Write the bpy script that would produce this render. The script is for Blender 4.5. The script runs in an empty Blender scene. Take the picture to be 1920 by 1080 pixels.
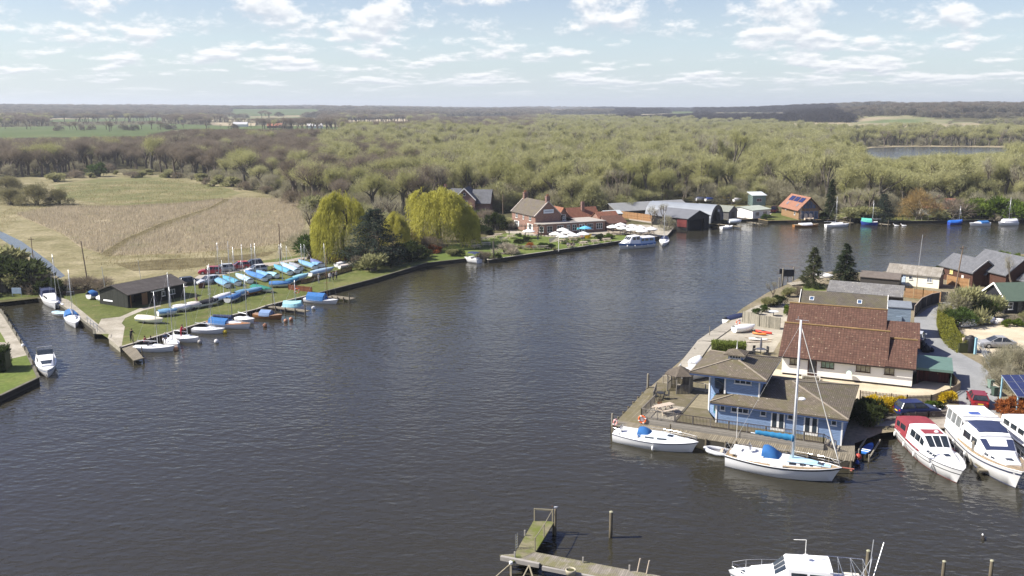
import bpy, bmesh, math, random
import numpy as np
from mathutils import Vector, Matrix, noise
from mathutils.geometry import delaunay_2d_cdt
R = math.radians
random.seed(7); rng = np.random.default_rng(7)
scene = bpy.context.scene
COL = scene.collection

# ---------------------------------------------------------------- camera
CAMH = 32.0; F = 1720.0; PITCH = math.atan(338 / F)
cam = bpy.data.cameras.new('camera'); cam.sensor_width = 36; cam.lens = F / 1920 * 36
cam.clip_start = .5; cam.clip_end = 30000
camo = bpy.data.objects.new('camera', cam); COL.objects.link(camo)
camo.location = (0, 0, CAMH); camo.rotation_euler = (math.pi / 2 - PITCH, 0, 0)
scene.camera = camo
# ---------------------------------------------------------------- light
SUN_EL = 43.0; SUN_AZ = 267.0            # azimuth clockwise from +Y
w = bpy.data.worlds.new('World'); scene.world = w; w.use_nodes = True
nt = w.node_tree; N = nt.nodes; Lk = nt.links
bg = N['Background']; bg.inputs['Strength'].default_value = .08
sky = N.new('ShaderNodeTexSky'); sky.sky_type = 'NISHITA'; sky.sun_disc = False
sky.sun_elevation = R(SUN_EL); sky.sun_rotation = R(SUN_AZ); sky.altitude = 0
sky.air_density = 1.0; sky.dust_density = .8; sky.ozone_density = 1.3
def wn(t, **k):
    n = N.new(t)
    for a, b in k.items(): setattr(n, a, b)
    return n
def wmath(op, a, b=None, clamp=False):
    n = wn('ShaderNodeMath', operation=op, use_clamp=clamp)
    for i, v in enumerate((a, b)):
        if v is None: continue
        if isinstance(v, (int, float)): n.inputs[i].default_value = v
        else: Lk.new(v, n.inputs[i])
    return n.outputs[0]
tc = wn('ShaderNodeTexCoord'); sep = wn('ShaderNodeSeparateXYZ'); Lk.new(tc.outputs['Generated'], sep.inputs[0])
az = wmath('ARCTAN2', sep.outputs[0], sep.outputs[1])
el = wmath('MAXIMUM', sep.outputs[2], 0.0)
den = wmath('ADD', el, .05)
rowc = wmath('DIVIDE', .55, den)               # cloud rows crowd towards the horizon
xc = wmath('MULTIPLY', az, 21.0)
def cloud(dy, detail=6):
    cb = wn('ShaderNodeCombineXYZ'); Lk.new(xc, cb.inputs[0]); Lk.new(wmath('ADD', rowc, dy), cb.inputs[1])
    nz = wn('ShaderNodeTexNoise'); nz.inputs['Scale'].default_value = 1.0; nz.inputs['Detail'].default_value = detail
    nz.inputs['Roughness'].default_value = .6; nz.inputs['Distortion'].default_value = 0
    mp = wn('ShaderNodeMapping'); mp.inputs['Scale'].default_value = (.8, 1.15, 1); mp.inputs['Location'].default_value = (3.1, 4.4, 1.7)
    Lk.new(cb.outputs[0], mp.inputs[0]); Lk.new(mp.outputs[0], nz.inputs['Vector'])
    return nz.outputs['Fac']
c0 = cloud(0.0); c1 = cloud(-.2, 3)
mr = wn('ShaderNodeMapRange', interpolation_type='SMOOTHSTEP'); Lk.new(c0, mr.inputs[0])
mr.inputs[1].default_value = .475; mr.inputs[2].default_value = .61
fade = wn('ShaderNodeMapRange', interpolation_type='SMOOTHSTEP'); Lk.new(el, fade.inputs[0])
fade.inputs[1].default_value = 0.005; fade.inputs[2].default_value = .035
fade2 = wn('ShaderNodeMapRange', interpolation_type='SMOOTHSTEP'); Lk.new(el, fade2.inputs[0])
fade2.inputs[1].default_value = 0.16; fade2.inputs[2].default_value = .35; fade2.inputs[3].default_value = 1; fade2.inputs[4].default_value = .08
mask = wmath('MULTIPLY', wmath('MULTIPLY', mr.outputs[0], fade.outputs[0]), wmath('MULTIPLY', fade2.outputs[0], .88))
body = wn('ShaderNodeMapRange', interpolation_type='SMOOTHSTEP'); Lk.new(wmath('SUBTRACT', c0, c1), body.inputs[0])
body.inputs[1].default_value = -.12; body.inputs[2].default_value = .10
ccol = wn('ShaderNodeMix', data_type='RGBA'); Lk.new(body.outputs[0], ccol.inputs[0])
ccol.inputs[6].default_value = (4.7, 5.05, 5.6, 1); ccol.inputs[7].default_value = (7.5, 7.5, 7.5, 1)
# thin pale veil low in the sky
veil = wn('ShaderNodeMapRange', interpolation_type='SMOOTHSTEP'); Lk.new(el, veil.inputs[0])
veil.inputs[1].default_value = .0; veil.inputs[2].default_value = .2; veil.inputs[3].default_value = .62; veil.inputs[4].default_value = 0
vm = wn('ShaderNodeMix', data_type='RGBA'); Lk.new(veil.outputs[0], vm.inputs[0]); hs_ = wn('ShaderNodeHueSaturation'); hs_.inputs['Hue'].default_value = .528; hs_.inputs['Saturation'].default_value = 1.15; hs_.inputs['Value'].default_value = .92; Lk.new(sky.outputs[0], hs_.inputs['Color']); Lk.new(hs_.outputs[0], vm.inputs[6])
vm.inputs[7].default_value = (4.9, 5.75, 6.7, 1)
mixc = wn('ShaderNodeMix', data_type='RGBA'); Lk.new(mask, mixc.inputs[0]); Lk.new(vm.outputs[2], mixc.inputs[6]); Lk.new(ccol.outputs[2], mixc.inputs[7])
Lk.new(mixc.outputs[2], bg.inputs['Color'])
sl = bpy.data.lights.new('sun', 'SUN'); sl.energy = 5.0; sl.angle = R(.5); sl.color = (1, .95, .87)
so = bpy.data.objects.new('sun', sl); COL.objects.link(so)
SD = Vector((math.sin(R(SUN_AZ)) * math.cos(R(SUN_EL)), math.cos(R(SUN_AZ)) * math.cos(R(SUN_EL)), math.sin(R(SUN_EL))))
so.rotation_euler = (-SD).to_track_quat('-Z', 'Y').to_euler(); so.location = SD * 200
scene.view_settings.view_transform = 'Standard'; scene.view_settings.look = 'None'
scene.view_settings.exposure = .9; scene.view_settings.gamma = 1
scene.render.engine = 'CYCLES'
cy = scene.cycles
cy.max_bounces = 5; cy.diffuse_bounces = 2; cy.glossy_bounces = 3; cy.transmission_bounces = 3; cy.transparent_max_bounces = 6; cy.volume_bounces = 0
cy.caustics_reflective = cy.caustics_refractive = False

# ---------------------------------------------------------------- pixel -> place
SP, CP = math.sin(PITCH), math.cos(PITCH)
def P(px, py, z=0.0):
    u, v = px - 960, py - 540
    D = F * SP + v * CP; t = (CAMH - z) / D
    return Vector((u * t, (F * CP - v * SP) * t, z))
def proj(x, y, z):
    dz = z - CAMH; dep = y * CP - dz * SP
    return 960 + F * x / dep, 540 - F * (dz * CP + y * SP) / dep, dep
def mpp(px, py, z=0.0):                      # metres per photo pixel at that place
    q = P(px, py, z); return (q.y * CP - (z - CAMH) * SP) / F
def inpoly(x, y, poly):
    c = False; j = len(poly) - 1
    for i in range(len(poly)):
        a, b = poly[i], poly[j]
        if (a[1] > y) != (b[1] > y) and x < (b[0] - a[0]) * (y - a[1]) / (b[1] - a[1]) + a[0]: c = not c
        j = i
    return c
def interp(x, pts):
    if x <= pts[0][0]: return pts[0][1]
    for a, b in zip(pts, pts[1:]):
        if x <= b[0]: return a[1] + (b[1] - a[1]) * (x - a[0]) / (b[0] - a[0])
    return pts[-1][1]
def sm(a, b, x):
    t = min(1, max(0, (x - a) / (b - a))); return t * t * (3 - 2 * t)

# ---------------------------------------------------------------- materials
MATS = {}
class NB:
    def __init__(s, name):
        s.m = bpy.data.materials.new(name); s.m.use_nodes = True; s.nt = s.m.node_tree
        s.b = s.nt.nodes['Principled BSDF']
    def n(s, t, **k):
        n = s.nt.nodes.new(t)
        for a, b in k.items(): setattr(n, a, b)
        return n
    def l(s, a, b): s.nt.links.new(a, b)
    def coord(s, kind='Object', scale=(1, 1, 1), rot=(0, 0, 0)):
        t = s.n('ShaderNodeTexCoord'); m = s.n('ShaderNodeMapping'); m.inputs['Scale'].default_value = scale; m.inputs['Rotation'].default_value = rot
        s.l(t.outputs[kind], m.inputs[0]); return m.outputs[0]
    def noise(s, co, scale, detail=3, rough=.55):
        n = s.n('ShaderNodeTexNoise'); n.inputs['Scale'].default_value = scale; n.inputs['Detail'].default_value = detail
        n.inputs['Roughness'].default_value = rough; s.l(co, n.inputs['Vector']); return n.outputs['Fac']
    def ramp(s, fac, stops):
        r = s.n('ShaderNodeValToRGB'); e = r.color_ramp.elements
        while len(e) < len(stops): e.new(.5)
        for q, (p, c) in zip(e, stops): q.position = p; q.color = (*c, 1)
        s.l(fac, r.inputs[0]); return r.outputs[0]
    def mix(s, fac, a, b, mode='MIX'):
        m = s.n('ShaderNodeMix', data_type='RGBA', blend_type=mode)
        for i, v in ((0, fac), (6, a), (7, b)):
            if isinstance(v, (int, float)): m.inputs[i].default_value = v
            elif isinstance(v, tuple): m.inputs[i].default_value = (*v[:3], 1)
            else: s.l(v, m.inputs[i])
        return m.outputs[2]
    def bump(s, h, st, dist=.02):
        b = s.n('ShaderNodeBump'); b.inputs['Strength'].default_value = st; b.inputs['Distance'].default_value = dist
        s.l(h, b.inputs['Height']); s.l(b.outputs[0], s.b.inputs['Normal'])
    def done(s, col=None, rough=.8, spec=.3, metal=0):
        if col is not None:
            if isinstance(col, tuple): s.b.inputs['Base Color'].default_value = (*col[:3], 1)
            else: s.l(col, s.b.inputs['Base Color'])
        s.b.inputs['Roughness'].default_value = rough; s.b.inputs['Specular IOR Level'].default_value = spec; s.b.inputs['Metallic'].default_value = metal
        return s.m
def sc(c, k): return tuple(min(1, v * k) for v in c)
def M(name, c=None, rough=.7, var=.18, scale=1.5, spec=.3, metal=0, bump=0):
    """plain weathered material: colour mottled by two noises"""
    if name in MATS: return MATS[name]
    b = NB(name); co = b.coord()
    f = b.noise(co, scale, 5, .65)
    col = b.ramp(f, [(.25, sc(c, 1 - var)), (.5, c), (.75, sc(c, 1 + var))])
    if bump: b.bump(b.noise(co, scale * 8, 3), bump, .02)
    MATS[name] = b.done(col, rough, spec, metal); return MATS[name]
def planks(name, c, w=.14, axis=0, var=.25, rough=.8, moss=None, gap=.08):
    """boards running along one axis with dark joints, each board its own tone"""
    if name in MATS: return MATS[name]
    b = NB(name); co = b.coord()
    s = b.n('ShaderNodeSeparateXYZ'); b.l(co, s.inputs[0])
    d = b.n('ShaderNodeMath', operation='DIVIDE'); b.l(s.outputs[axis], d.inputs[0]); d.inputs[1].default_value = w
    fl = b.n('ShaderNodeMath', operation='FLOOR'); b.l(d.outputs[0], fl.inputs[0])
    fr = b.n('ShaderNodeMath', operation='FRACT'); b.l(d.outputs[0], fr.inputs[0])
    wnz = b.n('ShaderNodeTexWhiteNoise', noise_dimensions='1D'); b.l(fl.outputs[0], wnz.inputs['W'])
    col = b.ramp(wnz.outputs[0], [(0, sc(c, 1 - var)), (1, sc(c, 1 + var))])
    st = [4, 4, 4]; st[axis] = 30
    col = b.mix(.5, col, b.ramp(b.noise(b.coord(scale=tuple(v / 4 for v in st)), 2, 4), [(.3, (.55,) * 3), (.7, (1.35,) * 3)]), 'MULTIPLY')
    if moss: col = b.mix(b.ramp(b.noise(co, .8, 5, .65), [(.42, (0,) * 3), (.6, (1,) * 3)]), col, moss)
    gp = b.n('ShaderNodeMath', operation='LESS_THAN'); b.l(fr.outputs[0], gp.inputs[0]); gp.inputs[1].default_value = gap
    col = b.mix(gp.outputs[0], col, sc(c, .22))
    MATS[name] = b.done(col, rough, .2); return MATS[name]
def tiles(name, c1, c2, w=.3, h=.33, bump=.6, moss=None, mossk=.55, rough=.85, lichen=None, off=.5):
    """roof tiles; the roof mesh carries its own uv in metres"""
    if name in MATS: return MATS[name]
    b = NB(name); co = b.coord('UV')
    br = b.n('ShaderNodeTexBrick'); b.l(co, br.inputs['Vector']); br.inputs['Scale'].default_value = 1; br.offset = off
    br.inputs['Brick Width'].default_value = w; br.inputs['Row Height'].default_value = h; br.inputs['Mortar Size'].default_value = .022
    br.inputs['Mortar Smooth'].default_value = .6; br.inputs['Bias'].default_value = 0
    br.inputs['Color1'].default_value = (*c1, 1); br.inputs['Color2'].default_value = (*c2, 1); br.inputs['Mortar'].default_value = (*sc(c1, .35), 1)
    col = b.mix(.45, br.outputs['Color'], b.ramp(b.noise(co, .9, 6, .7), [(.3, (.6,) * 3), (.7, (1.4,) * 3)]), 'MULTIPLY')
    if moss: col = b.mix(b.ramp(b.noise(co, .5, 6, .7), [(mossk - .1, (0,) * 3), (mossk + .12, (1,) * 3)]), col, moss)
    if lichen: col = b.mix(b.ramp(b.noise(co, 3.2, 3, .6), [(.64, (0,) * 3), (.69, (1,) * 3)]), col, lichen)
    b.bump(br.outputs['Fac'], -bump, .04)
    MATS[name] = b.done(col, rough, .2); return MATS[name]
def brick(name, c1, c2, mortar=(.35, .3, .26)):
    if name in MATS: return MATS[name]
    b = NB(name); co = b.coord()
    s = b.n('ShaderNodeSeparateXYZ'); b.l(co, s.inputs[0]); a = b.n('ShaderNodeMath', operation='ADD'); b.l(s.outputs[0], a.inputs[0]); b.l(s.outputs[1], a.inputs[1])
    cb = b.n('ShaderNodeCombineXYZ'); b.l(a.outputs[0], cb.inputs[0]); b.l(s.outputs[2], cb.inputs[1])
    br = b.n('ShaderNodeTexBrick'); b.l(cb.outputs[0], br.inputs['Vector']); br.inputs['Scale'].default_value = 1
    br.inputs['Brick Width'].default_value = .23; br.inputs['Row Height'].default_value = .075; br.inputs['Mortar Size'].default_value = .01
    for k, v in (('Color1', c1), ('Color2', c2), ('Mortar', mortar)): br.inputs[k].default_value = (*v, 1)
    col = b.mix(.5, br.outputs['Color'], b.ramp(b.noise(co, .7, 5, .65), [(.3, (.65,) * 3), (.7, (1.3,) * 3)]), 'MULTIPLY')
    MATS[name] = b.done(col, .9, .2); return MATS[name]
def foliage(name, c1, c2, var=.35, rough=.75):
    """leaf or twig colour: differs from plant to plant and clump to clump"""
    if name in MATS: return MATS[name]
    b = NB(name); oi = b.n('ShaderNodeObjectInfo')
    col = b.ramp(oi.outputs['Random'], [(0, c1), (1, c2)])
    col = b.mix(.8, col, b.ramp(b.noise(b.coord(), .55, 3, .6), [(.3, (1 - var,) * 3), (.7, (1 + var,) * 3)]), 'MULTIPLY')
    m = b.done(col, rough, .12)
    tr = b.n('ShaderNodeBsdfTranslucent'); b.l(col, tr.inputs[0]); ms = b.n('ShaderNodeMixShader'); ms.inputs[0].default_value = .42
    b.l(b.b.outputs[0], ms.inputs[1]); b.l(tr.outputs[0], ms.inputs[2]); b.l(ms.outputs[0], b.nt.nodes['Material Output'].inputs[0])
    MATS[name] = m; return m
def glass(name='window_glass', c=(.03, .04, .05)):
    if name in MATS: return MATS[name]
    b = NB(name); col = b.ramp(b.noise(b.coord(), 1.3, 2), [(.3, sc(c, .5)), (.7, sc(c, 1.8))])
    MATS[name] = b.done(col, .06, .6); return MATS[name]
def ground_mat(name, stops, scale=.08, fine=2.0, finev=.35, stretch=(1, 1, 1), extra=None, bump=.0, rough=.95):
    if name in MATS: return MATS[name]
    b = NB(name); co = b.coord(scale=stretch)
    col = b.ramp(b.noise(co, scale, 6, .65), stops)
    col = b.mix(.8, col, b.ramp(b.noise(co, fine, 4, .7), [(.3, (1 - finev,) * 3), (.7, (1 + finev,) * 3)]), 'MULTIPLY')
    if extra:
        k, lo, hi, c = extra
        col = b.mix(b.ramp(b.noise(co, k, 5, .65), [(lo, (0,) * 3), (hi, (1,) * 3)]), col, c)
    if bump: b.bump(b.noise(co, fine, 4, .7), bump, .15)
    MATS[name] = b.done(col, rough, .1); return MATS[name]
def water_mat(name, c, st=.34):
    if name in MATS: return MATS[name]
    b = NB(name)
    co = b.coord(scale=(.8, 1.35, 1), rot=(0, 0, R(22)))
    w1 = b.noise(co, 1.15, 2, .45); w2 = b.noise(b.coord(scale=(.45, .9, 1), rot=(0, 0, R(-14))), .55, 3, .5)
    gust = b.ramp(b.noise(b.coord(scale=(.012, .03, 1), rot=(0, 0, R(15))), 1.0, 4, .6), [(.32, (.42,) * 3), (.68, (1,) * 3)])
    a = b.n('ShaderNodeMath', operation='ADD'); b.l(w1, a.inputs[0]); b.l(w2, a.inputs[1])
    m = b.n('ShaderNodeMath', operation='MULTIPLY'); b.l(a.outputs[0], m.inputs[0]); b.l(gust, m.inputs[1])
    b.bump(m.outputs[0], st, .34)
    b.b.inputs['IOR'].default_value = 1.33
    MATS[name] = b.done(c, .1, .5); return MATS[name]

# ---------------------------------------------------------------- mesh helpers
def link(name, me, parent=None, loc=None):
    o = bpy.data.objects.new(name, me); COL.objects.link(o)
    if parent is not None: o.parent = parent
    if loc is not None: o.location = loc
    return o
class MB:
    def __init__(s): s.v = []; s.f = []; s.mi = []; s.uv = {}; s.cur = 0
    def m(s, i): s.cur = i; return s
    def face(s, idx, uv=None):
        if uv: s.uv[len(s.f)] = uv
        s.f.append(tuple(idx)); s.mi.append(s.cur)
    def poly(s, pts, uv=None):
        n = len(s.v); s.v += [tuple(p) for p in pts]; s.face(range(n, n + len(pts)), uv); return s
    def box(s, c, d, rz=0.0, taper=1.0):
        n = len(s.v); ca, sa = math.cos(rz), math.sin(rz)
        for k, (x, y, z) in enumerate([(-1, -1, -1), (1, -1, -1), (1, 1, -1), (-1, 1, -1), (-1, -1, 1), (1, -1, 1), (1, 1, 1), (-1, 1, 1)]):
            t = taper if z > 0 else 1
            x, y, z = x * d[0] / 2 * t, y * d[1] / 2 * t, z * d[2] / 2
            s.v.append((c[0] + x * ca - y * sa, c[1] + x * sa + y * ca, c[2] + z))
        for q in ((3, 2, 1, 0), (4, 5, 6, 7), (0, 1, 5, 4), (1, 2, 6, 5), (2, 3, 7, 6), (3, 0, 4, 7)): s.face([n + i for i in q])
        return s
    def bx(s, x0, x1, y0, y1, z0, z1): return s.box(((x0 + x1) / 2, (y0 + y1) / 2, (z0 + z1) / 2), (x1 - x0, y1 - y0, z1 - z0))
    def beam(s, a, b, w, h):
        a, b = Vector(a), Vector(b); d = (b - a); 
        if d.length < 1e-6: return s
        d.normalize(); side = d.cross(Vector((0, 0, 1)))
        if side.length < .05: side = Vector((1, 0, 0))
        side.normalize(); up = side.cross(d); n = len(s.v)
        for p in (a, b):
            for i, j in ((-1, -1), (1, -1), (1, 1), (-1, 1)): s.v.append(tuple(p + side * i * w / 2 + up * j * h / 2))
        for q in ((0, 1, 2, 3), (7, 6, 5, 4), (0, 4, 5, 1), (1, 5, 6, 2), (2, 6, 7, 3), (3, 7, 4, 0)): s.face([n + i for i in q])
        return s
    def tube(s, a, b, r0, r1=None, k=6, cap=True):
        r1 = r0 if r1 is None else r1; a, b = Vector(a), Vector(b); d = (b - a)
        if d.length < 1e-6: return s
        d.normalize(); sd = d.cross(Vector((0, 0, 1)) if abs(d.z) < .95 else Vector((1, 0, 0))).normalized(); up = sd.cross(d); n = len(s.v)
        for p, r in ((a, r0), (b, r1)):
            for i in range(k):
                t = 2 * math.pi * i / k; s.v.append(tuple(p + sd * math.cos(t) * r + up * math.sin(t) * r))
        for i in range(k): j = (i + 1) % k; s.face((n + j, n + i, n + k + i, n + k + j))
        if cap: s.face([n + i for i in range(k)]); s.face([n + k + i for i in reversed(range(k))])
        return s
    def path(s, pts, r, k=5):
        for a, b in zip(pts, pts[1:]): s.tube(a, b, r, r, k)
        return s
    def prism(s, poly, z0, z1):
        n = len(s.v); k = len(poly)
        for z in (z0, z1): s.v += [(p[0], p[1], z) for p in poly]
        a = sum(poly[i][0] * poly[(i + 1) % k][1] - poly[(i + 1) % k][0] * poly[i][1] for i in range(k))
        o = list(range(k)) if a > 0 else list(reversed(range(k)))
        s.face([n + i for i in reversed(o)]); s.face([n + k + i for i in o])
        for q in range(k):
            i, j = o[q], o[(q + 1) % k]; s.face((n + i, n + j, n + k + j, n + k + i))
        return s
    def rings(s, rings, close=True, cap0=False, cap1=False):
        k = len(rings[0]); n = len(s.v)
        for r in rings: s.v += [tuple(p) for p in r]
        for a in range(len(rings) - 1):
            for i in range(k if close else k - 1):
                j = (i + 1) % k; s.face((n + a * k + i, n + a * k + j, n + (a + 1) * k + j, n + (a + 1) * k + i))
        if cap0: s.face([n + i for i in reversed(range(k))])
        if cap1: s.face([n + (len(rings) - 1) * k + i for i in range(k)])
        return s
    def lathe(s, prof, c=(0, 0, 0), k=12, sx=1, sy=1):
        return s.rings([[(c[0] + r * sx * math.cos(2 * math.pi * i / k), c[1] + r * sy * math.sin(2 * math.pi * i / k), c[2] + z) for i in range(k)] for r, z in prof], True, True, True)
    def build(s, name, mats, parent=None, smooth=False, loc=None, bevel=0):
        me = bpy.data.meshes.new(name); me.from_pydata(s.v, [], s.f)
        for m in (mats if isinstance(mats, (list, tuple)) else [mats]): me.materials.append(m)
        if len(set(s.mi)) > 1: me.polygons.foreach_set('material_index', s.mi)
        if s.uv:
            ul = me.uv_layers.new(name='uv').data
            for fi, uv in s.uv.items():
                for li, q in zip(me.polygons[fi].loop_indices, uv): ul[li].uv = q
        if smooth: me.polygons.foreach_set('use_smooth', [True] * len(s.f))
        me.update()
        o = MB.last = link(name, me, parent, loc)
        if bevel:
            b = o.modifiers.new('bevel', 'BEVEL'); b.width = bevel; b.segments = 2; b.limit_method = 'ANGLE'
        return o
def tag(o, label, cat, group=None, kind=None):
    if label: o['label'] = label
    if cat: o['category'] = cat
    if group: o['group'] = group
    if kind: o['kind'] = kind
    return o
def thing(name, label, cat, loc=(0, 0, 0), rz=0.0, group=None):
    o = bpy.data.objects.new(name, None); COL.objects.link(o); o.location = loc; o.rotation_euler = (0, 0, rz)
    return tag(o, label, cat, group)
def structure(o): o['kind'] = 'structure'; return o
def copy_tree(o, parent=None):
    c = o.copy(); COL.objects.link(c)
    if parent is not None: c.parent = parent
    for ch in list(o.children): copy_tree(ch, c)
    return c
def np_mesh(name, V, faces_k, mat, mi=None):
    """V (n*k,3): consecutive runs of k verts are faces"""
    V = np.asarray(V, dtype=np.float32).reshape(-1, 3); n = len(V) // faces_k
    me = bpy.data.meshes.new(name); me.vertices.add(len(V)); me.vertices.foreach_set('co', V.ravel())
    me.loops.add(n * faces_k); me.polygons.add(n)
    me.loops.foreach_set('vertex_index', np.arange(n * faces_k, dtype=np.int32))
    me.polygons.foreach_set('loop_start', np.arange(0, n * faces_k, faces_k, dtype=np.int32))
    for m in (mat if isinstance(mat, (list, tuple)) else [mat]): me.materials.append(m)
    if mi is not None: me.polygons.foreach_set('material_index', np.asarray(mi, dtype=np.int32))
    me.update(calc_edges=True); return me
# ---------------------------------------------------------------- terrain, water
BZ = .7
def ter(x, y):
    d = math.hypot(x, y); a = math.degrees(math.atan2(x, y))
    if d < 420: return BZ
    n = noise.noise(Vector((x / 900, y / 900, .3))); n2 = noise.noise(Vector((x / 350, y / 350, 4.3)))
    h = 19 * sm(1300, 4200, d) * (1 + .55 * n + .5 * noise.noise(Vector((x / 1700, y / 700, 7.7))))
    h += 6.0 * sm(560, 1000, d) * sm(0, -12, a)
    h += 24 * sm(1250, 1900, d) * sm(12, 24, a) * (1 - .5 * sm(2600, 5000, d))
    h += 3 * n2 * sm(900, 1500, d)
    return BZ + max(0, h)
def W2(pts, z=BZ): return [P(x, y, z).xy for x, y in pts]
# edge of the left and far land (top of the quay, photo places)
EDGE_L = [(-60, 778), (0, 742), (72, 708), (48, 655), (0, 580), (-20, 566), (0, 567), (72, 559), (104, 566), (150, 598), (176, 618), (177.5, 626.5), (206.5, 627.5), (205, 634), (226, 651), (387, 603), (480, 580), (500, 573),
          (578, 554), (700, 523), (800, 493), (872, 485), (904, 479), (916, 487.5), (980, 478), (1080, 464), (1160, 452), (1250, 441.5), (1262, 428), (1272, 421),
          (1290, 424), (1330, 420), (1362, 418), (1376, 412), (1420, 410), (1440, 414), (1500, 413), (1560, 412), (1590, 413), (1610, 411), (1660, 415), (1750, 414), (1850, 412), (1940, 412), (2100, 411)]
BO = Vector((20.2, 86.7)); BA = R(-24.8); BX = Vector((math.cos(BA), math.sin(BA))); BY = Vector((-BX.y, BX.x))
def BL(x, y): return BO + BX * x + BY * y               # the right bank's own grid, from the corner of the blue house
EDGE_R = [(2300, 800), (1920, 796), (1790, 802), (1690, 808), (1652, 812)]
EDGE_R2 = [(1281, 672), (1309, 639), (1333, 625), (1364, 602), (1392, 578), (1440, 548), (1470, 536), (1500, 520), (1530, 512), (1560, 509), (1640, 511), (1700, 505), (1780, 500), (1850, 484), (1920, 476), (2100, 470)]
def ground_mesh(name, outline, inner, mat, zf):
    n = len(outline); pts = [Vector(p) for p in outline] + [Vector(p) for p in inner]
    V, E_, F_, *_ = delaunay_2d_cdt(pts, [], [list(range(n))], 1, 1e-4)
    me = bpy.data.meshes.new(name); me.from_pydata([(v.x, v.y, zf(v.x, v.y)) for v in V], [], [list(f) for f in F_])
    me.materials.append(mat); me.polygons.foreach_set('use_smooth', [True] * len(me.polygons)); me.update()
    if FARM and name == 'ground':
        me.materials.append(FARM[0])
        for p in me.polygons: p.material_index = int(p.center.y > 700 and clearing(p.center.x, p.center.y))
    if len(me.polygons) and me.polygons[0].normal.z < 0: me.flip_normals()
    return structure(link(name, me))
FARM = []
def clearing(x, y): return math.hypot(x, y) > 1150 and noise.noise(Vector((x / 420, y / 420, 9))) < -.16
FAR = 9000
outl = W2(EDGE_L); outl = [Vector((-120, outl[0].y - 20))] + outl + [Vector((700, 245)), Vector((FAR, 900)), Vector((FAR, FAR)), Vector((-FAR, FAR)), Vector((-FAR, 30)), Vector((-400, 30))]
inner = []
for i in range(110):
    r = 190 * (FAR / 190) ** (i / 109)
    for j in range(101):
        t = R(-50 + j + random.random() * .5); x, y = r * math.sin(t), r * math.cos(t)
        if y > 260 and abs(x) < FAR - 50 and y < FAR - 50 and y > .11 * x + 240: inner.append((x, y))
m_floor = ground_mat('wood_floor', [(.3, (.06, .055, .026)), (.5, (.09, .085, .04)), (.7, (.12, .1, .055))], .03, .5)
FARM.append(ground_mat('farmland', [(.35, (.09, .14, .04)), (.45, (.25, .22, .13)), (.55, (.3, .25, .16)), (.65, (.12, .15, .06))], .0022, .05, .2)); ground_mesh('ground', outl, inner, m_floor, ter); FARM.clear()
outr = W2(EDGE_R, .75) + [BL(12.9, 1.4), BL(13.2, -3.5), BL(-9.4, -3.5), BL(-9.8, 10.3)] + W2(EDGE_R2, .75)
m_yard = ground_mat('rough_yard', [(.3, (.14, .13, .07)), (.5, (.2, .17, .11)), (.7, (.26, .22, .16))], .15, 2.5)
ground_mesh('ground', outr, [], m_yard, lambda x, y: .75)
m_water = water_mat('river_water', (.031, .0285, .019))
structure(MB().poly([(-FAR, -300, 0), (FAR, -300, 0), (FAR, FAR, 0), (-FAR, FAR, 0)]).build('river', m_water))
def sheet(name, px, z, mat, world=False):
    pts = px if world else [P(x, y, z) for x, y in px]
    n = len(pts)
    V, E_, F_, *_ = delaunay_2d_cdt([Vector((p[0], p[1])) for p in pts], [], [list(range(n))], 1, 1e-4)
    me = bpy.data.meshes.new(name); me.from_pydata([(v.x, v.y, z) for v in V], [], [list(f) for f in F_]); me.materials.append(mat); me.update()
    if len(me.polygons) and me.polygons[0].normal.z < 0: me.flip_normals()
    return structure(link(name, me))
def far_sheet(name, px, mat, dz=.4, step=40):
    """a field that lies on the terrain (photo outline worked out on the slope)"""
    pts = []
    for x, y in px:
        z = BZ
        for _ in range(12): q = P(x, y, z); z = ter(q.x, q.y)
        pts.append(P(x, y, z).xy)
    x0, x1 = min(p.x for p in pts), max(p.x for p in pts); y0, y1 = min(p.y for p in pts), max(p.y for p in pts)
    tp = [tuple(p) for p in pts]; inn = []
    x = x0
    while x < x1:
        y = y0
        while y < y1:
            if inpoly(x, y, tp): inn.append((x, y))
            y += step
        x += step
    o = ground_mesh(name, pts, inn, mat, lambda a, b: ter(a, b) + dz)
    return o, tp
m_lawn = ground_mat('mown_lawn', [(.3, (.075, .09, .024)), (.5, (.1, .116, .034)), (.7, (.145, .145, .055))], .12, 1.6, .35, extra=(.35, .58, .72, (.17, .14, .07)))
m_lawn2 = ground_mat('bright_lawn', [(.3, (.08, .11, .026)), (.5, (.108, .142, .034)), (.7, (.15, .165, .05))], .12, 1.6, .3)
m_reed = ground_mat('reed_bed_floor', [(.3, (.2, .165, .1)), (.5, (.28, .235, .15)), (.7, (.35, .295, .19))], .05, .8, .35, extra=(.1, .56, .68, (.13, .14, .05)))
m_rough = ground_mat('rough_grass', [(.3, (.13, .12, .055)), (.5, (.21, .185, .1)), (.7, (.3, .26, .16))], .12, 1.2, .4)
m_meadow = ground_mat('meadow', [(.3, (.1, .115, .045)), (.5, (.16, .155, .07)), (.7, (.25, .215, .12))], .06, .8, .35)
m_track = ground_mat('gravel_track', [(.3, (.27, .235, .19)), (.5, (.34, .3, .25)), (.7, (.4, .36, .3))], .4, 3, .2)
m_conc = ground_mat('concrete', [(.3, (.25, .225, .175)), (.5, (.33, .3, .24)), (.7, (.42, .385, .32))], .35, 2.5, .2, extra=(.5, .6, .75, (.16, .15, .1)))
m_asph = ground_mat('asphalt', [(.3, (.2, .205, .205)), (.5, (.25, .255, .255)), (.7, (.3, .3, .295))], .3, 6, .12)
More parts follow.
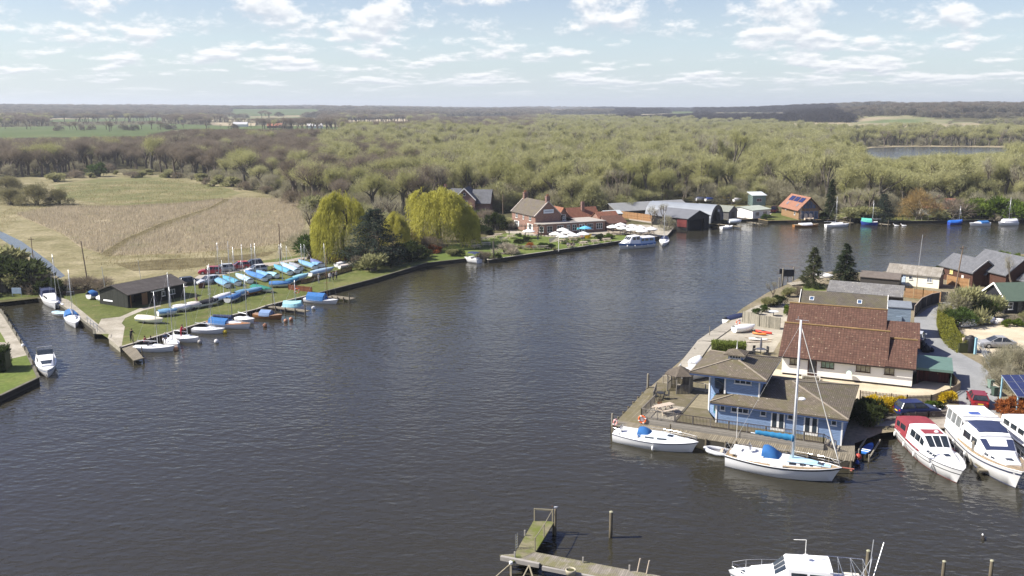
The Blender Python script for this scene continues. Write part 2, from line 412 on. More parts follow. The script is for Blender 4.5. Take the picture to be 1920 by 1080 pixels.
m_gravel = ground_mat('pale_gravel', [(.3, (.4, .34, .24)), (.5, (.5, .43, .31)), (.7, (.57, .5, .38))], .3, 8, .2, extra=(.25, .62, .74, (.22, .2, .1)))
m_greenf = ground_mat('green_field', [(.3, (.065, .09, .03)), (.5, (.08, .11, .036)), (.7, (.105, .125, .05))], .01, .1, .15)
m_stub = ground_mat('stubble_field', [(.3, (.3, .25, .16)), (.5, (.36, .3, .2)), (.7, (.4, .34, .24))], .01, .1, .1)
# near sheets, each a few mm above the last
sheet('rough_grass', [(-350, 640), (0, 552), (70, 547), (112, 530), (165, 542), (205, 546), (345, 529), (372, 519), (470, 493), (560, 480), (600, 440), (610, 400), (555, 376), (430, 350), (330, 330), (230, 322), (100, 332), (-200, 332), (-600, 420)], BZ + .004, m_rough)
MEADOW = [(100, 347), (180, 336), (270, 329), (335, 336), (430, 354), (452, 362), (420, 372), (330, 380), (220, 385), (120, 372)]
sheet('meadow', MEADOW, BZ + .012, m_meadow)
REED1 = [(30, 402), (110, 388), (220, 389), (330, 384), (420, 374), (395, 388), (310, 415), (235, 447), (190, 475), (150, 463), (120, 440)]
REED2 = [(440, 372), (520, 374), (562, 382), (572, 420), (560, 445), (520, 458), (440, 468), (330, 476), (240, 478), (205, 480), (250, 450), (330, 418), (400, 392)]
for r_ in (REED1, REED2): sheet('reed_bed', r_, BZ + .012, m_reed)
m_dtr = ground_mat('trampled_path', [(.3, (.075, .06, .03)), (.5, (.12, .1, .05)), (.7, (.17, .145, .08))], .3, 2, .4)
sheet('footpath', [(188, 477), (206, 481), (252, 452), (332, 420), (402, 393), (444, 373), (422, 373), (394, 389), (309, 416), (234, 448)], BZ + .02, m_dtr)
sheet('footpath', [(105, 389), (220, 390), (330, 385), (420, 375), (418, 371), (330, 380.5), (220, 385.5), (108, 385)], BZ + .02, m_dtr)
sheet('rough_grass', [(215, 494), (300, 486), (420, 482), (520, 470), (500, 480), (430, 493), (340, 505), (250, 508)], BZ + .014, m_dtr)
# club lawn, slipway, paths
sheet('lawn', [(110, 553), (165, 540), (205, 545), (345, 528), (372, 520), (470, 492), (560, 479), (600, 484), (700, 480), (800, 470), (875, 470), (905, 477), (872, 484.5), (800, 492.5), (700, 522.5), (578, 553), (500, 572), (480, 579), (387, 602), (228, 650), (180, 620), (150, 595), (104, 564)], BZ + .008, m_lawn)
sheet('footpath', [(106, 556), (128, 562), (187, 610), (181, 622), (176, 619), (150, 599), (104, 567)], BZ + .013, m_conc)
sheet('footpath', [(190, 598), (225, 594), (262, 578), (300, 572), (302, 574), (268, 582), (235, 596), (228, 606), (234, 612), (228, 649), (205, 636), (206, 626), (178, 626), (183, 612)], BZ + .014, m_conc)
sheet('track', [(338, 541), (372, 516), (430, 504), (480, 494), (520, 491), (560, 483), (592, 479), (600, 482), (540, 491), (505, 499), (450, 508), (400, 520), (360, 535)], BZ + .015, m_track)
sheet('lawn', [(-350, 700), (0, 590), (8, 600), (32, 640), (52, 668), (72, 706), (0, 740), (-60, 776), (-300, 800)], BZ + .006, m_lawn2)
sheet('footpath', [(-60, 575), (-1, 584), (20, 612), (48, 655), (55, 665), (23, 672), (8, 635), (-10, 606), (-100, 600)], BZ + .012, m_conc)
sheet('bare_earth', [(-80, 640), (10, 642), (26, 671), (0, 676), (-80, 680)], BZ + .01, m_track)
sheet('bank_grass', [(-200, 575), (0, 563), (70, 556), (78, 548), (40, 543), (0, 545), (-200, 560)], BZ + .008, m_lawn)
# pub garden
sheet('lawn', [(820, 470), (845, 459), (900, 450), (935, 440), (960, 436), (1010, 440), (1060, 446), (1120, 440), (1180, 440), (1200, 446.5), (1160, 452), (1080, 463.5), (980, 477.5), (916, 487), (904, 479), (872, 484.8), (800, 492)], BZ + .012, m_lawn2)
sheet('terrace', [(945, 430), (1000, 436), (1010, 442), (1130, 434), (1136, 425), (1180, 420), (1245, 423), (1258, 430), (1249, 441), (1195, 447), (1180, 439), (1060, 446), (990, 441), (950, 437)], BZ + .016, m_conc)
sheet('yard', [(1170, 398), (1262, 398), (1270, 412), (1262, 428), (1230, 420), (1180, 412)], BZ + .008, m_track)
sheet('yard', [(1362, 412), (1380, 398), (1450, 396), (1445, 402), (1430, 408), (1376, 412)], BZ + .012, m_track)
sheet('lawn', [(1425, 409), (1450, 398), (1560, 402), (1700, 404), (1920, 402), (1935, 411), (1850, 411.5), (1750, 413.5), (1660, 414.5), (1610, 410.5), (1560, 411.5), (1500, 412.5), (1440, 413.3)], BZ + .01, m_lawn)
# right bank
RZ = .75
sheet('road', [(1771, 566), (1800, 566), (1786, 585), (1768, 592), (1766, 610), (1772, 632), (1797, 660), (1841, 684), (1856, 700), (1868, 740), (1880, 775), (1800, 790), (1797, 745), (1788, 720), (1778, 690), (1725, 676), (1716, 640), (1714, 596), (1740, 578)], RZ + .012, m_asph)
sheet('gravel_yard', [(1790, 622), (1830, 612), (2000, 602), (2000, 672), (1850, 672), (1812, 655)], RZ + .008, m_gravel)
sheet('gravel_yard', [(1440, 690), (1560, 706), (1706, 724), (1770, 700), (1790, 724), (1786, 738), (1700, 744), (1610, 748), (1560, 740), (1440, 722)], RZ + .008, m_gravel)
sheet('lane', [(1640, 800), (1655, 785), (1690, 770), (1780, 758), (1800, 790), (1880, 772), (1890, 755), (2200, 760), (2200, 804), (1920, 799), (1790, 804), (1692, 797)], RZ + .016, m_track)
sheet('patio', [(1384, 590), (1420, 572), (1470, 568), (1484, 590), (1462, 640), (1450, 660), (1340, 655), (1300, 668), (1340, 627)], RZ + .006, m_conc)
# narrow marsh drain on the left
m_drain = water_mat('drain_water', (.03, .032, .03), .08)
sheet('drain', [(-120, 425), (0, 433), (40, 452), (92, 490), (122, 517), (112, 522), (82, 498), (30, 466), (0, 447), (-120, 436)], BZ + .02, m_drain)
sheet('lake', [(1600, 282), (1640, 276), (1720, 274.5), (1800, 275), (1900, 276.5), (1960, 279), (1960, 300), (1800, 306), (1690, 312), (1620, 306)], BZ + .03, water_mat('lake_water', (.05, .055, .055), .5))
sheet('reed_bed', [(1590, 283), (1640, 276.5), (1720, 275), (1800, 275.5), (1900, 277), (1990, 279), (1990, 275), (1880, 273), (1720, 271.5), (1640, 273)], BZ + .045, m_reed)
FIELDS = []; FPX = []
for nm, px, mt in (('green_field', [(-60, 262), (60, 259), (270, 257), (330, 243), (640, 243), (640, 238), (420, 236), (330, 233), (100, 237), (-60, 240)], m_greenf),
                   ('stubble_field', [(400, 236), (478, 237), (480, 231), (392, 230)], m_stub),
                   ('stubble_field', [(1500, 228), (1600, 224), (1760, 219), (1920, 216), (1960, 219), (1760, 226), (1600, 232)], m_stub),
                   ('green_field', [(1190, 216), (1300, 212), (1310, 209), (1190, 211)], m_greenf),
                   ('stubble_field', [(1030, 215), (1180, 214), (1180, 211), (1030, 211)], m_stub),
                   ('green_field', [(90, 229), (300, 227), (310, 223), (100, 224)], m_greenf), ('stubble_field', [(640, 229), (770, 228), (760, 225), (650, 226)], m_stub), ('stubble_field', [(830, 219), (980, 217), (970, 214), (840, 215)], m_stub),
                   ('stubble_field', [(1770, 211), (1940, 209), (1940, 206), (1780, 207)], m_stub), ('green_field', [(420, 222), (600, 221), (600, 218), (430, 219)], m_greenf),
                   ('stubble_field', [(1330, 212), (1480, 212), (1480, 208), (1330, 208)], m_stub)):
    o, tp = far_sheet(nm, px, mt); FIELDS.append(tp); FPX.append(px)
# ---------------------------------------------------------------- plants
def rdir(n, up=0.0):
    d = rng.normal(size=(n, 3)); d[:, 2] += up; return d / np.linalg.norm(d, axis=1)[:, None]
def slivers(c, d, L, w):
    """thin triangles from c along d"""
    n = len(c); s = np.cross(d, rdir(n)); s /= np.linalg.norm(s, axis=1)[:, None] + 1e-9
    L = np.asarray(L).reshape(-1, 1); w = np.asarray(w).reshape(-1, 1)
    return np.stack([c - s * w / 2, c + s * w / 2, c + d * L], 1).reshape(-1, 3)
def grow(p, d, L, r, depth, segs, tips, spread=.5, up=.25, kids=(2, 3), shrink=.72):
    p1 = p + d * L; segs.append((p, p1, r, r * .7))
    if depth == 0: tips.append((p1, d)); return
    for _ in range(random.choice(kids)):
        v = Vector((random.gauss(0, spread), random.gauss(0, spread), random.gauss(0, spread) * .6 + up)); nd = (d + v).normalized()
        grow(p1 - d * L * random.uniform(0, .3), nd, L * shrink * random.uniform(.8, 1.15), r * .62, depth - 1, segs, tips, spread, up, kids, shrink)
def limb_mesh(name, segs, mat, rmin=.02):
    b = MB()
    for a, q, r0, r1 in segs: b.tube(a, q, max(r0, rmin), max(r1, rmin), 6 if r0 > .12 else 4, cap=False)
    o = b.build(name, mat); me = o.data; bpy.data.objects.remove(o); return me
MT_bark = M('bark', (.13, .105, .08), .9, .35, 2)
MT_barkg = M('grey_bark', (.12, .105, .08), .9, .35, 2)
MT_twig_b = foliage('brown_twigs', (.195, .16, .115), (.265, .22, .165), .3)
MT_twig_g = foliage('grey_olive_twigs', (.3, .28, .18), (.38, .35, .25), .3)
MT_leaf_y = foliage('young_leaves', (.35, .345, .145), (.44, .425, .22), .3)
MT_leaf_o = foliage('olive_leaves', (.28, .28, .13), (.35, .34, .17), .3)
MT_will = foliage('willow_leaves', (.4, .38, .07), (.48, .45, .1), .3)
MT_dark = foliage('conifer_needles', (.03, .045, .022), (.05, .065, .03), .4)
MT_ced = foliage('cedar_needles', (.04, .06, .045), (.05, .07, .05), .4)
MT_ever = foliage('evergreen_leaves', (.05, .085, .02), (.08, .12, .03), .4)
MT_far = foliage('distant_twigs', (.1, .09, .07), (.25, .225, .165), .3)
def crown_from_tips(tips, per, rad, L, w, up=.5, out=.0):
    c = np.array([t[0] for t in tips]); d0 = np.array([t[1] for t in tips]); n = len(c) * per
    ci = np.repeat(c, per, 0) + rng.normal(size=(n, 3)) * rad * .5; dd = rdir(n, 0) + np.repeat(d0, per, 0) * .8 + np.array([0, 0, up])
    dd /= np.linalg.norm(dd, axis=1)[:, None]
    return slivers(ci, dd, rng.uniform(.5, 1.2, n) * L, rng.uniform(.5, 1.3, n) * w)
def norm_h(segs, tips, H):
    k = H / max(t[0].z for t in tips)
    return [(a * k, b * k, r0 * k, r1 * k) for a, b, r0, r1 in segs], [(t * k, d) for t, d in tips]
PROTO = {}                       # kind -> list of (trunk mesh, crown mesh, height)
def add_proto(kind, tm, cm, H): PROTO.setdefault(kind, []).append((tm, cm, H))
def tree_proto(kind, H, mat, depth=4, spread=.5, up=.28, per=22, rad=1.4, L=.9, w=.07, bark=None, trunkL=.26, seed=0, kids=(2, 3), trunk_r=.02):
    random.seed(seed); segs, tips = [], []
    grow(Vector((0, 0, -.3)), Vector((random.gauss(0, .06), random.gauss(0, .06), 1)).normalized(), H * trunkL, H * trunk_r, depth, segs, tips, spread, up, kids)
    segs, tips = norm_h(segs, tips, H * .95)
    add_proto(kind, limb_mesh('trunk', segs, bark or MT_bark), np_mesh('crown', crown_from_tips(tips, max(4, int(per * 60 / len(tips))), rad, L, w), 3, mat), H)
def dome_proto(kind, H, Rr, mat, n=2600, seed=0, L=.9, w=.07, bark=None, lumps=16):
    """many-stemmed scrub dome"""
    random.seed(seed); segs, tips = [], []
    lc = []
    for _ in range(lumps):
        a = random.uniform(0, 6.28); e = random.uniform(.1, 1.45); k = random.uniform(.6, .85)
        lc.append((Rr * k * math.cos(a) * math.cos(e), Rr * k * math.sin(a) * math.cos(e), H * k * math.sin(e) * .9, random.uniform(.22, .42) * Rr))
    for x, y, z, r in lc:
        a = Vector((random.gauss(0, .3), random.gauss(0, .3), -.2)); m = Vector((x * .45, y * .45, z * .55)); segs.append((a, m, .1, .07)); segs.append((m, Vector((x, y, z)), .07, .03))
    lc = np.array(lc); idx = rng.integers(0, len(lc), n); d = rdir(n, .35); c = lc[idx, :3] + d * lc[idx, 3:4] * rng.uniform(.45, 1.0, (n, 1))
    c[:, 2] = np.maximum(c[:, 2], .2); dd = d + np.array([0, 0, .5]) + rdir(n) * .5; dd /= np.linalg.norm(dd, axis=1)[:, None]
    add_proto(kind, limb_mesh('trunk', segs, bark or MT_barkg), np_mesh('crown', slivers(c, dd, rng.uniform(.5, 1.2, n) * L, rng.uniform(.5, 1.3, n) * w), 3, mat), H)
for s in range(3):
    tree_proto('brown', 12, MT_twig_b, 4, .5, .3, 60, 1.7, 1.05, .06, None, .18, seed=11 + s)
    tree_proto('leafing', 12, MT_leaf_y, 4, .5, .36, 85, 1.7, .85, .085, MT_barkg, .15, seed=31 + s)
    dome_proto('sallow', 7, 4.6, MT_twig_g, 3200, 51 + s, 1.0, .07)
    dome_proto('greenscrub', 8, 4.8, MT_leaf_o, 3200, 71 + s, .9, .1)
MT_shade = foliage('cloud_shadow_twigs', (.045, .04, .04), (.06, .052, .05), .3); MT_gold = foliage('golden_twigs', (.3, .21, .085), (.34, .24, .1), .3)  # the dark twigs carry a cloud's shadow painted into their colour
dome_proto('dome', 7, 5, foliage('dense_twigs', (.21, .195, .1), (.25, .23, .125), .3), 11000, 162, .8, .07, lumps=26)
dome_proto('golden', 8, 5, MT_gold, 4200, 161, .9, .08)
for s in range(2):
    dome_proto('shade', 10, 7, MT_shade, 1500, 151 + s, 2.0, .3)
    tree_proto('poplar', 16, MT_leaf_y, 5, .28, .55, 40, 1.3, 1.0, .085, MT_barkg, .22, 91 + s)
    tree_proto('bare', 14, MT_twig_g, 5, .42, .38, 16, 1.1, 1.1, .05, MT_bark, .22, 101 + s)
    dome_proto('distant', 10, 7, MT_far, 1500, 111 + s, 2.0, .3)
    dome_proto('bush', 2.2, 1.8, MT_ever, 1500, 121 + s, .35, .12, lumps=10)
    dome_proto('brownbush', 2.2, 1.8, MT_twig_b, 1500, 131 + s, .7, .04, lumps=10)
def conifer_proto(kind, H, Rb, mat, seed, droop=-.25, tiers=22, per=9, gap=.0, shape=1.0, w=.13):
    random.seed(seed); segs = [(Vector((0, 0, -.2)), Vector((0, 0, H * .98)), H * .016, .02)]; T = []
    for i in range(tiers):
        f = .06 + .94 * i / tiers; z = H * f; r = Rb * (1 - f) ** shape * random.uniform(.8, 1.15) + .12
        for k in range(per):
            if random.random() < gap: continue
            a = random.uniform(0, 6.28); rr = r * random.uniform(.7, 1.1); e = Vector((math.cos(a) * rr, math.sin(a) * rr, z + droop * rr + random.gauss(0, .12))); s0 = Vector((0, 0, z))
            segs.append((s0, e, .035, .012))
            n = int(18 + 34 * rr / Rb); t = rng.uniform(.2, 1.02, n); pts = np.outer(1 - t, s0) + np.outer(t, e) + rng.normal(size=(n, 3)) * .12 * (.5 + rr * .35)
            d = np.tile(np.array((e - s0).normalized()), (n, 1)) * .9 + rdir(n) * .8; d /= np.linalg.norm(d, axis=1)[:, None]
            T.append(slivers(pts, d, rng.uniform(.3, .65, n), rng.uniform(.7, 1.3, n) * w))
    add_proto(kind, limb_mesh('trunk', segs, MT_bark, .012), np_mesh('crown', np.concatenate(T), 3, mat), H)
conifer_proto('spruce', 12, 3.2, MT_dark, 3, -.3, 26, 10)
conifer_proto('thin_spruce', 9, 2.6, foliage('sparse_needles', (.055, .07, .03), (.075, .085, .04), .4), 4, -.1, 20, 7, .15)
conifer_proto('cedar', 14, 7.5, MT_ced, 5, -.12, 20, 13, .0, .62, .2)
def willow_proto(seed, H=13, Rr=7):
    random.seed(seed); segs, tips, T = [], [], []
    grow(Vector((0, 0, -.3)), Vector((0, 0, 1)), H * .28, .42, 4, segs, tips, .55, .3, (2, 3)); segs, tips = norm_h(segs, tips, H * .9)
    lobes = [(random.uniform(0, 6.28), random.uniform(0, 1.4), random.uniform(.8, 1.1)) for _ in range(30)]
    for _ in range(1500):
        la, le, lk = random.choice(lobes); a = la + random.gauss(0, .2); e = abs(le + random.gauss(0, .12)); r = Rr * math.cos(e) * lk
        top = H * (.42 + .58 * math.sin(e) * lk) * random.uniform(.94, 1.02); ln = min(top - .3, random.uniform(.22, .5) * H)
        n = int(5 + ln * 4); t = np.linspace(0, 1, n); rr = r + .9 * np.sqrt(t); sw = random.gauss(0, .03)
        pts = np.stack([np.cos(a + sw * t) * rr, np.sin(a + sw * t) * rr, top - ln * t ** 1.3 + .35 * np.sin(2.6 * t)], 1) + rng.normal(size=(n, 3)) * .13
        pts[:, 2] = np.maximum(pts[:, 2], .25); d = np.tile([math.cos(a) * .3, math.sin(a) * .3, -.9], (n, 1)) + rdir(n) * .6; d /= np.linalg.norm(d, axis=1)[:, None]
        T.append(slivers(pts, d, rng.uniform(.35, .75, n), rng.uniform(.06, .13, n)))
    add_proto('willow', limb_mesh('trunk', segs, MT_bark), np_mesh('crown', np.concatenate(T), 3, MT_will), H)
willow_proto(1); willow_proto(2, 12, 6.5)
def hbush_proto(kind, mat, seed, n=1600, L=.28, w=.14, H=1.8, Rr=1.6, lumps=12): dome_proto(kind, H, Rr, mat, n, seed, L, w, lumps=lumps)
hbush_proto('forsythia', foliage('yellow_blossom', (.55, .4, .02), (.62, .46, .03), .3), 141, 2000)
hbush_proto('orangebush', foliage('russet_leaves', (.3, .1, .03), (.36, .14, .04), .35), 142)
hbush_proto('olivebush', MT_leaf_o, 143, 1800); hbush_proto('palebush', foliage('pale_blossom_twigs', (.34, .3, .22), (.4, .35, .27), .25), 144, 1800, .3, .07)
hbush_proto('laurel', foliage('laurel_leaves', (.1, .15, .02), (.14, .19, .03), .4), 145, 2400)
hbush_proto('darkbush', foliage('dark_leaves', (.035, .05, .016), (.055, .07, .022), .4), 146, 2400)
PN = {'brown': 'bare_tree', 'leafing': 'leafing_tree', 'sallow': 'sallow_scrub', 'greenscrub': 'scrub_tree', 'poplar': 'poplar_tree', 'bare': 'bare_tree', 'distant': 'tree', 'golden': 'golden_tree', 'dome': 'sallow_scrub', 'shade': 'tree',
      'spruce': 'conifer_tree', 'thin_spruce': 'conifer_tree', 'cedar': 'cedar_tree', 'willow': 'willow_tree'}
def plant(kind, x, y, z, H, rz=None, v=None, sx=1.0, label=None, group=None, cat=None):
    pr = PROTO[kind][random.randrange(len(PROTO[kind])) if v is None else v % len(PROTO[kind])]; k = H / pr[2]
    nm = PN.get(kind, 'bush'); o = bpy.data.objects.new(nm, None); COL.objects.link(o); o.location = (x, y, z); o.rotation_euler = (0, 0, random.uniform(0, 6.28) if rz is None else rz); o.scale = (k * sx, k * sx, k)
    t = link('trunk', pr[0], o); c = link('crown', pr[1], o)
    tag(o, label, cat or ('bush' if nm == 'bush' else 'tree'), group); return o
def plant_px(kind, bx, by, topy, label, z=BZ, sx=1.0, v=None, group=None, cat=None):
    q = P(bx, by, z); dep = q.y * CP - (z - CAMH) * SP
    t = (540 - topy) / F; 
    # height whose top projects on topy: solve (540-py)/F = (dz*CP+y*SP)/(y*CP-dz*SP)
    dz = q.y * (t * CP - SP) / (CP + t * SP); H = dz + CAMH - z
    return plant(kind, q.x, q.y, z, max(.4, H), None, v, sx, label, group, cat)
# ---- the wood: candidates on a jittered grid, near ones as trees of their own
FRONT = [(-400, 336), (0, 336), (90, 330), (190, 318), (270, 318), (330, 328), (430, 345), (550, 370), (580, 392), (660, 412), (720, 410), (790, 405), (850, 388), (905, 388), (960, 388), (1000, 392), (1110, 402), (1170, 396),
         (1230, 396), (1270, 374), (1390, 376), (1440, 378), (1470, 380), (1560, 396), (1620, 402), (1700, 404), (1760, 404), (1850, 402), (1960, 400), (2400, 395)]
LAKE = [(1560, 286), (1600, 278), (1660, 274), (1990, 274), (1990, 296), (1800, 308), (1690, 318), (1600, 312)]
def wood_kind(px, py, rnd):
    if py < 232 and 1130 < px + 90 * noise.noise(Vector((px / 60, py / 9, 1))) < 1590 and py > 203 + 5 * noise.noise(Vector((px / 50, 0, 3))): return 'shade'  # far band under a cloud shadow, put in as darker twigs
    if py < 224: return 'distant' if rnd < .75 else 'brown'
    if px < 620 - (py - 250) * .6 and py < 338: return 'brown' if rnd < .72 else ('sallow' if rnd < .86 else 'leafing' if rnd < .93 else 'bare')
    if py < 258 and px < 1010: return 'brown' if rnd < .7 else 'bare' if rnd < .85 else 'leafing'
    if py < 262 and px > 1300: return 'sallow' if rnd < .5 else 'greenscrub' if rnd < .85 else 'leafing'
    if px < 720 + (py - 300) and py > 292: return 'sallow' if rnd < .5 else 'greenscrub' if rnd < .65 else 'brown' if rnd < .8 else 'leafing'
    return 'leafing' if rnd < .4 else 'greenscrub' if rnd < .5 else 'sallow' if rnd < .73 else 'poplar' if rnd < .91 else 'bare'
cand = []
random.seed(5)
r = 200.0
while r < 6500:
    s = 5.6 + max(0, r - 300) * .0058
    if r > 1500: s *= 1.0
    n = int(r * R(84) / s)
    for k in range(n):
        t = R(-42) + R(84) * (k + random.random()) / n; rr = r + random.uniform(-.5, .5) * s
        x, y = rr * math.sin(t), rr * math.cos(t); z = ter(x, y); px, py, dep = proj(x, y, z)
        if py > interp(px, FRONT) or px < -150 or px > 2070: continue
        if y < .11 * x + 235 and px > 1950: continue
        if r < 900 and inpoly(px, py, LAKE): continue
        if any(inpoly(x, y, fp) for fp in FIELDS): continue
        if r > 900:
            if clearing(x, y) and random.random() > .03 and not (1150 < px < 1600 and py < 230): continue
        elif noise.noise(Vector((x / 60, y / 60, 2))) < -.42: continue
        cand.append((dep, x, y, z, wood_kind(px, py, random.random()), px, py))
    r += s * .95
cand.sort()
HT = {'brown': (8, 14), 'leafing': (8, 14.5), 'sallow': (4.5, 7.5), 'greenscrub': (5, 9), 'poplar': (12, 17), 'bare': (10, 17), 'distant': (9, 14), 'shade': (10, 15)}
WL = {'brown': 'bare brown twiggy tree in the wood', 'leafing': 'yellow green leafing tree in the wood', 'sallow': 'rounded grey olive scrub dome in the wood', 'greenscrub': 'rounded olive green scrub tree in the wood',
      'poplar': 'tall slim yellow green tree rising above the wood', 'bare': 'tall open leafless tree with dark limbs in the wood', 'distant': 'dark distant tree', 'shade': 'dark distant tree'}  # shade trees are dark only by the painted cloud shadow
def zone(px, py): return 'behind the reed field' if px < 580 else 'behind the pub' if px < 1150 else 'behind the boatsheds' if px < 1560 else 'behind the far moorings'
NIND = 215
random.seed(9)
for dep, x, y, z, kd, px, py in cand[:NIND]:
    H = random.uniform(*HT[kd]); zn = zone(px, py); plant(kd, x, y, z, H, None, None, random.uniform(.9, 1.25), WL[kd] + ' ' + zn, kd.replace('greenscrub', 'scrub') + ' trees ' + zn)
def scatter(name, pts, label, cat, protos):
    """uncountable growth: one object, points that carry copies of the given meshes"""
    colx = bpy.data.collections.new(name + '_sources')
    for i, (tm, cm, H) in enumerate(protos):
        b = bmesh.new(); b.from_mesh(cm); nc = len(b.faces)
        if tm: b.from_mesh(tm)
        me = bpy.data.meshes.new('source'); b.faces.ensure_lookup_table()
        for j in range(nc, len(b.faces)): b.faces[j].material_index = 1
        b.to_mesh(me); b.free(); me.materials.append(cm.materials[0])
        if tm: me.materials.append(tm.materials[0])
        colx.objects.link(bpy.data.objects.new('%s_%02d' % (name, i), me))
    me = bpy.data.meshes.new(name); me.vertices.add(len(pts)); me.vertices.foreach_set('co', np.array([p[:3] for p in pts], dtype=np.float32).ravel())
    for nm, ty, dat in (('idx', 'INT', [p[3] for p in pts]), ('yaw', 'FLOAT', [p[4] for p in pts])):
        a = me.attributes.new(nm, ty, 'POINT'); a.data.foreach_set('value', dat)
    a = me.attributes.new('size', 'FLOAT_VECTOR', 'POINT'); a.data.foreach_set('vector', np.array([p[5] for p in pts], dtype=np.float32).ravel())
    o = link(name, me); tag(o, label, cat, None, 'stuff')
    g = bpy.data.node_groups.new(name, 'GeometryNodeTree'); g.interface.new_socket('Geometry', in_out='INPUT', socket_type='NodeSocketGeometry'); g.interface.new_socket('Geometry', in_out='OUTPUT', socket_type='NodeSocketGeometry')
    n = g.nodes; L = g.links; gi, go = n.new('NodeGroupInput'), n.new('NodeGroupOutput'); ip = n.new('GeometryNodeInstanceOnPoints'); ci = n.new('GeometryNodeCollectionInfo')
    ci.inputs[0].default_value = colx; ci.inputs[1].default_value = True; ci.inputs[2].default_value = True
    def att(nm, ty):
        q = n.new('GeometryNodeInputNamedAttribute'); q.data_type = ty; q.inputs[0].default_value = nm; return q.outputs[0]
    mp = n.new('GeometryNodeMeshToPoints'); L.new(gi.outputs[0], mp.inputs[0]); L.new(mp.outputs[0], ip.inputs['Points']); L.new(ci.outputs[0], ip.inputs['Instance']); ip.inputs['Pick Instance'].default_value = True
    L.new(att('idx', 'INT'), ip.inputs['Instance Index']); cx = n.new('ShaderNodeCombineXYZ'); L.new(att('yaw', 'FLOAT'), cx.inputs[2]); L.new(cx.outputs[0], ip.inputs['Rotation'])
    L.new(att('size', 'FLOAT_VECTOR'), ip.inputs['Scale']); L.new(ip.outputs[0], go.inputs[0])
    md = o.modifiers.new('growth', 'NODES'); md.node_group = g; return o
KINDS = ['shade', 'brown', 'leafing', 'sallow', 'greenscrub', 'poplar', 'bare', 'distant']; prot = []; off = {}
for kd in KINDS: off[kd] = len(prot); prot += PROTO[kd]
far_pts, mid_pts = [], []
VIEWS = [v for v in FPX] + [[(1608, 284), (1640, 277), (1705, 275), (1712, 292), (1680, 299), (1640, 298)], [(1700, 275), (1900, 276), (1900, 285), (1800, 290), (1700, 294)]]
for dep, x, y, z, kd, px, py in cand[NIND:]:
    H = random.uniform(*HT[kd])
    while H > 2 and any(inpoly(px, proj(x, y, z + H * f)[1], vp) for vp in VIEWS for f in (1, .9, .8, .7, .6, .5, .4)): H *= .75
    if H <= 2.5: continue
    i = off[kd] + random.randrange(len(PROTO[kd])); pr = prot[i]; k = H / pr[2]; kw = k * random.uniform(.95, 1.3) * (1 + min(1.2, max(0, dep - 1000) / 2500))
    (far_pts if dep > 1000 else mid_pts).append((x, y, z, i, random.uniform(0, 6.28), (kw, kw, k)))
print('WOOD', len(cand), len(mid_pts), len(far_pts))
scatter('woodland', mid_pts, 'olive and brown spring woodland reaching back from the far bank', 'woodland', prot)
scatter('distant_woodland', far_pts, 'hazy dark woods and hedgerows along the horizon', 'woodland', prot)
# ---------------------------------------------------------------- building kit
def slab(mb, pts, th=.12):
    """a thick roof plane; its first edge is the eave, uv runs along and up it in metres"""
    p = [Vector(q) for q in pts]; u = (p[1] - p[0]).normalized(); nrm = (p[1] - p[0]).cross(p[-1] - p[0]).normalized(); v = nrm.cross(u)
    mb.poly(p, [((q - p[0]).dot(u), (q - p[0]).dot(v)) for q in p]); d = Vector((0, 0, -th)); lo = [q + d for q in p]
    mb.poly(list(reversed(lo)), [(0, 0)] * len(p))
    for i in range(len(p)):
        j = (i + 1) % len(p); mb.poly([p[i], lo[i], lo[j], p[j]], [(0, 0), (0, .05), (.05, .05), (.05, 0)])
def gable_roof(x0, x1, y0, y1, ze, zr, axis='x', oe=.3, og=.25, th=.12, yr=None, zb=None):
    """two slopes; oe eave overhang, og gable overhang, yr ridge place, zb back eave height"""
    mb = MB()
    if axis == 'x':
        c = (y0 + y1) / 2 if yr is None else yr; zb = ze if zb is None else zb
        sf = (zr - ze) / (c - y0); sb = (zr - zb) / (y1 - c)
        slab(mb, [(x0 - og, y0 - oe, ze - sf * oe + th), (x1 + og, y0 - oe, ze - sf * oe + th), (x1 + og, c, zr + th), (x0 - og, c, zr + th)], th)
        slab(mb, [(x1 + og, y1 + oe, zb - sb * oe + th), (x0 - og, y1 + oe, zb - sb * oe + th), (x0 - og, c, zr + th), (x1 + og, c, zr + th)], th)
    else:
        c = (x0 + x1) / 2; s = (zr - ze) / (c - x0)
        slab(mb, [(x0 - oe, y1 + og, ze - s * oe + th), (x0 - oe, y0 - og, ze - s * oe + th), (c, y0 - og, zr + th), (c, y1 + og, zr + th)], th)
        slab(mb, [(x1 + oe, y0 - og, ze - s * oe + th), (x1 + oe, y1 + og, ze - s * oe + th), (c, y1 + og, zr + th), (c, y0 - og, zr + th)], th)
    return mb
def hip_roof(x0, x1, y0, y1, ze, sl, th=.14):
    mb = MB(); h = min(x1 - x0, y1 - y0) / 2; z = ze + h * sl
    if x1 - x0 >= y1 - y0: a, b = (x0 + h, y0 + h, z), (x1 - h, y0 + h, z)
    else: a, b = (x0 + h, y0 + h, z), (x0 + h, y1 - h, z)
    A, B, C, D = (x0, y0, ze), (x1, y0, ze), (x1, y1, ze), (x0, y1, ze)
    if x1 - x0 > y1 - y0: fs = [[A, B, b, a], [C, D, a, b], [B, C, b], [D, A, a]]
    else: fs = [[B, C, b, a], [D, A, a, b], [A, B, a], [C, D, b]]
    for f in fs: slab(mb, f, th)
    return mb, a, b
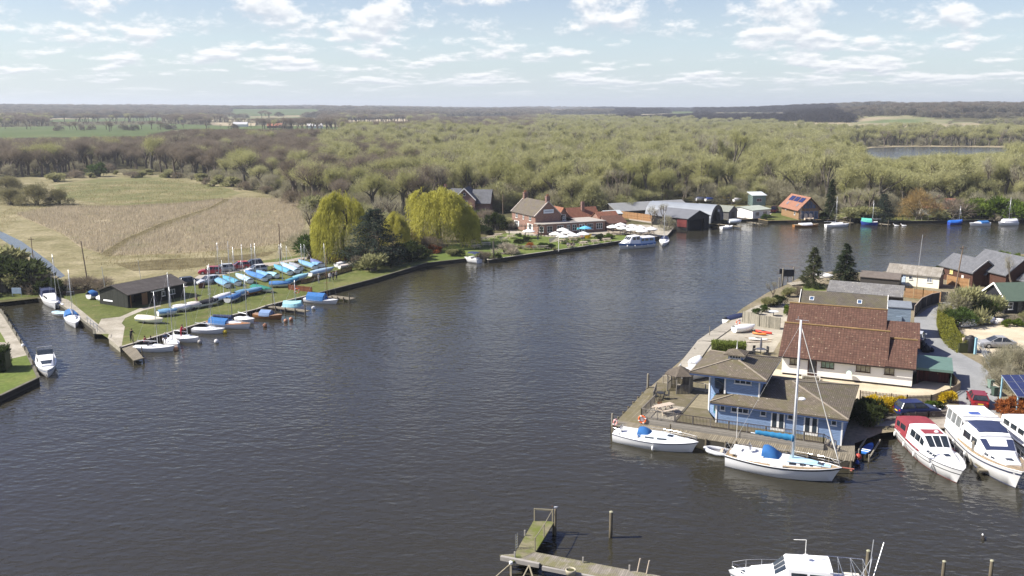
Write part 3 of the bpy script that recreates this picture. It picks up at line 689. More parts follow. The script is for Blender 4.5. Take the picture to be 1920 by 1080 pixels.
def gable_walls(x0, x1, y0, y1, z0, ze, zr, axis='x', yr=None, zb=None):
    mb = MB(); zb = ze if zb is None else zb
    if axis == 'x':
        c = (y0 + y1) / 2 if yr is None else yr
        mb.poly([(x0, y0, z0), (x1, y0, z0), (x1, y0, ze), (x0, y0, ze)]); mb.poly([(x1, y1, z0), (x0, y1, z0), (x0, y1, zb), (x1, y1, zb)])
        mb.poly([(x1, y0, z0), (x1, y1, z0), (x1, y1, zb), (x1, c, zr), (x1, y0, ze)]); mb.poly([(x0, y1, z0), (x0, y0, z0), (x0, y0, ze), (x0, c, zr), (x0, y1, zb)])
    else:
        c = (x0 + x1) / 2
        mb.poly([(x0, y0, z0), (x1, y0, z0), (x1, y0, ze), (c, y0, zr), (x0, y0, ze)]); mb.poly([(x1, y1, z0), (x0, y1, z0), (x0, y1, ze), (c, y1, zr), (x1, y1, ze)])
        mb.poly([(x1, y0, z0), (x1, y1, z0), (x1, y1, ze), (x1, y0, ze)]); mb.poly([(x0, y1, z0), (x0, y0, z0), (x0, y0, ze), (x0, y1, ze)])
    return mb
FACE = {'F': 0, 'R': math.pi / 2, 'B': math.pi, 'L': -math.pi / 2}
def window(par, x, y, z, w_, h_, face='F', mat=None, n=1, gl=None, bar=.06, rows=1, dep=.07, name='window'):
    """frame standing proud of the wall, panes as its own part; (x,y,z) centre of the sill line"""
    mb = MB(); b = bar
    mb.bx(-w_ / 2, w_ / 2, -dep, .02, 0, b).bx(-w_ / 2, w_ / 2, -dep, .02, h_ - b, h_).bx(-w_ / 2, -w_ / 2 + b, -dep, .02, b, h_ - b).bx(w_ / 2 - b, w_ / 2, -dep, .02, b, h_ - b)
    for i in range(1, n): c = -w_ / 2 + w_ * i / n; mb.bx(c - b / 2, c + b / 2, -dep, .02, b, h_ - b)
    for i in range(1, rows): c = h_ * i / rows; mb.bx(-w_ / 2 + b, w_ / 2 - b, -dep + .006, .015, c - b * .35, c + b * .35)
    if name == 'window': mb.bx(-w_ / 2 - .05, w_ / 2 + .05, -dep - .07, -dep, -.05, .02)
    o = mb.build(name, mat, par); o.location = (x, y, z); o.rotation_euler = (0, 0, FACE[face] if isinstance(face, str) else face)
    MB().poly([(-w_ / 2 + b, -.025, b), (w_ / 2 - b, -.025, b), (w_ / 2 - b, -.025, h_ - b), (-w_ / 2 + b, -.025, h_ - b)]).build('pane', gl or glass(), o)
    return o
def door(par, x, y, z, w_, h_, face, mat, glassy=False, n=1):
    mb = MB(); mb.bx(-w_ / 2, w_ / 2, -.05, .02, 0, h_)
    o = mb.build('door', mat, par); o.location = (x, y, z); o.rotation_euler = (0, 0, FACE[face] if isinstance(face, str) else face)
    if glassy:
        g = MB()
        for i in range(n):
            a = -w_ / 2 + w_ * i / n; g.bx(a + .12, a + w_ / n - .12, -.062, -.05, .25, h_ - .14)
        g.build('pane', glass(), o)
    MB().bx(w_ / 2 - .12, w_ / 2 - .09, -.1, -.05, 1.0, 1.12).build('handle', M('brass', (.4, .35, .25), .3, metal=1), o)
    return o
WHITE = M('white_paint', (.78, .77, .73), .55, .05)
CREAM = M('cream_render', (.84, .82, .75), .8, .05, .6)
def strut(mb, pts, w=.05, h=.05):
    for a, b in zip(pts, pts[1:]): mb.beam(a, b, w, h)
def clap(name, c, h=.16):
    """horizontal weatherboards: a shadow line under each board"""
    if name in MATS: return MATS[name]
    return planks(name, c, h, 2, .07, .7, None, .09)
def balustrade(name, pts, label, post, rail, hgt=.95, gap=.14, par=None, spacing=1.8):
    t = thing(name, label, 'railing', pts[0]) if par is None else par; o0 = Vector(pts[0]); pm, rm, bm = MB(), MB(), MB()
    for a, b in zip(pts, pts[1:]):
        a, b = Vector(a) - o0, Vector(b) - o0; L = (b - a).length; n = max(1, round(L / spacing)); up = Vector((0, 0, 1))
        rm.beam(a + up * hgt, b + up * hgt, .07, .05); rm.beam(a + up * .12, b + up * .12, .05, .04)
        for i in range(n + 1): q = a.lerp(b, i / n); pm.beam(q, q + up * (hgt + .04), .08, .08)
        k = int(L / gap)
        for i in range(1, k): q = a.lerp(b, i / k); bm.beam(q + up * .12, q + up * hgt, .028, .028)
    rm.build('rail', rail, t); pm.build('posts', post, t); bm.build('balusters', rail, t); return t

# ---------------------------------------------------------------- blue boathouse
M_shing = tiles('mossy_shingles', (.135, .112, .083), (.18, .15, .115), .25, .18, .5, (.115, .105, .05), .56, lichen=(.33, .3, .24))
M_blue = clap('blue_weatherboard', (.2, .285, .44)); M_fasc = M('navy_fascia', (.05, .08, .17), .5, .1)
DZ = 1.4
bh = thing('blue_boathouse', 'blue weatherboarded waterside house with two mossy hipped roofs and a cupola', 'house', (BO.x, BO.y, 0), BA)
mb = MB()
mb.prism([(0, 0), (11.8, 0), (11.8, 10.8), (0, 10.8)], .7, 3.62); mb.build('wall', M_blue, bh)
ca, cbv = Vector((-1.46, 3.6)), Vector((.45, 1.5)); d_ = (cbv - ca).normalized(); n_ = Vector((-d_.y, d_.x)); n_ = n_ if n_.x > 0 else -n_
q1 = ca + d_ * .85; q2 = q1 + n_ * 1.1
MB().prism([tuple(ca), tuple(q1 + d_ * .9), (0.02, 10.7), (-1.46, 9.0)], .9, 4.05).build('tower_base', M_blue, bh)
MB().prism([tuple(ca), tuple(q1), tuple(q2), (.45, 2.9), (.45, 1.5), (3.8, 1.5), (3.8, 9.0), (-1.46, 9.0)], 4.05, 6.05).build('tower_wall', M_blue, bh)
rm, a_, b_ = hip_roof(-.55, 12.35, -.55, 11.35, 3.62, .225); lower = rm.build('roof', M_shing, bh)
rm, a2, b2 = hip_roof(-3.0, 4.6, .7, 9.8, 6.05, .24); upper = rm.build('roof', M_shing, bh)
for (x0, x1, y0, y1, z) in ((-.55, 12.35, -.55, 11.35, 3.44), (-3, 4.6, .7, 9.8, 5.87)):
    f = MB(); f.bx(x0 + .03, x1 - .03, y0 + .03, y0 + .08, z - .12, z + .035).bx(x0 + .03, x1 - .03, y1 - .08, y1 - .03, z - .12, z + .035).bx(x0 + .03, x0 + .08, y0 + .08, y1 - .08, z - .12, z + .035).bx(x1 - .08, x1 - .03, y0 + .08, y1 - .08, z - .12, z + .035)
    f.build('fascia', M_fasc, lower if z < 5 else upper)
hips = MB()
for A, B, C, D, a, b in (((-.55, -.55), (12.35, -.55), (12.35, 11.35), (-.55, 11.35), a_, b_),): 
    for c, e in ((B, b), (C, b), (D, a)): hips.beam((c[0], c[1], 3.66), (e[0], e[1], e[2] + .03), .16, .06)
hips.beam((-.55, -.55, 3.66), (1.3, 1.3, 4.08), .16, .06); hips.build('hip_capping', M('hip_tile', (.27, .23, .18), .8), lower)
hips = MB()
for c, e in (((-3, .7), a2), ((4.6, .7), a2), ((4.6, 9.8), b2), ((-3, 9.8), b2)): hips.beam((c[0], c[1], 6.09), (e[0], e[1], e[2] + .03), .16, .06)
hips.build('hip_capping', M('hip_tile'), upper)
cx, cy, cz = .8, 5.0, a2[2]
MB().bx(cx - .7, cx + .7, cy - .7, cy + .7, cz - .45, cz + .42).build('cupola', M_blue, bh)
cup = MB.last; cr, ca1, cb1 = hip_roof(cx - 1.1, cx + 1.1, cy - 1.1, cy + 1.1, cz + .42, .42, .1); cr.build('cupola_roof', M_shing, cup)
MB().lathe([(.09, 0), (.05, .12), (.03, .5), (.012, .9)], (cx, cy, cz + .86), 8).build('finial', WHITE, cup)
for k in range(4):
    for f, (px_, py_) in (('F', (cx - .48 + .32 * k, cy - .7)), ('R', (cx + .7, cy - .48 + .32 * k))): pass
window(cup, cx, cy - .7, cz - .02, 1.15, .36, 'F', WHITE, 4, bar=.05); window(cup, cx + .7, cy, cz - .02, 1.15, .36, 'R', WHITE, 4, bar=.05)
for x, w_, h_, n, z in ((.62, .5, .5, 1, 2.72), (2.3, 1.7, .52, 3, 2.7), (4.55, .55, .5, 1, 2.72), (7.1, .55, .5, 1, 2.72), (11.05, .5, .5, 1, 2.72)): window(bh, x, 0, z, w_, h_, 'F', WHITE, n)
for x in (5.95, 9.0):
    o = door(bh, x, 0, DZ + .03, 1.3, 1.9, 'F', WHITE, True, 2)
window(bh, 2.2, 1.5, 5.2, 1.65, .5, 'F', WHITE, 3); window(bh, 3.8, 5.5, 5.2, 1.2, .5, 'R', WHITE, 2)
ang = math.atan2(d_.y, d_.x)
mid = q2.lerp(Vector((.45, 2.9)), .5); e_ = Vector((.45, 2.9)) - q2
o = door(bh, mid.x - .02, mid.y - .02, 4.1, .8, 1.75, math.atan2(e_.y, e_.x), M('teal_door', (.05, .17, .22), .5), True, 1)
o = door(bh, ca.x + d_.x * 1.2 - n_.x * .01, ca.y + d_.y * 1.2 - n_.y * .01, DZ, .55, 2.0, ang, M('teal_door'), True, 1)
pst = MB(); pst.bx(-.06, .1, -.06, .1, .8, 3.5).bx(11.72, 11.86, -.06, .12, .75, 3.5); pst.build('corner_post', WHITE, bh)
pst = MB(); pst.bx(.38, .54, 1.42, 1.58, 4.0, 6.0).bx(3.73, 3.87, 1.43, 1.57, 4.02, 6.0).box((ca.x - .02, ca.y - .02, 3.45), (.18, .18, 5.1), ang); pst.build('tower_post', WHITE, bh)
rl = MB(); p0 = q1; p1 = Vector((.45, 1.5))
for i in range(10): q = p0.lerp(p1, (i + .5) / 10); rl.box((q.x, q.y, 4.5), (.03, .03, .8))
rl.beam((p0.x, p0.y, 4.9), (p1.x, p1.y, 4.9), .06, .05); rl.build('balcony_rail', M('grey_metal', (.12, .13, .14), .5), bh)
# deck, its rails, boardwalks
M_deck = planks('grey_deck_boards', (.2, .175, .13), .15, 0, .18, .85); M_deckd = planks('moss_deck_boards', (.165, .14, .095), .15, 1, .2, .85, (.125, .11, .06))
M_deckl = planks('pale_deck_boards', (.3, .27, .215), .15, 0, .14, .85); M_bw = planks('boardwalk_boards', (.23, .2, .145), .19, 0, .22, .9, None, .2)
M_pile = M('timber_pile', (.13, .11, .075), .9, .35, 1.2); M_rail = M('weathered_rail', (.21, .19, .165), .85, .2)
dk = thing('timber_deck', 'raised timber deck with patchwork of boards in front of the blue boathouse', 'deck', (BO.x, BO.y, 0), BA)
MB().prism([(-7.2, -1.9), (10.4, -1.9), (10.4, 0), (-.02, 0), (-1.6, 3.4), (-1.6, 10.6), (-9.0, 10.6), (-8.2, 4.4), (-7.2, 4.0)], .9, DZ).build('platform', M_deckd, dk)
MB().bx(-7.1, -3.9, -1.7, 3.2, DZ, DZ + .03).build('pale_boarding', M_deckl, dk)
o = MB().prism([(-3.6, 3.4), (-1.7, 3.6), (-1.7, 8.3), (-3.6, 8.3)], DZ, DZ + .02).build('diagonal_boarding', planks('diagonal_boards', (.25, .215, .14), .15, 1, .15, .85), dk)
MB().bx(-3.85, -3.65, -1.8, 8.4, DZ, DZ + .05).build('threshold', M('dark_board', (.1, .09, .07), .8), dk)
fa = MB(); fa.bx(-7.25, 10.45, -2.0, -1.93, .8, DZ + .04).bx(10.43, 10.5, -1.93, -.05, .8, DZ + .04); fa.build('fascia', planks('fascia_boards', (.27, .25, .215), .2, 2, .12, .85), dk)
st = MB()
for i in range(4): st.bx(10.5 + i * .3, 10.82 + i * .3, -1.8, -.3, .78, DZ - i * .15)
st.build('steps', M_deckl, dk)
bwk = thing('boardwalk', 'lower slatted boardwalk along the water in front of the raised deck', 'boardwalk', (BO.x, BO.y, 0), BA)
MB().bx(-9.5, 13.25, -3.7, -2.05, .78, .86).build('planking', M_bw, bwk)
MB().prism([(-9.5, -2.05), (-7.3, -2.05), (-7.3, 3.9), (-8.3, 4.4), (-9.05, 10.6), (-9.9, 10.6)], .78, .85).build('side_planking', planks('side_boards', (.2, .175, .115), .16, 0, .18, .85, (.15, .13, .07)), bwk)
MB().prism([(10.6, -2.02), (13.2, -2.02), (12.9, 1.6), (11.9, 1.6), (11.9, 0), (10.6, 0)], .78, .84).build('end_planking', M_deck, bwk)
pl = MB()
for i in range(13): pl.tube((-9.4 + i * 1.87, -3.82, -.9), (-9.4 + i * 1.87, -3.82, .95), .1, .1, 7)
for i in range(8): pl.tube((-9.68 - .03 * i, -3 + i * 1.8, -.9), (-9.68 - .03 * i, -3 + i * 1.8, .95), .1, .1, 7)
pl.build('piles', M_pile, bwk)
MB().bx(-9.5, 13.2, -3.72, -3.6, -.8, .7).bx(-9.75, -9.6, -3.5, 10.5, -.8, .7).build('quay_boards', M('dark_piling', (.045, .04, .03), .9), bwk)
def bl3(x, y, z): q = BL(x, y); return (q.x, q.y, z)
balustrade('deck_railing', [bl3(-3.6, -1.85, DZ), bl3(10.4, -1.85, DZ), bl3(11.5, -1.85, .9)], 'long dark railing along the deck edge facing the two yachts', M_rail, M('dark_rail', (.07, .055, .05), .6))
balustrade('deck_railing', [bl3(-3.7, -1.85, DZ + .03), bl3(-7.1, -1.85, DZ + .03), bl3(-7.1, 3.0, DZ + .03)], 'corner railing around the picnic table on the deck', M_rail, M('weathered_rail'))
balustrade('deck_railing', [bl3(-7.6, 4.2, DZ), bl3(-8.2, 7.4, DZ)], 'short deck railing between picnic corner and gazebo', M_rail, M('weathered_rail'), spacing=1.2)
balustrade('deck_railing', [bl3(-8.3, 10.5, DZ), bl3(-7.0, 10.5, DZ)], 'pale fence panel left of the gazebo at the deck corner', M('pale_post', (.4, .36, .3)), M('pale_post'), spacing=.7)
balustrade('deck_railing', [bl3(-4.7, 9.6, DZ), bl3(-1.7, 9.0, DZ)], 'railing between the gazebo and the blue tower', M('weathered_rail'), M('pale_post'), spacing=1.4)
# gazebo
gx, gy = BL(-5.9, 8.7); gz = thing('gazebo', 'hexagonal timber gazebo with segmented shingle roof on the deck corner', 'gazebo', (gx, gy, DZ), BA)
Hx = lambda r, k, z: (r * math.cos(math.pi / 3 * k + .52), r * math.sin(math.pi / 3 * k + .52), z)
g = MB()
for k in range(6): slab(g, [Hx(1.75, k, 2.02), Hx(1.75, k + 1, 2.02), (0, 0, 2.85)], .08)
g.build('roof', tiles('gazebo_shingles', (.12, .1, .08), (.16, .135, .105), .2, .14, .4), gz); MB().lathe([(.07, 0), (.1, .1), (.03, .2), (.01, .5)], (0, 0, 2.85), 8).build('finial', M('zinc', (.4, .42, .43), .5), gz)
g = MB()
for k in range(6):
    g.tube(Hx(1.4, k, 0), Hx(1.4, k, 2.0), .06, .06, 6)
g.build('posts', M_rail, gz)
g = MB()
for k in range(6):
    if k == 3: continue
    a, b = Vector(Hx(1.4, k, 0)), Vector(Hx(1.4, k + 1, 0)); up = Vector((0, 0, 1)); top = .95 if k in (2,) else (1.95 if k in (0, 1, 5) else .95)
    n = 9
    for i in range(n): q = a.lerp(b, (i + .5) / n); g.beam(q, q + up * top, .11, .03)
    g.beam(a + up * .95, b + up * .95, .06, .05)
g.build('side_panels', planks('gazebo_boards', (.2, .18, .15), .15, 0, .2), gz)
MB().bx(-.5, .5, .5, .95, .4, .46).bx(-.45, -.4, .5, .95, 0, .4).bx(.4, .45, .5, .95, 0, .4).build('bench', M_rail, gz)
# picnic table kit
M_pale = M('pale_timber', (.5, .42, .33), .8, .12)
def picnic(name, x, y, z, rz, label, mat=None, group=None, s=1.0):
    t = thing(name, label, 'picnic table', (x, y, z), rz, group); t.scale = (s, s, s); m = mat or M_pale
    a = MB()
    for i in range(5): a.bx(-.9, .9, -.36 + i * .148, -.36 + i * .148 + .13, .71, .75)
    a.build('tabletop', m, t)
    for sgn in (-1, 1):
        b = MB()
        for i in range(2): b.bx(-.9, .9, sgn * .7 - .14 + i * .148, sgn * .7 - .01 + i * .148, .42, .455)
        b.build('seat', m, t)
    for sx in (-.62, .62):
        b = MB(); b.beam((sx, -.62, 0), (sx, -.2, .71), .045, .1).beam((sx, .62, 0), (sx, .2, .71), .045, .1).beam((sx + .05, -.84, .39), (sx + .05, .84, .39), .045, .1); b.build('leg', m, t)
    return t
q = BL(-5.4, .6); picnic('picnic_table', q.x, q.y, DZ + .03, BA + R(55), 'pale timber picnic table on the deck of the blue boathouse', s=1.15)
q = BL(-6.4, 2.4)
t = thing('plant_pot', 'terracotta pot with a dry plant beside the deck picnic table', 'plant pot', (q.x, q.y, DZ + .03))
MB().lathe([(.16, 0), (.24, .42), (.26, .45), (.22, .45), (.2, .38)], k=12).build('pot', M('terracotta', (.32, .15, .08)), t); plt = link('foliage', PROTO['brownbush'][0][1], t); plt.scale = (.16, .16, .22); plt.location.z = .4
q = BL(-7.0, 4.9); t = thing('patio_table', 'round black metal table with two chairs by the gazebo', 'garden table', (q.x, q.y, DZ)); blk = M('black_metal', (.03, .03, .032), .5, .1)
MB().lathe([(.42, .7), (.42, .73)], k=14).build('tabletop', blk, t); MB().tube((0, 0, 0), (0, 0, .7), .03).tube((-.25, 0, 0), (0, 0, .3), .02).tube((.2, .15, 0), (0, 0, .3), .02).build('leg', blk, t)
def metal_chair(x, y, z, rz, label, mat, group=None):
    t = thing('garden_chair', label, 'chair', (x, y, z), rz, group)
    MB().bx(-.22, .22, -.22, .22, .42, .45).build('seat', mat, t); MB().bx(-.22, .22, .2, .23, .5, .9).build('backrest', mat, t)
    l = MB()
    for a in (-.2, .2):
        l.tube((a, -.2, 0), (a, -.2, .43), .015, None, 5); l.tube((a, .2, 0), (a, .22, .9), .015, None, 5)
    l.build('legs', mat, t); return t
metal_chair(*bl3(-7.3, 4.4, DZ), BA + 2.6, 'black metal chair left of the round table by the gazebo', blk); metal_chair(*bl3(-6.4, 5.2, DZ), BA - 1, 'black metal chair right of the round table by the gazebo', blk)
def lifebuoy(x, y, z, rz, label, tilt=0, c=(.75, .13, .03), r=.36):
    t = thing('lifebuoy', label, 'lifebuoy', (x, y, z), rz)
    k = 18; rg = []
    for i in range(k + 1):
        a = 2 * math.pi * i / k; rg.append([((r + .075 * math.cos(b)) * math.cos(a), .06 * math.sin(b), (r + .075 * math.cos(b)) * math.sin(a)) for b in [2 * math.pi * j / 8 for j in range(8)]])
    MB().rings(rg).build('ring', M('buoy_%d' % int(c[1] * 100), c, .5, .08), t, True); b = MB()
    for i in range(4): a = math.pi / 2 * i + .4; b.box((r * math.cos(a), 0, r * math.sin(a)), (.17, .15, .1), 0)
    b.build('band', WHITE, t); return t
lifebuoy(*bl3(-6.9, -2.1, 1.35), BA, 'orange lifebuoy hung on the deck corner above the moored yacht'); 
MB_ = MB(); t = thing('lifebuoy_stand', 'wooden post holding the orange lifebuoy on the deck', 'post', bl3(-6.9, -2.0, .8)); MB().bx(-.05, .05, -.04, .04, 0, 1.0).build('post', M_rail, t); MB().bx(-.2, .2, -.05, -.04, .35, .75).build('board', WHITE, t)
def pile(x, y, top, r, label, cap=None, z0=-.8, mat=None, name='mooring_post', cat='post', group=None, lean=(0, 0)):
    t = thing(name, label, cat, (x, y, z0), random.uniform(0, 6), group); h = top - z0
    MB().rings([[(f * lean[0] + rr * math.cos(a), f * lean[1] + rr * math.sin(a), z) for a in [2 * math.pi * i / 10 for i in range(10)]] for z, rr, f in ((0, r, 0), (h * .5, r * .97, .5), (h * .97, r * .93, .97), (h, r * .8, 1))], True, True, True).build('shaft', mat or M_pile, t, True)
    if cap: MB().lathe([(r * 1.02, 0), (r * 1.02, .05), (r * .5, .1)], (lean[0], lean[1], h + .005), 10).build('cap', cap, t)
    return t
q = BL(-9.9, 10.0); pile(q.x, q.y, 2.5, .14, 'tall timber mooring post by the gazebo corner of the deck', mat=M('grey_pile', (.2, .18, .14), .9, .3))
q = BL(-9.6, -3.4); pile(q.x, q.y, 2.0, .12, 'short mooring post at the near left boardwalk corner', mat=M('grey_pile'))
q = BL(-3.6, -3.75); pile(q.x, q.y, 1.9, .1, 'dark mooring post between the boardwalk and the smaller yacht'); q = BL(2.8, -3.85); pile(q.x, q.y, 1.2, .13, 'stub of mooring post right of the smaller yacht bow')
# thin flag staff beside the wide window
q = BL(2.5, -2.15); t = thing('flag_staff', 'thin white staff standing on the boardwalk before the boathouse windows', 'pole', (q.x, q.y, .85)); MB().tube((0, 0, 0), (0, 0, 3.0), .025, .02).build('pole', WHITE, t); MB().lathe([(.04, 0), (.04, .06)], (0, 0, 3.0), 8).build('cap', WHITE, t)

# ---------------------------------------------------------------- bungalow ranges
M_pant = tiles('red_brown_pantiles', (.092, .049, .036), (.128, .069, .049), .33, .36, 1.4, (.15, .1, .055), .68, lichen=(.33, .26, .18), off=0)
M_brn = M('brown_frame', (.06, .025, .015), .5, .1); M_curt = glass('curtained_glass', (.3, .28, .2)); M_curtg = glass('green_curtain_glass', (.2, .3, .22))
A0 = P(1465, 701, .8)
bg_ = thing('white_bungalow', 'long white bungalow with brown window frames under red brown pantiles', 'house', (A0.x, A0.y, 0), R(-23.5)); L_ = 14.3
gable_walls(0, 11.2, 0, 7.6, 1.0, 3.35, 6.1).build('wall', CREAM, bg_); gable_walls(11.21, L_, 0, 7.6, 1.0, 3.35, 5.3).build('wall', CREAM, bg_)
MB().bx(.1, L_ - .1, .12, 7.5, .7, 1.0).build('plinth', M('dark_plinth', (.06, .05, .045)), bg_)
gable_roof(-.0, 11.2, 0, 7.6, 3.35, 6.15, oe=.55, og=.4).build('roof', M_pant, bg_)
gable_roof(11.65, L_, 0, 7.6, 3.35, 5.4, oe=.5, og=.3).build('roof', M_pant, bg_)
rd = MB(); rd.beam((-.4, 3.8, 6.31), (11.6, 3.8, 6.31), .28, .1); rd.beam((11.6, 3.8, 5.56), (L_ + .3, 3.8, 5.56), .26, .1); rd.build('ridge_tiles', M('ridge_tile', (.26, .17, .07), .9, .4, 1), bg_)
MB().bx(-.4, L_ + .3, -.66, -.56, 3.02, 3.12).build('gutter', M('gutter', (.03, .025, .022), .4), bg_)
for x, w_, n, g_ in ((1.45, 1.15, 2, M_curt), (5.15, 1.45, 3, M_curtg), (9.05, 1.55, 3, M_curt), (11.85, 1.05, 2, M_curt)): window(bg_, x, 0, 2.1, w_, .95, 'F', M_brn, n, g_)
door(bg_, 3.45, 0, 1.05, 1.0, 2.05, 'F', M_brn, True, 1)
po = MB()
for i in range(3): po.bx(2.5, 4.4, -1.6 + i * .35, -1.2 + i * .35, .76, .9 + i * .12)
po.build('porch_steps', M_deck, bg_); po = MB(); po.beam((2.5, -1.4, 1.7), (4.5, -1.4, 1.7), .05, .05).beam((2.5, -1.4, 1.3), (4.5, -1.4, 1.3), .04, .04)
for x in (2.5, 4.5): po.bx(x - .04, x + .04, -1.44, -1.36, .8, 1.75)
po.build('porch_rail', WHITE, bg_)
po = MB(); po.lathe([(.02, 0), (.28, .05), (.33, .1)], (0, 0, 0), 14); dsh = po.build('satellite_dish', M('pale_green', (.45, .6, .5)), bg_); dsh.location = (7.6, -.35, 1.85); dsh.rotation_euler = (R(75), 0, R(-20)); MB().tube((7.6, 0, 1.8), (7.6, -.3, 1.9), .02).build('dish_arm', WHITE, bg_)
t2 = thing('pantiled_range', 'second pantiled roof range directly behind the white bungalow', 'house', bg_.matrix_basis @ Vector((-.9, 12.3, 0)), R(-22))
gable_walls(0, 11.6, 0, 9, .7, 3.3, 5.95).build('wall', CREAM, t2); gable_roof(0, 11.6, 0, 9, 3.3, 6.0, oe=.5, og=.35).build('roof', M_pant, t2)
wg = MB(); gable_walls(11.7, 15.6, -1.2, 8, .7, 2.9, 4.8).build('side_wall', M('dark_wing', (.09, .07, .06)), t2); gable_roof(11.95, 15.6, -1.2, 8, 2.95, 4.85, oe=.45, og=.3).build('side_roof', M_pant, t2)
MB().beam((-.35, 4.5, 6.16), (11.95, 4.5, 6.16), .28, .1).build('ridge_tiles', M('ridge_tile'), t2)
window(t2, 13.2, -1.2, 2.0, 1.3, .7, 'F', WHITE, 2)
# mossy brown roof with skylights and blue boarded end
M_moss = tiles('mossy_slates', (.095, .082, .066), (.125, .108, .086), .3, .22, .4, (.105, .095, .055), .54)
c0 = P(1503.7, 544, 5.5).xy; c1 = P(1661, 555, 5.5).xy; ang = math.atan2(c1.y - c0.y, c1.x - c0.x); Lc = (c1 - c0).length
t3 = thing('skylight_house', 'mossy brown roofed house with two skylights and blue boarded end', 'house', (c0.x, c0.y, 0), ang)
gable_walls(.2, Lc, -4.2, 3, .7, 3.1, 5.35, yr=0).build('wall', CREAM, t3); gable_roof(.2, Lc, -4.2, 3, 3.1, 5.4, oe=.4, og=.25, yr=0).build('roof', M_moss, t3)
sl_ = 2.3 / 4.2
for x in (1.55, 8.1):
    y = -1.6; o = MB().bx(-.32, .32, -.42, .42, 0, .07).build('skylight', WHITE, t3); o.location = (x, y, 5.54 + y * sl_); o.rotation_euler = (math.atan(sl_), 0, 0); MB().bx(-.25, .25, -.35, .35, .07, .075).build('pane', glass('skylight_glass', (.05, .09, .16)), o)
MB().beam((-.1, -4.6, 3.04), (-.1, 0, 5.56), .08, .3).beam((Lc + .3, -4.6, 3.04), (Lc + .3, 0, 5.56), .08, .3).build('barge_board', WHITE, t3)
bl_ = MB(); bl_.prism([(Lc + .32, -5.2), (Lc + 3.3, -5.2), (Lc + 3.3, -.6), (Lc + .32, -.6)], .7, 4.95); bl_.build('blue_boarded_wing', clap('grey_blue_board', (.22, .28, .34), .2), t3)
MB().bx(Lc + .28, Lc + 3.4, -5.3, -.5, 4.95, 5.07).build('flat_roof', M('lead', (.2, .22, .24)), t3)
bw_ = MB().bx(Lc + 1.45, Lc + 2.2, -5.42, -5.2, 3.1, 3.75).build('vent_box', M('grey_blue_board'), t3)
# grey felt roof behind
t4 = thing('grey_roofed_shed', 'low grey felt roofed building speckled with lichen behind the skylight roof', 'shed', (P(1550, 545, 3).x, P(1550, 545, 3).y, 0), R(-26))
gable_walls(.2, 11.2, .3, 6.2, .7, 2.9, 4.0).build('wall', M('dark_boards', (.05, .045, .04)), t4); gable_roof(.2, 11.2, .3, 6.2, 2.95, 4.1, oe=.3, og=.2).build('roof', tiles('grey_felt', (.15, .145, .14), (.19, .185, .18), .9, .5, .2, (.2, .19, .16), .62, lichen=(.45, .42, .36)), t4)
window(t4, 3, .3, 1.6, 1.2, .7, 'F', WHITE, 2)
# white cabin
e0 = P(1662.6, 531, .8); t5 = thing('white_cabin', 'long white cabin with grey lichen covered roof by the fence', 'cabin', (e0.x, e0.y, 0), R(-35.5))
gable_walls(0, 8.7, 0, 3.6, .7, 2.95, 4.1).build('wall', M('warm_white_render', (.8, .76, .62), .8, .04), t5); gable_roof(0, 8.7, 0, 3.6, 2.95, 4.15, oe=.3, og=.2).build('roof', tiles('asbestos_sheet', (.24, .22, .19), (.3, .275, .235), .8, 1.2, .2, (.15, .13, .1), .56, lichen=(.5, .45, .38)), t5)
MB().bx(8.7, 8.74, .05, 3.55, .75, 2.9).build('end_boarding', planks('end_boards', (.2, .15, .12), .16, 1), t5)
window(t5, 3.95, 0, 1.95, .62, .6, 'F', WHITE, 1); window(t5, 7.1, 0, 1.75, .85, .8, 'F', WHITE, 2, glass('grey_pane', (.18, .2, .24))); door(t5, 2.75, 0, .95, .75, 1.85, 'F', M('pale_blue_door', (.5, .6, .7)))
# brown houses by the far channel
M_slate = tiles('grey_slate', (.12, .125, .135), (.15, .152, .16), .35, .3, .3); M_brown = clap('brown_boarding', (.085, .042, .03))
def gabled_house(name, label, e0, e1, ze, zr, depth, wallm, roofm, z0=.7, over=.4, back=True):
    a, b = P(*e0, ze).xy, P(*e1, ze).xy; an = math.atan2(b.y - a.y, b.x - a.x); L = (b - a).length
    t = thing(name, label, 'house', (a.x, a.y, 0), an); gable_walls(.3, L - .3, .35, depth, z0, ze, zr).build('wall', wallm, t); gable_roof(.3, L - .3, .35, depth, ze, zr + .05, oe=over, og=.35).build('roof', roofm, t); return t, L
t6, L6 = gabled_house('brown_house', 'brown boarded house with grey slate roof beside the utility pole', (1760, 495.4), (1824, 511), 3.4, 5.3, 5.6, M_brown, M_slate)
window(t6, 3.2, .35, 2.15, .8, .95, 'F', M('yellow_curtain', (.62, .55, .25)), 1, glass('yellow_glass', (.5, .45, .18)), bar=.08); window(t6, 6.2, .35, 1.5, .55, .9, 'F', WHITE, 1, glass('white_blind', (.6, .58, .52)))
MB().beam((L6 - .01, .0, 3.35), (L6 - .01, 2.97, 5.42), .06, .24).beam((L6 - .01, 2.97, 5.42), (L6 - .01, 5.95, 3.35), .06, .24).build('barge_board', M('grey_white', (.6, .58, .55)), t6)
t7, L7 = gabled_house('brown_house', 'larger brown house with grey slate roof at the water behind the bare tree', (1810, 497), (1886, 515), 3.7, 6.4, 7.5, M_brown, M_slate)
gable_walls(L7 - .3, L7 + 1.8, 2.4, 6.2, .7, 2.9, 4.3).build('side_wall', M_brown, t7); gable_roof(L7 + .3, L7 + 1.8, 2.4, 6.2, 2.9, 4.35, oe=.35, og=.3).build('side_roof', M_slate, t7)
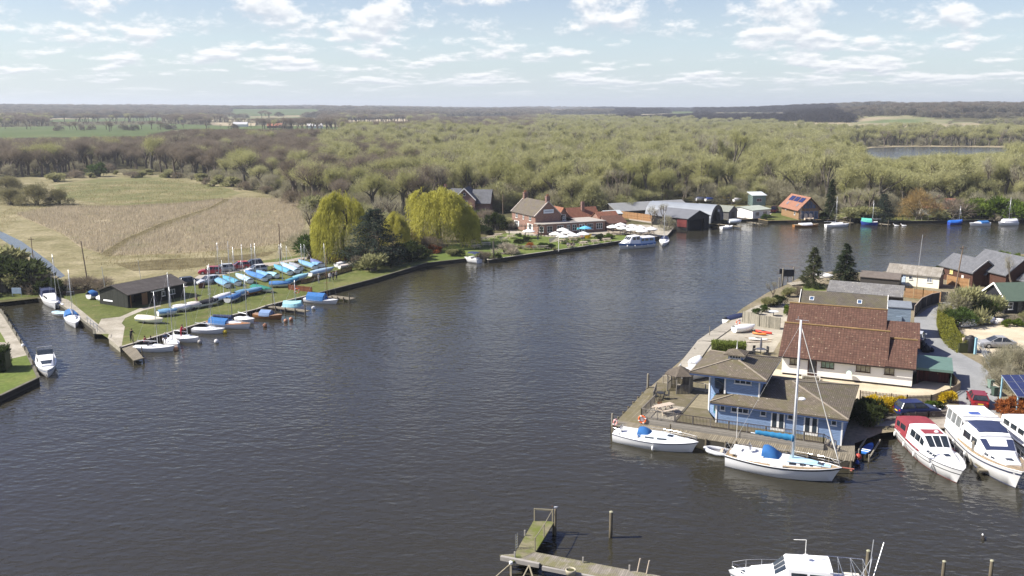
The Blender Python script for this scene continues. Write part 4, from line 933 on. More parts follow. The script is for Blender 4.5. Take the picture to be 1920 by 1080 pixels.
mb = MB(); mb.tube((L7 * .45, 3.8, 6.4), (L7 * .45, 3.8, 8.3), .025).tube((L7 * .45, 3.8, 8.25), (L7 * .45 - 1.2, 3.8, 8.3), .02); mb.build('aerial', M('grey_metal'), t7)
t8, L8 = gabled_house('brown_outhouse', 'small brown boarded outhouse with slate roof between the two brown houses', (1838, 511), (1849, 513.5), 3.1, 4.3, 3.4, M_brown, M_slate)
# dark house with the green roof
g0 = P(1845, 577, .75); t9 = thing('green_roofed_house', 'black boarded house with green roof and white barge boards behind the shrubs', 'house', (76.0, 138.2, 0), R(6))
M_blk = clap('black_boarding', (.022, .022, .026)); gable_walls(0, 12, 0, 5.6, .7, 3.1, 5.0).build('wall', M_blk, t9); gable_roof(0, 12, 0, 5.6, 3.1, 5.05, oe=.5, og=.35).build('roof', M('green_felt', (.085, .12, .09), .9, .12), t9)
MB().beam((-.38, -.5, 2.86), (-.38, 2.8, 5.12), .06, .26).beam((-.38, 2.8, 5.12), (-.38, 6.1, 2.86), .06, .26).build('barge_board', WHITE, t9)
window(t9, .9, 0, 1.45, .75, 1.15, 'F', WHITE, 1, rows=2, bar=.09); window(t9, 3.9, 0, 1.5, .75, 1.15, 'F', WHITE, 1, rows=2, bar=.09); door(t9, 2.4, 0, .78, .9, 2.0, 'F', M('black_door', (.02, .02, .02)), True)
# green roofed shed on the bungalow end
s0 = bg_.matrix_basis @ Vector((14.8, 2.2, 0)); t = thing('carport_shed', 'dark red shed with flat green roof at the bungalow end', 'shed', (s0.x, s0.y, 0), R(-23.5))
MB().bx(0, 3.4, 1.6, 5.0, .7, 2.7).bx(0, .12, 0, 1.58, .7, 2.68).build('wall', planks('dark_red_boards', (.09, .03, .028), .16, 0), t); o = MB(); slab(o, [(-.2, -.2, 2.78), (3.7, -.2, 2.78), (3.7, 5.2, 2.95), (-.2, 5.2, 2.95)], .1); o.build('roof', M('green_roof_sheet', (.11, .18, .15), .6, .12), t); MB().bx(-.2, 3.7, -.24, -.2, 2.5, 2.76).build('fascia', M('green_roof_sheet'), t); MB().bx(3.5, 3.6, 0, .1, .7, 2.7).build('post', M('green_roof_sheet'), t)
door(t, 1.8, 1.6, .75, 1.0, 1.9, 'F', M('dark_red_door', (.06, .02, .02)))
def wheelie(x, y, z, rz, label, c, group=None):
    t = thing('wheelie_bin', label, 'bin', (x, y, z), rz, group); m = M('bin_%d' % int(c[1] * 100), c, .5, .08)
    MB().rings([[(sx * w_ / 2, sy * w_ / 2, z_) for sx, sy in ((-1, -1), (1, -1), (1, 1), (-1, 1))] for z_, w_ in ((.08, .42), (.95, .56))], True, True, True).build('bin_body', m, t); MB().bx(-.3, .3, -.31, .3, .952, 1.02).build('lid', m, t)
    MB().tube((-.25, .25, .1), (-.2, .25, .1), .1, None, 8).tube((.2, .25, .1), (.25, .25, .1), .1, None, 8).build('wheels', M('rubber', (.02, .02, .02)), t); return t
q = P(1756, 704, .76); wheelie(q.x, q.y, .76, R(-23), 'dark green wheelie bin under the green roofed shed', (.05, .16, .1)); q = P(1857, 728, .77); wheelie(q.x, q.y, .77, .2, 'grey green wheelie bin beside the solar canopy', (.18, .25, .21))
q = P(1864, 742, .77); wheelie(q.x, q.y, .77, .2, 'dark bin half hidden below the solar canopy', (.06, .09, .07))

# fences
def fence(name, pts, h, label, mat, post=None, z=.76, gap=.0, board=.14, rails=False, cap=False, top=None):
    o0 = Vector((pts[0].x, pts[0].y, z)); t = thing(name, label, 'fence', o0); bm, pm = MB(), MB()
    for a, b in zip(pts, pts[1:]):
        a, b = Vector((a.x, a.y, z)) - o0, Vector((b.x, b.y, z)) - o0; L = (b - a).length; up = Vector((0, 0, 1)); n = max(1, round(L / 1.85))
        if gap > 0:
            k = int(L / (board + gap))
            for i in range(k): q = a.lerp(b, (i + .5) / k); bm.beam(q + up * .06, q + up * h, board, .03)
            for zz in (.25, h * .75): pm.beam(a + up * zz, b + up * zz, .04, .07)
        elif rails:
            k = int(h / .2)
            for i in range(k): bm.beam(a + up * (.1 + i * .2), b + up * (.1 + i * .2), .03, .17)
        else: bm.beam(a + up * h / 2, b + up * h / 2, .05, h)
        for i in range(n + 1): q = a.lerp(b, i / n); pm.beam(q, q + up * (h + .06), .1, .1)
        if cap: pm.beam(a + up * (h + .05), b + up * (h + .05), .14, .06)
    bm.build('boards', mat, t); pm.build('posts', post or mat, t); return t
PX = lambda pts, z=.76: [P(x, y, z) for x, y in pts]
M_orf = planks('orange_fence_boards', (.3, .17, .08), .2, 2, .15, .85); M_orp = M('new_post', (.5, .38, .22), .8, .1)
fence('board_fence', PX([(1695, 557), (1730, 561), (1767, 566)]), 1.75, 'brown horizontal board fence in front of the white cabin', M_orf, M_orp, rails=True)
fence('board_fence', PX([(1775, 533), (1797, 538), (1816, 541)]), 1.7, 'orange brown panel fence behind the utility pole', M_orf, M_orp)
fence('board_fence', PX([(1714, 594), (1727, 579), (1745, 571), (1760, 568)]), 1.7, 'dark close boarded fence curving along the lane', M('black_boards', (.03, .028, .028), .8), M('pale_cap', (.3, .25, .2)), cap=True)
fence('board_fence', PX([(1764, 566), (1775, 567)]), 1.7, 'short dark gate at the far end of the lane', M('black_boards'), M('black_boards'))
fence('picket_fence', PX([(1612, 748), (1700, 757), (1745, 757), (1782, 743), (1798, 733)]), .95, 'weathered picket fence behind the yellow flowering bushes', M('picket', (.27, .22, .16), .85, .25), None, gap=.06, board=.08)
fence('board_fence', PX([(1799, 732), (1785, 716), (1775, 697)]), 1.0, 'grey brown boarded fence between gravel and lane', planks('lane_fence', (.25, .21, .16), .12, 0), None)
fence('board_fence', PX([(1392, 604), (1424, 612), (1462, 618)]), 1.7, 'weathered grey plank fence behind the white covered dinghy', planks('grey_fence', (.26, .24, .19), .14, 0), None)
fence('rail_fence', PX([(1658, 790), (1692, 789), (1740, 786), (1778, 783)]), .8, 'low dark rail fence along the lane above the red cruiser', M('dark_rail'), None, gap=.05, board=.07)
fence('rail_fence', PX([(1862, 735), (1872, 742)]), 1.0, 'short pale hurdle gate by the solar canopy', M('pale_post'), None, rails=True)
# steel field gate
a, b = P(1834, 652, .77), P(1856, 692, .77); t = thing('field_gate', 'galvanised field gate standing open beside the lane', 'gate', a, math.atan2(b.y - a.y, b.x - a.x)); L = (b - a).length; mb = MB(); gm = M('galvanised', (.42, .44, .45), .4, .1, metal=.6)
for zz in (.15, .38, .6, .82, 1.05, 1.25): mb.tube((0, 0, zz), (L, 0, zz), .028)
mb.build('bars', gm, t); mb = MB()
for x in (0, L / 3, 2 * L / 3, L): mb.tube((x, 0, .1), (x, 0, 1.28), .03)
mb.beam((0, 0, .15), (L, 0, 1.2), .03, .03); mb.build('uprights', gm, t)
q = P(1828, 664, .77); t = thing('gate_post', 'pale blue gate post beside the black tank', 'post', q); MB().bx(-.13, .13, -.13, .13, 0, 2.1).build('shaft', M('pale_blue_paint', (.3, .52, .62), .6, .1), t); MB().box((0, 0, 2.13), (.3, .3, .06)).build('cap', M('pale_blue_paint'), t)
q = P(1818, 660, .77); t = thing('oil_tank', 'tall black cylindrical tank at the end of the clipped hedge', 'tank', q); MB().lathe([(.72, 0), (.76, .1), (.76, 1.9), (.7, 2.0), (.3, 2.12), (.3, 2.2)], k=20).build('tank_body', M('black_plastic', (.02, .02, .022), .45), t, True); MB().bx(-1.05, -.8, -.15, .15, 0, 1.9).build('timber_panel', M('pale_timber'), t)
# hedge
def hedge(pts, w_, h_, label, mat, z=.76, n=5200, L=.22, ww=.12, cat='hedge', name='hedge'):
    o0 = Vector((pts[0].x, pts[0].y, z)); segs = [(Vector((a.x, a.y, 0)) - Vector((o0.x, o0.y, 0)), Vector((b.x, b.y, 0)) - Vector((o0.x, o0.y, 0))) for a, b in zip(pts, pts[1:])]
    tot = sum((b - a).length for a, b in segs); T = []
    core = MB()
    for a, b in segs:
        d = (b - a).normalized(); s = np.array([-d.y, d.x, 0]); k = int(n * (b - a).length / tot); u = rng.uniform(0, 1, k); e = rng.uniform(-math.pi / 2 - .6, math.pi / 2 + .6, k)
        r = 1 + rng.normal(size=k) * .06; off = np.clip(np.sin(e) * 1.25, -1, 1) * w_ / 2 * r; zz = np.clip((np.cos(e) * .9 + .45), .02, 1) * h_ * r
        c = np.outer(1 - u, a) + np.outer(u, b) + np.outer(off, s); c[:, 2] = zz; dd = rdir(k) + np.outer(off / w_ * 2, s) + np.array([0, 0, .4]); dd /= np.linalg.norm(dd, axis=1)[:, None]
        T.append(slivers(c, dd, rng.uniform(.6, 1.2, k) * L, rng.uniform(.6, 1.3, k) * ww)); core.beam(a + Vector((0, 0, h_ * .45)), b + Vector((0, 0, h_ * .45)), w_ * .8, h_ * .85)
    t = thing(name, label, cat, o0); link('foliage', np_mesh('foliage', np.concatenate(T), 3, mat), t); core.build('stems', M('hedge_core', (.05, .055, .02), .9), t); return t
hedge(PX([(1771, 589), (1770, 612), (1777, 634), (1790, 650), (1808, 662)]), 1.7, 1.5, 'clipped olive green hedge curving along the lane', foliage('hedge_leaves', (.19, .19, .03), (.22, .22, .04), .3), n=9000)
hedge(PX([(1334, 659), (1398, 662)]), 1.6, 1.2, 'clipped leafy hedge across the patio behind the blue tower', foliage('hedge_leaves_b', (.16, .2, .04), (.2, .24, .06), .4), n=4000, L=.35)
# utility poles and masts
def upole(bx, by, ty, z, label, r=.13, cross=True, name='utility_pole', mat=None, lean=0):
    q = P(bx, by, z); tt = (540 - ty) / F; dz = q.y * (tt * CP - SP) / (CP + tt * SP); h = dz + CAMH - z
    t = thing(name, label, 'pole', q); MB().tube((0, 0, 0), (lean, 0, h), r, r * .7, 8).build('shaft', mat or M('pole_wood', (.19, .14, .1), .9, .2), t)
    if cross: MB().bx(lean - .6, lean + .6, -.06, .06, h - .45, h - .33).build('crossarm', M('pole_wood'), t); MB().tube((lean, 0, h - .33), (lean, 0, h + .12), .05).build('insulator', M('grey_metal'), t)
    return t, q, h
up1, q1_, h1_ = upole(1790.6, 546, 461, .76, 'tall wooden utility pole standing by the fence near the brown house', cross=True, lean=.7)
upole(1717, 559, 513, .76, 'short wooden pole in front of the white cabin', .08, False)
upole(1721, 512, 440, .3, 'slim silver mast of a moored boat behind the white cabin', .06, False, 'boat_mast', M('alloy', (.6, .61, .62), .35, .05, metal=.5), lean=.3)
# ---------------------------------------------------------------- boat kit
GRP = M('white_gelcoat', (.8, .8, .79), .3, .03, .8, .5); M_dark = M('black_stripe', (.015, .015, .02), .4, .1); M_wood = M('varnished_wood', (.3, .14, .05), .45, .2, 3); M_rope = M('rope', (.45, .42, .36), .9)
M_cvb = M('blue_canvas', (.03, .13, .34), .8, .15, 2); M_cvn = M('navy_canvas', (.025, .035, .085), .8, .15, 2); M_alloy = M('alloy', (.6, .61, .62), .35, .05, metal=.5); M_steel = M('stainless', (.6, .6, .6), .25, .03, metal=.9)
M_lblue = M('pale_blue_deck', (.42, .62, .74), .6, .06); M_fender = M('fender_white', (.75, .75, .72), .5, .05); M_dglass = glass('dark_boat_glass', (.02, .026, .032)); M_tealwood = planks('teak_deck', (.34, .26, .17), .05, 1, .12)
def hprof(t, B, tr, full=.45, bow=1.6):
    """half beam along the hull, 0 stern .. 1 bow"""
    if t < full: k = t / full; return B / 2 * (tr + (1 - tr) * math.sin(k * math.pi / 2))
    k = (t - full) / (1 - full); return max(.012, B / 2 * (1 - k ** bow) ** .8)
def hull(L, B, F, tr=.7, rake=.1, sheer=.2, draft=.3, full=.45, bow=1.9, n=14, flare=.85, srake=0.0):
    """returns ring list, sheer function; stern at x=0, waterline z=0"""
    rings, top = [], []
    for i in range(n + 1):
        t = i / n; b = hprof(t, B, tr, full, bow); zt = F + sheer * max(0, (t - .35) / .65) ** 2 + sheer * .25 * max(0, (.35 - t) / .35) ** 2
        d = draft * (1 - max(0, (t - .6) / .4) ** 2) + .02; xr = L * t
        def X(f): return xr + rake * L * (f - 1) * max(0, (t - .55) / .45) ** 1.5 * 1.0 + srake * (1 - f) * max(0, (.15 - t) / .15)
        fl = flare - .25 * max(0, (t - .5) / .5)
        half = [(X(0), .0, -d), (X(.15), b * fl * .6, -d * .75), (X(.42), b * fl * .93, .02), (X(.7), b * (fl * .45 + .55), zt * .55), (X(1), b, zt)]
        ring = [(x, -y, z) for x, y, z in reversed(half)] + half[1:]
        rings.append(ring); top.append((X(1), b, zt))
    return rings, top
def sheer_at(top, x):
    for a, b in zip(top, top[1:]):
        if x <= b[0]: k = (x - a[0]) / max(1e-6, b[0] - a[0]); return a[1] + (b[1] - a[1]) * k, a[2] + (b[2] - a[2]) * k
    return top[-1][1], top[-1][2]
def add_hull(t, rings, top, mat=GRP, deckm=None, stripe=None, boot=None, camber=.06, inset=.0, rub=None, well=None, stripez=(.74, .86)):
    mb = MB(); mb.rings(rings, False); k = len(rings[0]); mb.face([i for i in range(k)][::-1])
    h = mb.build('hull', mat, t, True)
    try:
        mo = h.modifiers.new('edge', 'EDGE_SPLIT'); mo.split_angle = R(50)
    except Exception: pass
    d = MB(); rw = []
    for x, b, z in top:
        b = max(.01, b - .015); rw.append([(x, -b, z - .01), (x, -b * .5, z + camber * b), (x, b * .5, z + camber * b), (x, b, z - .01)])
    d.rings(rw, False); d.build('deck', deckm or mat, t, False)
    if stripe:
        s = MB()
        for sg in (-1, 1):
            lo = [(r[4 + 3 * 1][0], 0, 0) for r in rings]; pts = []
            for r, (x, b, z) in zip(rings, top):
                a, c = (r[7], r[8]); f0, f1 = [(q - .55) / .45 for q in stripez]
                pa = [a[i] + (c[i] - a[i]) * f0 for i in range(3)]; pb = [a[i] + (c[i] - a[i]) * f1 for i in range(3)]
                pts.append(((pa[0], sg * (pa[1] + .012), pa[2]), (pb[0], sg * (pb[1] + .012), pb[2])))
            for u, v in zip(pts, pts[1:]): s.poly([u[0], v[0], v[1], u[1]] if sg < 0 else [u[0], u[1], v[1], v[0]])
        s.build('stripe', stripe, t)
    if rub:
        s = MB()
        for sg in (-1, 1): s.path([(x, sg * (b + .01), z) for x, b, z in top], .03, 5)
        s.build('rubbing_strake', rub, t)
    if boot:
        s = MB()
        for sg in (-1, 1):
            q = [(r[6][0], sg * (r[6][1] + .012), .03) for r in rings]
            for u, v in zip(q, q[1:]): s.poly([(u[0], u[1], -.03), (v[0], v[1], -.03), (v[0], v[1], .1), (u[0], u[1], .1)])
        s.build('boot_top', boot, t)
    return h
def cabin(st):
    """stations (x, half width bottom, half width top, z bottom, z top)"""
    mb = MB(); mb.rings([[(x, -wb, z0), (x, -wt, z1), (x, -wt * .55, z1 + .05 * wt), (x, wt * .55, z1 + .05 * wt), (x, wt, z1), (x, wb, z0)] for x, wb, wt, z0, z1 in st], False)
    k = 6; n = len(st); mb.face([i for i in range(k)][::-1]); mb.face([(n - 1) * k + i for i in range(k)]); return mb
def cab_at(st, x):
    for a, b in zip(st, st[1:]):
        if x <= b[0] + 1e-6: k = (x - a[0]) / max(1e-6, b[0] - a[0]); return [p + (q - p) * k for p, q in zip(a, b)]
    return list(st[-1])
def side_glass(t, st, spans, f0=.35, f1=.85, mat=None, name='side_window', sides=(-1, 1), off=.015):
    for sg in sides:
        for x0, x1 in spans:
            m = MB(); n = 3; P_ = []
            for i in range(n + 1):
                x, wb, wt, z0, z1 = cab_at(st, x0 + (x1 - x0) * i / n)
                P_.append(((x, sg * (wb + (wt - wb) * f0 + off), z0 + (z1 - z0) * f0), (x, sg * (wb + (wt - wb) * f1 + off), z0 + (z1 - z0) * f1)))
            for u, v in zip(P_, P_[1:]): m.poly([u[0], v[0], v[1], u[1]])
            m.build(name, mat or M_dglass, t)
def front_glass(t, a, b, n=3, f0=.15, f1=.9, fw=.93, gap=.05, mat=None, name='windscreen'):
    """panes on the sloped front between station a (roof edge) and b (foot); off the surface by 1.5 cm"""
    (xa, _, wa, _, za), (xb, wb_, wbt, zb0, zb) = a, b
    m = MB()
    for i in range(n):
        y0, y1 = -1 + 2 * i / n + gap, -1 + 2 * (i + 1) / n - gap; q = []
        for f, y in ((f1, y0), (f1, y1), (f0, y1), (f0, y0)):
            x = xa + (xb - xa) * f; w_ = (wa + (wbt - wa) * f) * fw; z = za + (zb - za) * f; q.append((x + .02, y * w_, z + .03 + .05 * w_ * (1 - abs(y) * .6)))
        m.poly(q)
    m.build(name, mat or M_dglass, t)
def rails(t, top, x0, x1, h=.55, inset=.12, step=1.2, name='guard_rail', mat=None, pulpit=True):
    mb = MB(); n = max(2, int((x1 - x0) / step)); pt = []
    for sg in (-1, 1):
        pr = []
        for i in range(n + 1):
            x = x0 + (x1 - x0) * i / n; b, z = sheer_at(top, x); q = Vector((x - (.12 if i == n else 0), sg * max(.06, b - inset), z)); mb.tube(q, q + Vector((0, 0, h)), .016, None, 5); pr.append(q + Vector((0, 0, h)))
        mb.path(pr, .014, 5); mb.path([q - Vector((0, 0, h * .45)) for q in pr], .009, 4); pt.append(pr[-1])
    if pulpit: mb.tube(pt[0], pt[1], .018, None, 5)
    mb.build(name, mat or M_steel, t)
def fenders(t, top, xs, side, z=.32, r=.11, h=.5):
    for x in xs:
        b, zt = sheer_at(top, x); m = MB().lathe([(.02, h), (r * .6, h * .95), (r, h * .82), (r, h * .2), (r * .6, .05), (.02, 0)], (x, side * (b + r * .7), zt - h - .3 + 0), 8); m.tube((x, side * (b + r * .7), zt - .3), (x, side * (b - .04), zt + .1), .012, None, 4); m.build('fender', M_fender, t, True)
def mast(t, x, z0, H, r=.06, boom=None, cover=None, stays=None, spread=True, mat=None, forest=None):
    m = mat or M_alloy; MB().tube((x, 0, z0), (x, 0, z0 + H), r, r * .75, 8).build('mast', m, t, True); mo = MB.last
    if spread: MB().beam((x, -.55, z0 + H * .55), (x, .55, z0 + H * .55), .05, .03).build('spreader', m, mo)
    if stays:
        xf, xb, b = stays; s = MB(); tp = (x, 0, z0 + H * .97)
        for q in ((xf[0], 0, xf[1]), (xb[0], 0, xb[1]), (x, b, z0), (x, -b, z0)): s.tube(tp, q, .011, None, 4)
        s.build('rigging', M('wire', (.4, .4, .4), .5), mo)
    if boom:
        L, zb = boom; bo = MB().tube((x - .1, 0, z0 + zb), (x - L, 0, z0 + zb + .08), .05, .045, 6).build('boom', m, t)
        if cover:
            n = 16; rg = []
            for i in range(n + 1):
                k = i / n; rr = (.29 - .13 * k) * (1 + .14 * math.sin(k * 37)); rg.append([(x + .05 - (L - .35) * k, rr * .75 * math.sin(a), z0 + zb + .16 + .03 * k + rr * math.cos(a) * 1.15) for a in [2 * math.pi * j / 8 for j in range(8)]])
            MB().rings(rg, True, True, True).build('sail_cover', cover, t, True)
def boat(name, label, cat, stern, bow, z=0.0, group=None):
    """stern and bow: world xy of the ends"""
    d = Vector(bow) - Vector(stern); return thing(name, label, cat, (stern[0], stern[1], z), math.atan2(d.y, d.x), group), d.length
def sprayhood(t, x, b, z, h=.85, L=1.3, mat=None):
    rg = []
    for k, (dx, hh) in enumerate(((0, .92), (.35, 1), (.8, .8), (L, .25))): rg.append([(x + dx, b * (1 - .12 * k / 3) * math.cos(a), z + h * hh * math.sin(a) ** .7 if math.sin(a) > 0 else z) for a in [math.pi * j / 10 for j in range(11)]])
    MB().rings(rg, False, False, True).build('sprayhood', mat or M_cvb, t, True)
# ---- the two yachts under the blue house
t, L = boat('sailing_yacht', 'smaller white yacht with blue sprayhood and no mast at the boardwalk', 'yacht', BL(-8.7, -5.2), BL(-.2, -5.4)); L = 8.3
rg, tp = hull(L, 2.9, .85, .62, .12, .28, .35); add_hull(t, rg, tp, GRP, None, M_cvn, None, stripez=(.86, .94))
cs = [(2.9, .95, .85, .9, 1.22), (4.6, .95, .82, .92, 1.28), (6.0, .7, .55, .98, 1.22), (7.1, .35, .25, 1.03, 1.1)]; cabin(cs).build('coachroof', M('pale_coachroof', (.68, .74, .78), .5, .05), t, False)
side_glass(t, cs, [(3.3, 4.2), (4.5, 5.4)], .4, .75); sprayhood(t, 2.5, .85, 1.0, .75, 1.3)
MB().bx(.5, 2.5, -.75, .75, .86, .9).build('cockpit_sole', M('cockpit_grey', (.5, .5, .47), .7), t); MB().bx(.5, 2.6, .7, 1.0, .88, 1.12).bx(.5, 2.6, -1.0, -.7, .88, 1.12).build('coaming', GRP, t); MB().bx(5.3, 5.8, -.25, .25, 1.27, 1.32).build('hatch', M_dglass, t)
rails(t, tp, 2.6, L - .1, .5, .1, 1.5); rails(t, tp, .1, .9, .6, .1, .8, 'pushpit', pulpit=False); fenders(t, tp, [4.3], -1); MB().tube((.6, 0, 1.0), (.75, 0, 1.7), .02).build('backstay_post', M_steel, t)
MB().lathe([(.34, 0), (.36, .03), (.34, .06), (.05, .05), (.05, .01)], (.12, 0, 0), 14).build('tiller_wheel', M_steel, t); MB.last.location = (.6, 0, 1.35); MB.last.rotation_euler = (0, R(80), 0)
q = BL(-8.9, -4.6); lifebuoy(q.x, q.y, 1.55, BA + 1.2, 'pink horseshoe lifebuoy on the stern rail of the smaller yacht', c=(.75, .3, .27), r=.28)
t, L = boat('sailing_yacht', 'large white sailing yacht with tall mast and blue sail cover at the boardwalk', 'yacht', P(1364, 850, 1.0).xy, P(1577, 877, 1.4).xy); Ly = L = 9.9
rg, tp = hull(L, 3.3, 1.05, .6, .13, .35, .4); add_hull(t, rg, tp, GRP, M_tealwood, M_dark, M('boot_black', (.03, .03, .04)), stripez=(.86, .97), rub=None)
tr = MB()
for sg in (-1, 1): tr.path([(x, sg * b, z + .03) for x, b, z in tp], .035, 5)
tr.build('toe_rail', GRP, t)
cs = [(1.1, 1.15, 1.05, 1.05, 1.4), (3.6, 1.15, 1.0, 1.07, 1.5), (5.4, 1.0, .82, 1.12, 1.55), (7.4, .7, .5, 1.2, 1.5), (9.0, .35, .2, 1.3, 1.38)]; cabin(cs).build('coachroof', GRP, t)
cs2 = [(x, wb * .9, wt * .8, z1 - .02, z1 + .02) for x, wb, wt, z0, z1 in cs[2:]]; cabin(cs2).build('blue_deck_panels', M_lblue, t); side_glass(t, cs, [(5.6, 6.2), (6.5, 7.0), (7.3, 7.6)], .35, .75)
MB().bx(.5, 3.2, -.55, .55, 1.42, 1.46).build('cockpit_sole', M('cockpit_tan', (.42, .38, .3), .7), t); MB().bx(.4, 3.4, .6, 1.0, 1.4, 1.62).bx(.4, 3.4, -1.0, -.6, 1.4, 1.62).build('cockpit_seat', GRP, t)
MB().bx(.45, 1.3, -.5, .5, 1.46, 1.62).build('cushion', M('pale_cushion', (.6, .62, .6)), t); MB().tube((2.1, 0, 1.46), (2.1, 0, 2.1), .05).lathe([(.04, 0), (.05, .02)], (2.1, 0, 2.1)).build('binnacle', GRP, t)
o = MB().lathe([(.36, 0), (.38, .02), (.36, .04), (.33, .02)], k=16).build('wheel', M_steel, t); o.location = (1.95, 0, 2.0); o.rotation_euler = (0, R(85), 0)
sprayhood(t, 3.2, .95, 1.45, .95, 1.5); MB().bx(7.9, 8.4, -.3, .3, 1.44, 1.5).build('hatch', M_dglass, t)
mast(t, 5.75, 1.5, 12.6, .12, (3.75, 1.75), M('teal_sail_cover', (.02, .16, .32), .8, .15, 2), ((L - .15, 1.45), (.1, 1.2), 1.4), True, M('white_alloy', (.68, .69, .7), .4, .04))
mm = [c for c in t.children if c.name.startswith('mast')][0]
MB().lathe([(.06, 0), (.28, .05), (.3, .14), (.2, .22), (.03, .24)], (6.25, 0, 7.0), 12).beam((5.8, 0, 7.0), (6.3, 0, 7.0), .06, .06).build('radar', GRP, mm); MB().beam((5.3, 0, 14.1), (6.4, 0, 14.1), .03, .03).tube((5.5, 0, 14.1), (5.5, 0, 14.4), .02).build('masthead_gear', M_alloy, mm)
s = MB(); fa, fb = Vector((L - .15, 0, 1.5)), Vector((5.85, 0, 13.4)); n = 20; s.rings([[tuple(fa.lerp(fb, k / n) + Vector((math.cos(a), math.sin(a), 0)) * (.035 + .08 * max(0, 1 - abs(k - 4) / 3))) for a in [2 * math.pi * j / 6 for j in range(6)]] for k in range(n + 1)], True, True, True); s.build('furled_jib', M('sail_cloth', (.72, .7, .64), .8, .06), t, True)
rails(t, tp, 1.0, L - .1, .6, .08, 1.35); MB().bx(4.1, 5.2, -1.62, -1.58, 1.15, 1.75).build('dodger', GRP, t); MB().tube((9.9, .1, 1.4), (10.9, .1, 1.42), .06).lathe([(.02, 0), (.12, .1), (.02, .25)], (10.7, .1, 1.15), 6).build('anchor', M('dull_red', (.3, .1, .07), .6), t)
MB().path([(.1, -1.0, 1.1), (-.25, -.9, 1.7), (-.25, .9, 1.7), (.1, 1.0, 1.1)], .02).path([(-.1, -.9, 1.4), (-.15, .9, 1.4)], .015).build('pushpit', M_steel, t)
# inflatable between them
def inflatable(a, b, z, label, c1, cat='inflatable boat', B=1.4):
    t, L = boat('inflatable_dinghy', label, cat, a, b, z); r = .21; pts = [Vector((0, B / 2, .2)), Vector((L * .6, B / 2, .22)), Vector((L * .88, B / 3.2, .3)), Vector((L, 0, .36)), Vector((L * .88, -B / 3.2, .3)), Vector((L * .6, -B / 2, .22)), Vector((0, -B / 2, .2))]
    m = MB(); rg = []
    for i, p in enumerate(pts):
        d = (pts[min(i + 1, 6)] - pts[max(i - 1, 0)]).normalized(); sd = d.cross(Vector((0, 0, 1))); k = .5 if i in (0, 6) else 1
        rg.append([tuple(p + sd * r * k * math.cos(a_) + Vector((0, 0, 1)) * r * k * math.sin(a_)) for a_ in [2 * math.pi * j / 8 for j in range(8)]])
    m.rings(rg, True, True, True); m.build('tube', c1, t, True); MB().bx(.1, L * .85, -B / 2 + .1, B / 2 - .1, .05, .1).build('floor', M('grey_rubber', (.25, .25, .26)), t); MB().bx(.02, .08, -B / 2 + .1, B / 2 - .1, .1, .45).build('transom', M('grey_rubber'), t); MB().bx(L * .4, L * .4 + .25, -B / 2 + .1, B / 2 - .1, .32, .36).build('thwart', M_pale, t); return t
ib = inflatable(BL(2.9, -4.6), BL(.1, -4.7), 0, 'pale grey inflatable dinghy with outboard floating between the two yachts', M('grey_hypalon', (.55, .56, .57), .6, .08))
MB().bx(-.3, .0, -.15, .15, .35, .75).bx(-.22, -.1, -.06, .06, -.3, .35).build('outboard', M('outboard_grey', (.08, .08, .09), .4), ib)
# paddleboard between two rails right of the boardwalk
a, b = P(1619, 851, .45), P(1638, 828, .45); t = thing('paddleboard', 'blue and white paddleboard lying on a slip between two timbers', 'paddleboard', a, math.atan2(b.y - a.y, b.x - a.x)); L = 3.2; m = MB()
rg = []
for i in range(11): k = i / 10; w_ = .4 * math.sin(math.pi * min(1, .1 + k * .88)) ** .6; rg.append([(L * k, -w_, 0), (L * k, -w_, .1), (L * k, w_, .1), (L * k, w_, 0)])
m.rings(rg, True, True, True); m.build('board', M('board_blue', (.03, .16, .5), .4, .1), t); MB().bx(1.2, 2.4, -.36, .36, .1, .115).build('pad', M('board_navy', (.02, .07, .28)), t); MB().bx(.9, 1.1, -.38, .38, .1, .113).bx(.45, .6, -.34, .34, .1, .113).build('stripe', WHITE, t)
for sg, lab in ((-1, 'left'), (1, 'right')):
    o = Vector((a.x, a.y, .3)); d = Vector((b.x - a.x, b.y - a.y, 0)).normalized(); s = Vector((-d.y, d.x, 0)) * (-sg) * .62; tt = thing('slip_timber', 'pale slip timber on the %s side of the blue paddleboard' % lab, 'timber', o + s - d * .5); MB().beam((0, 0, 0), tuple(d * 4.2 + Vector((0, 0, .5))), .12, .16).tube((0, 0, -1), (0, 0, .4), .08).build('beam', M('grey_pile'), tt)
t = thing('fender_buoy', 'red mooring fender at the foot of the paddleboard slip', 'buoy', P(1609, 862, .2)); MB().lathe([(.03, 0), (.22, .1), (.28, .3), (.22, .5), (.03, .62)], k=10).build('ball', M('buoy_red', (.4, .06, .04), .5), t, True); MB().tube((0, 0, .6), (0, 0, .95), .025).build('eye', M_rope, t)
t = thing('fender_buoy', 'small blue buoy floating below the boardwalk corner', 'buoy', P(1607, 871, .05)); MB().lathe([(.03, 0), (.18, .1), (.2, .25), (.1, .4), (.03, .45)], k=10).build('ball', M('buoy_blue', (.03, .07, .3), .5), t, True); MB().tube((0, 0, .42), (0, 0, .6), .02).build('eye', M_rope, t)
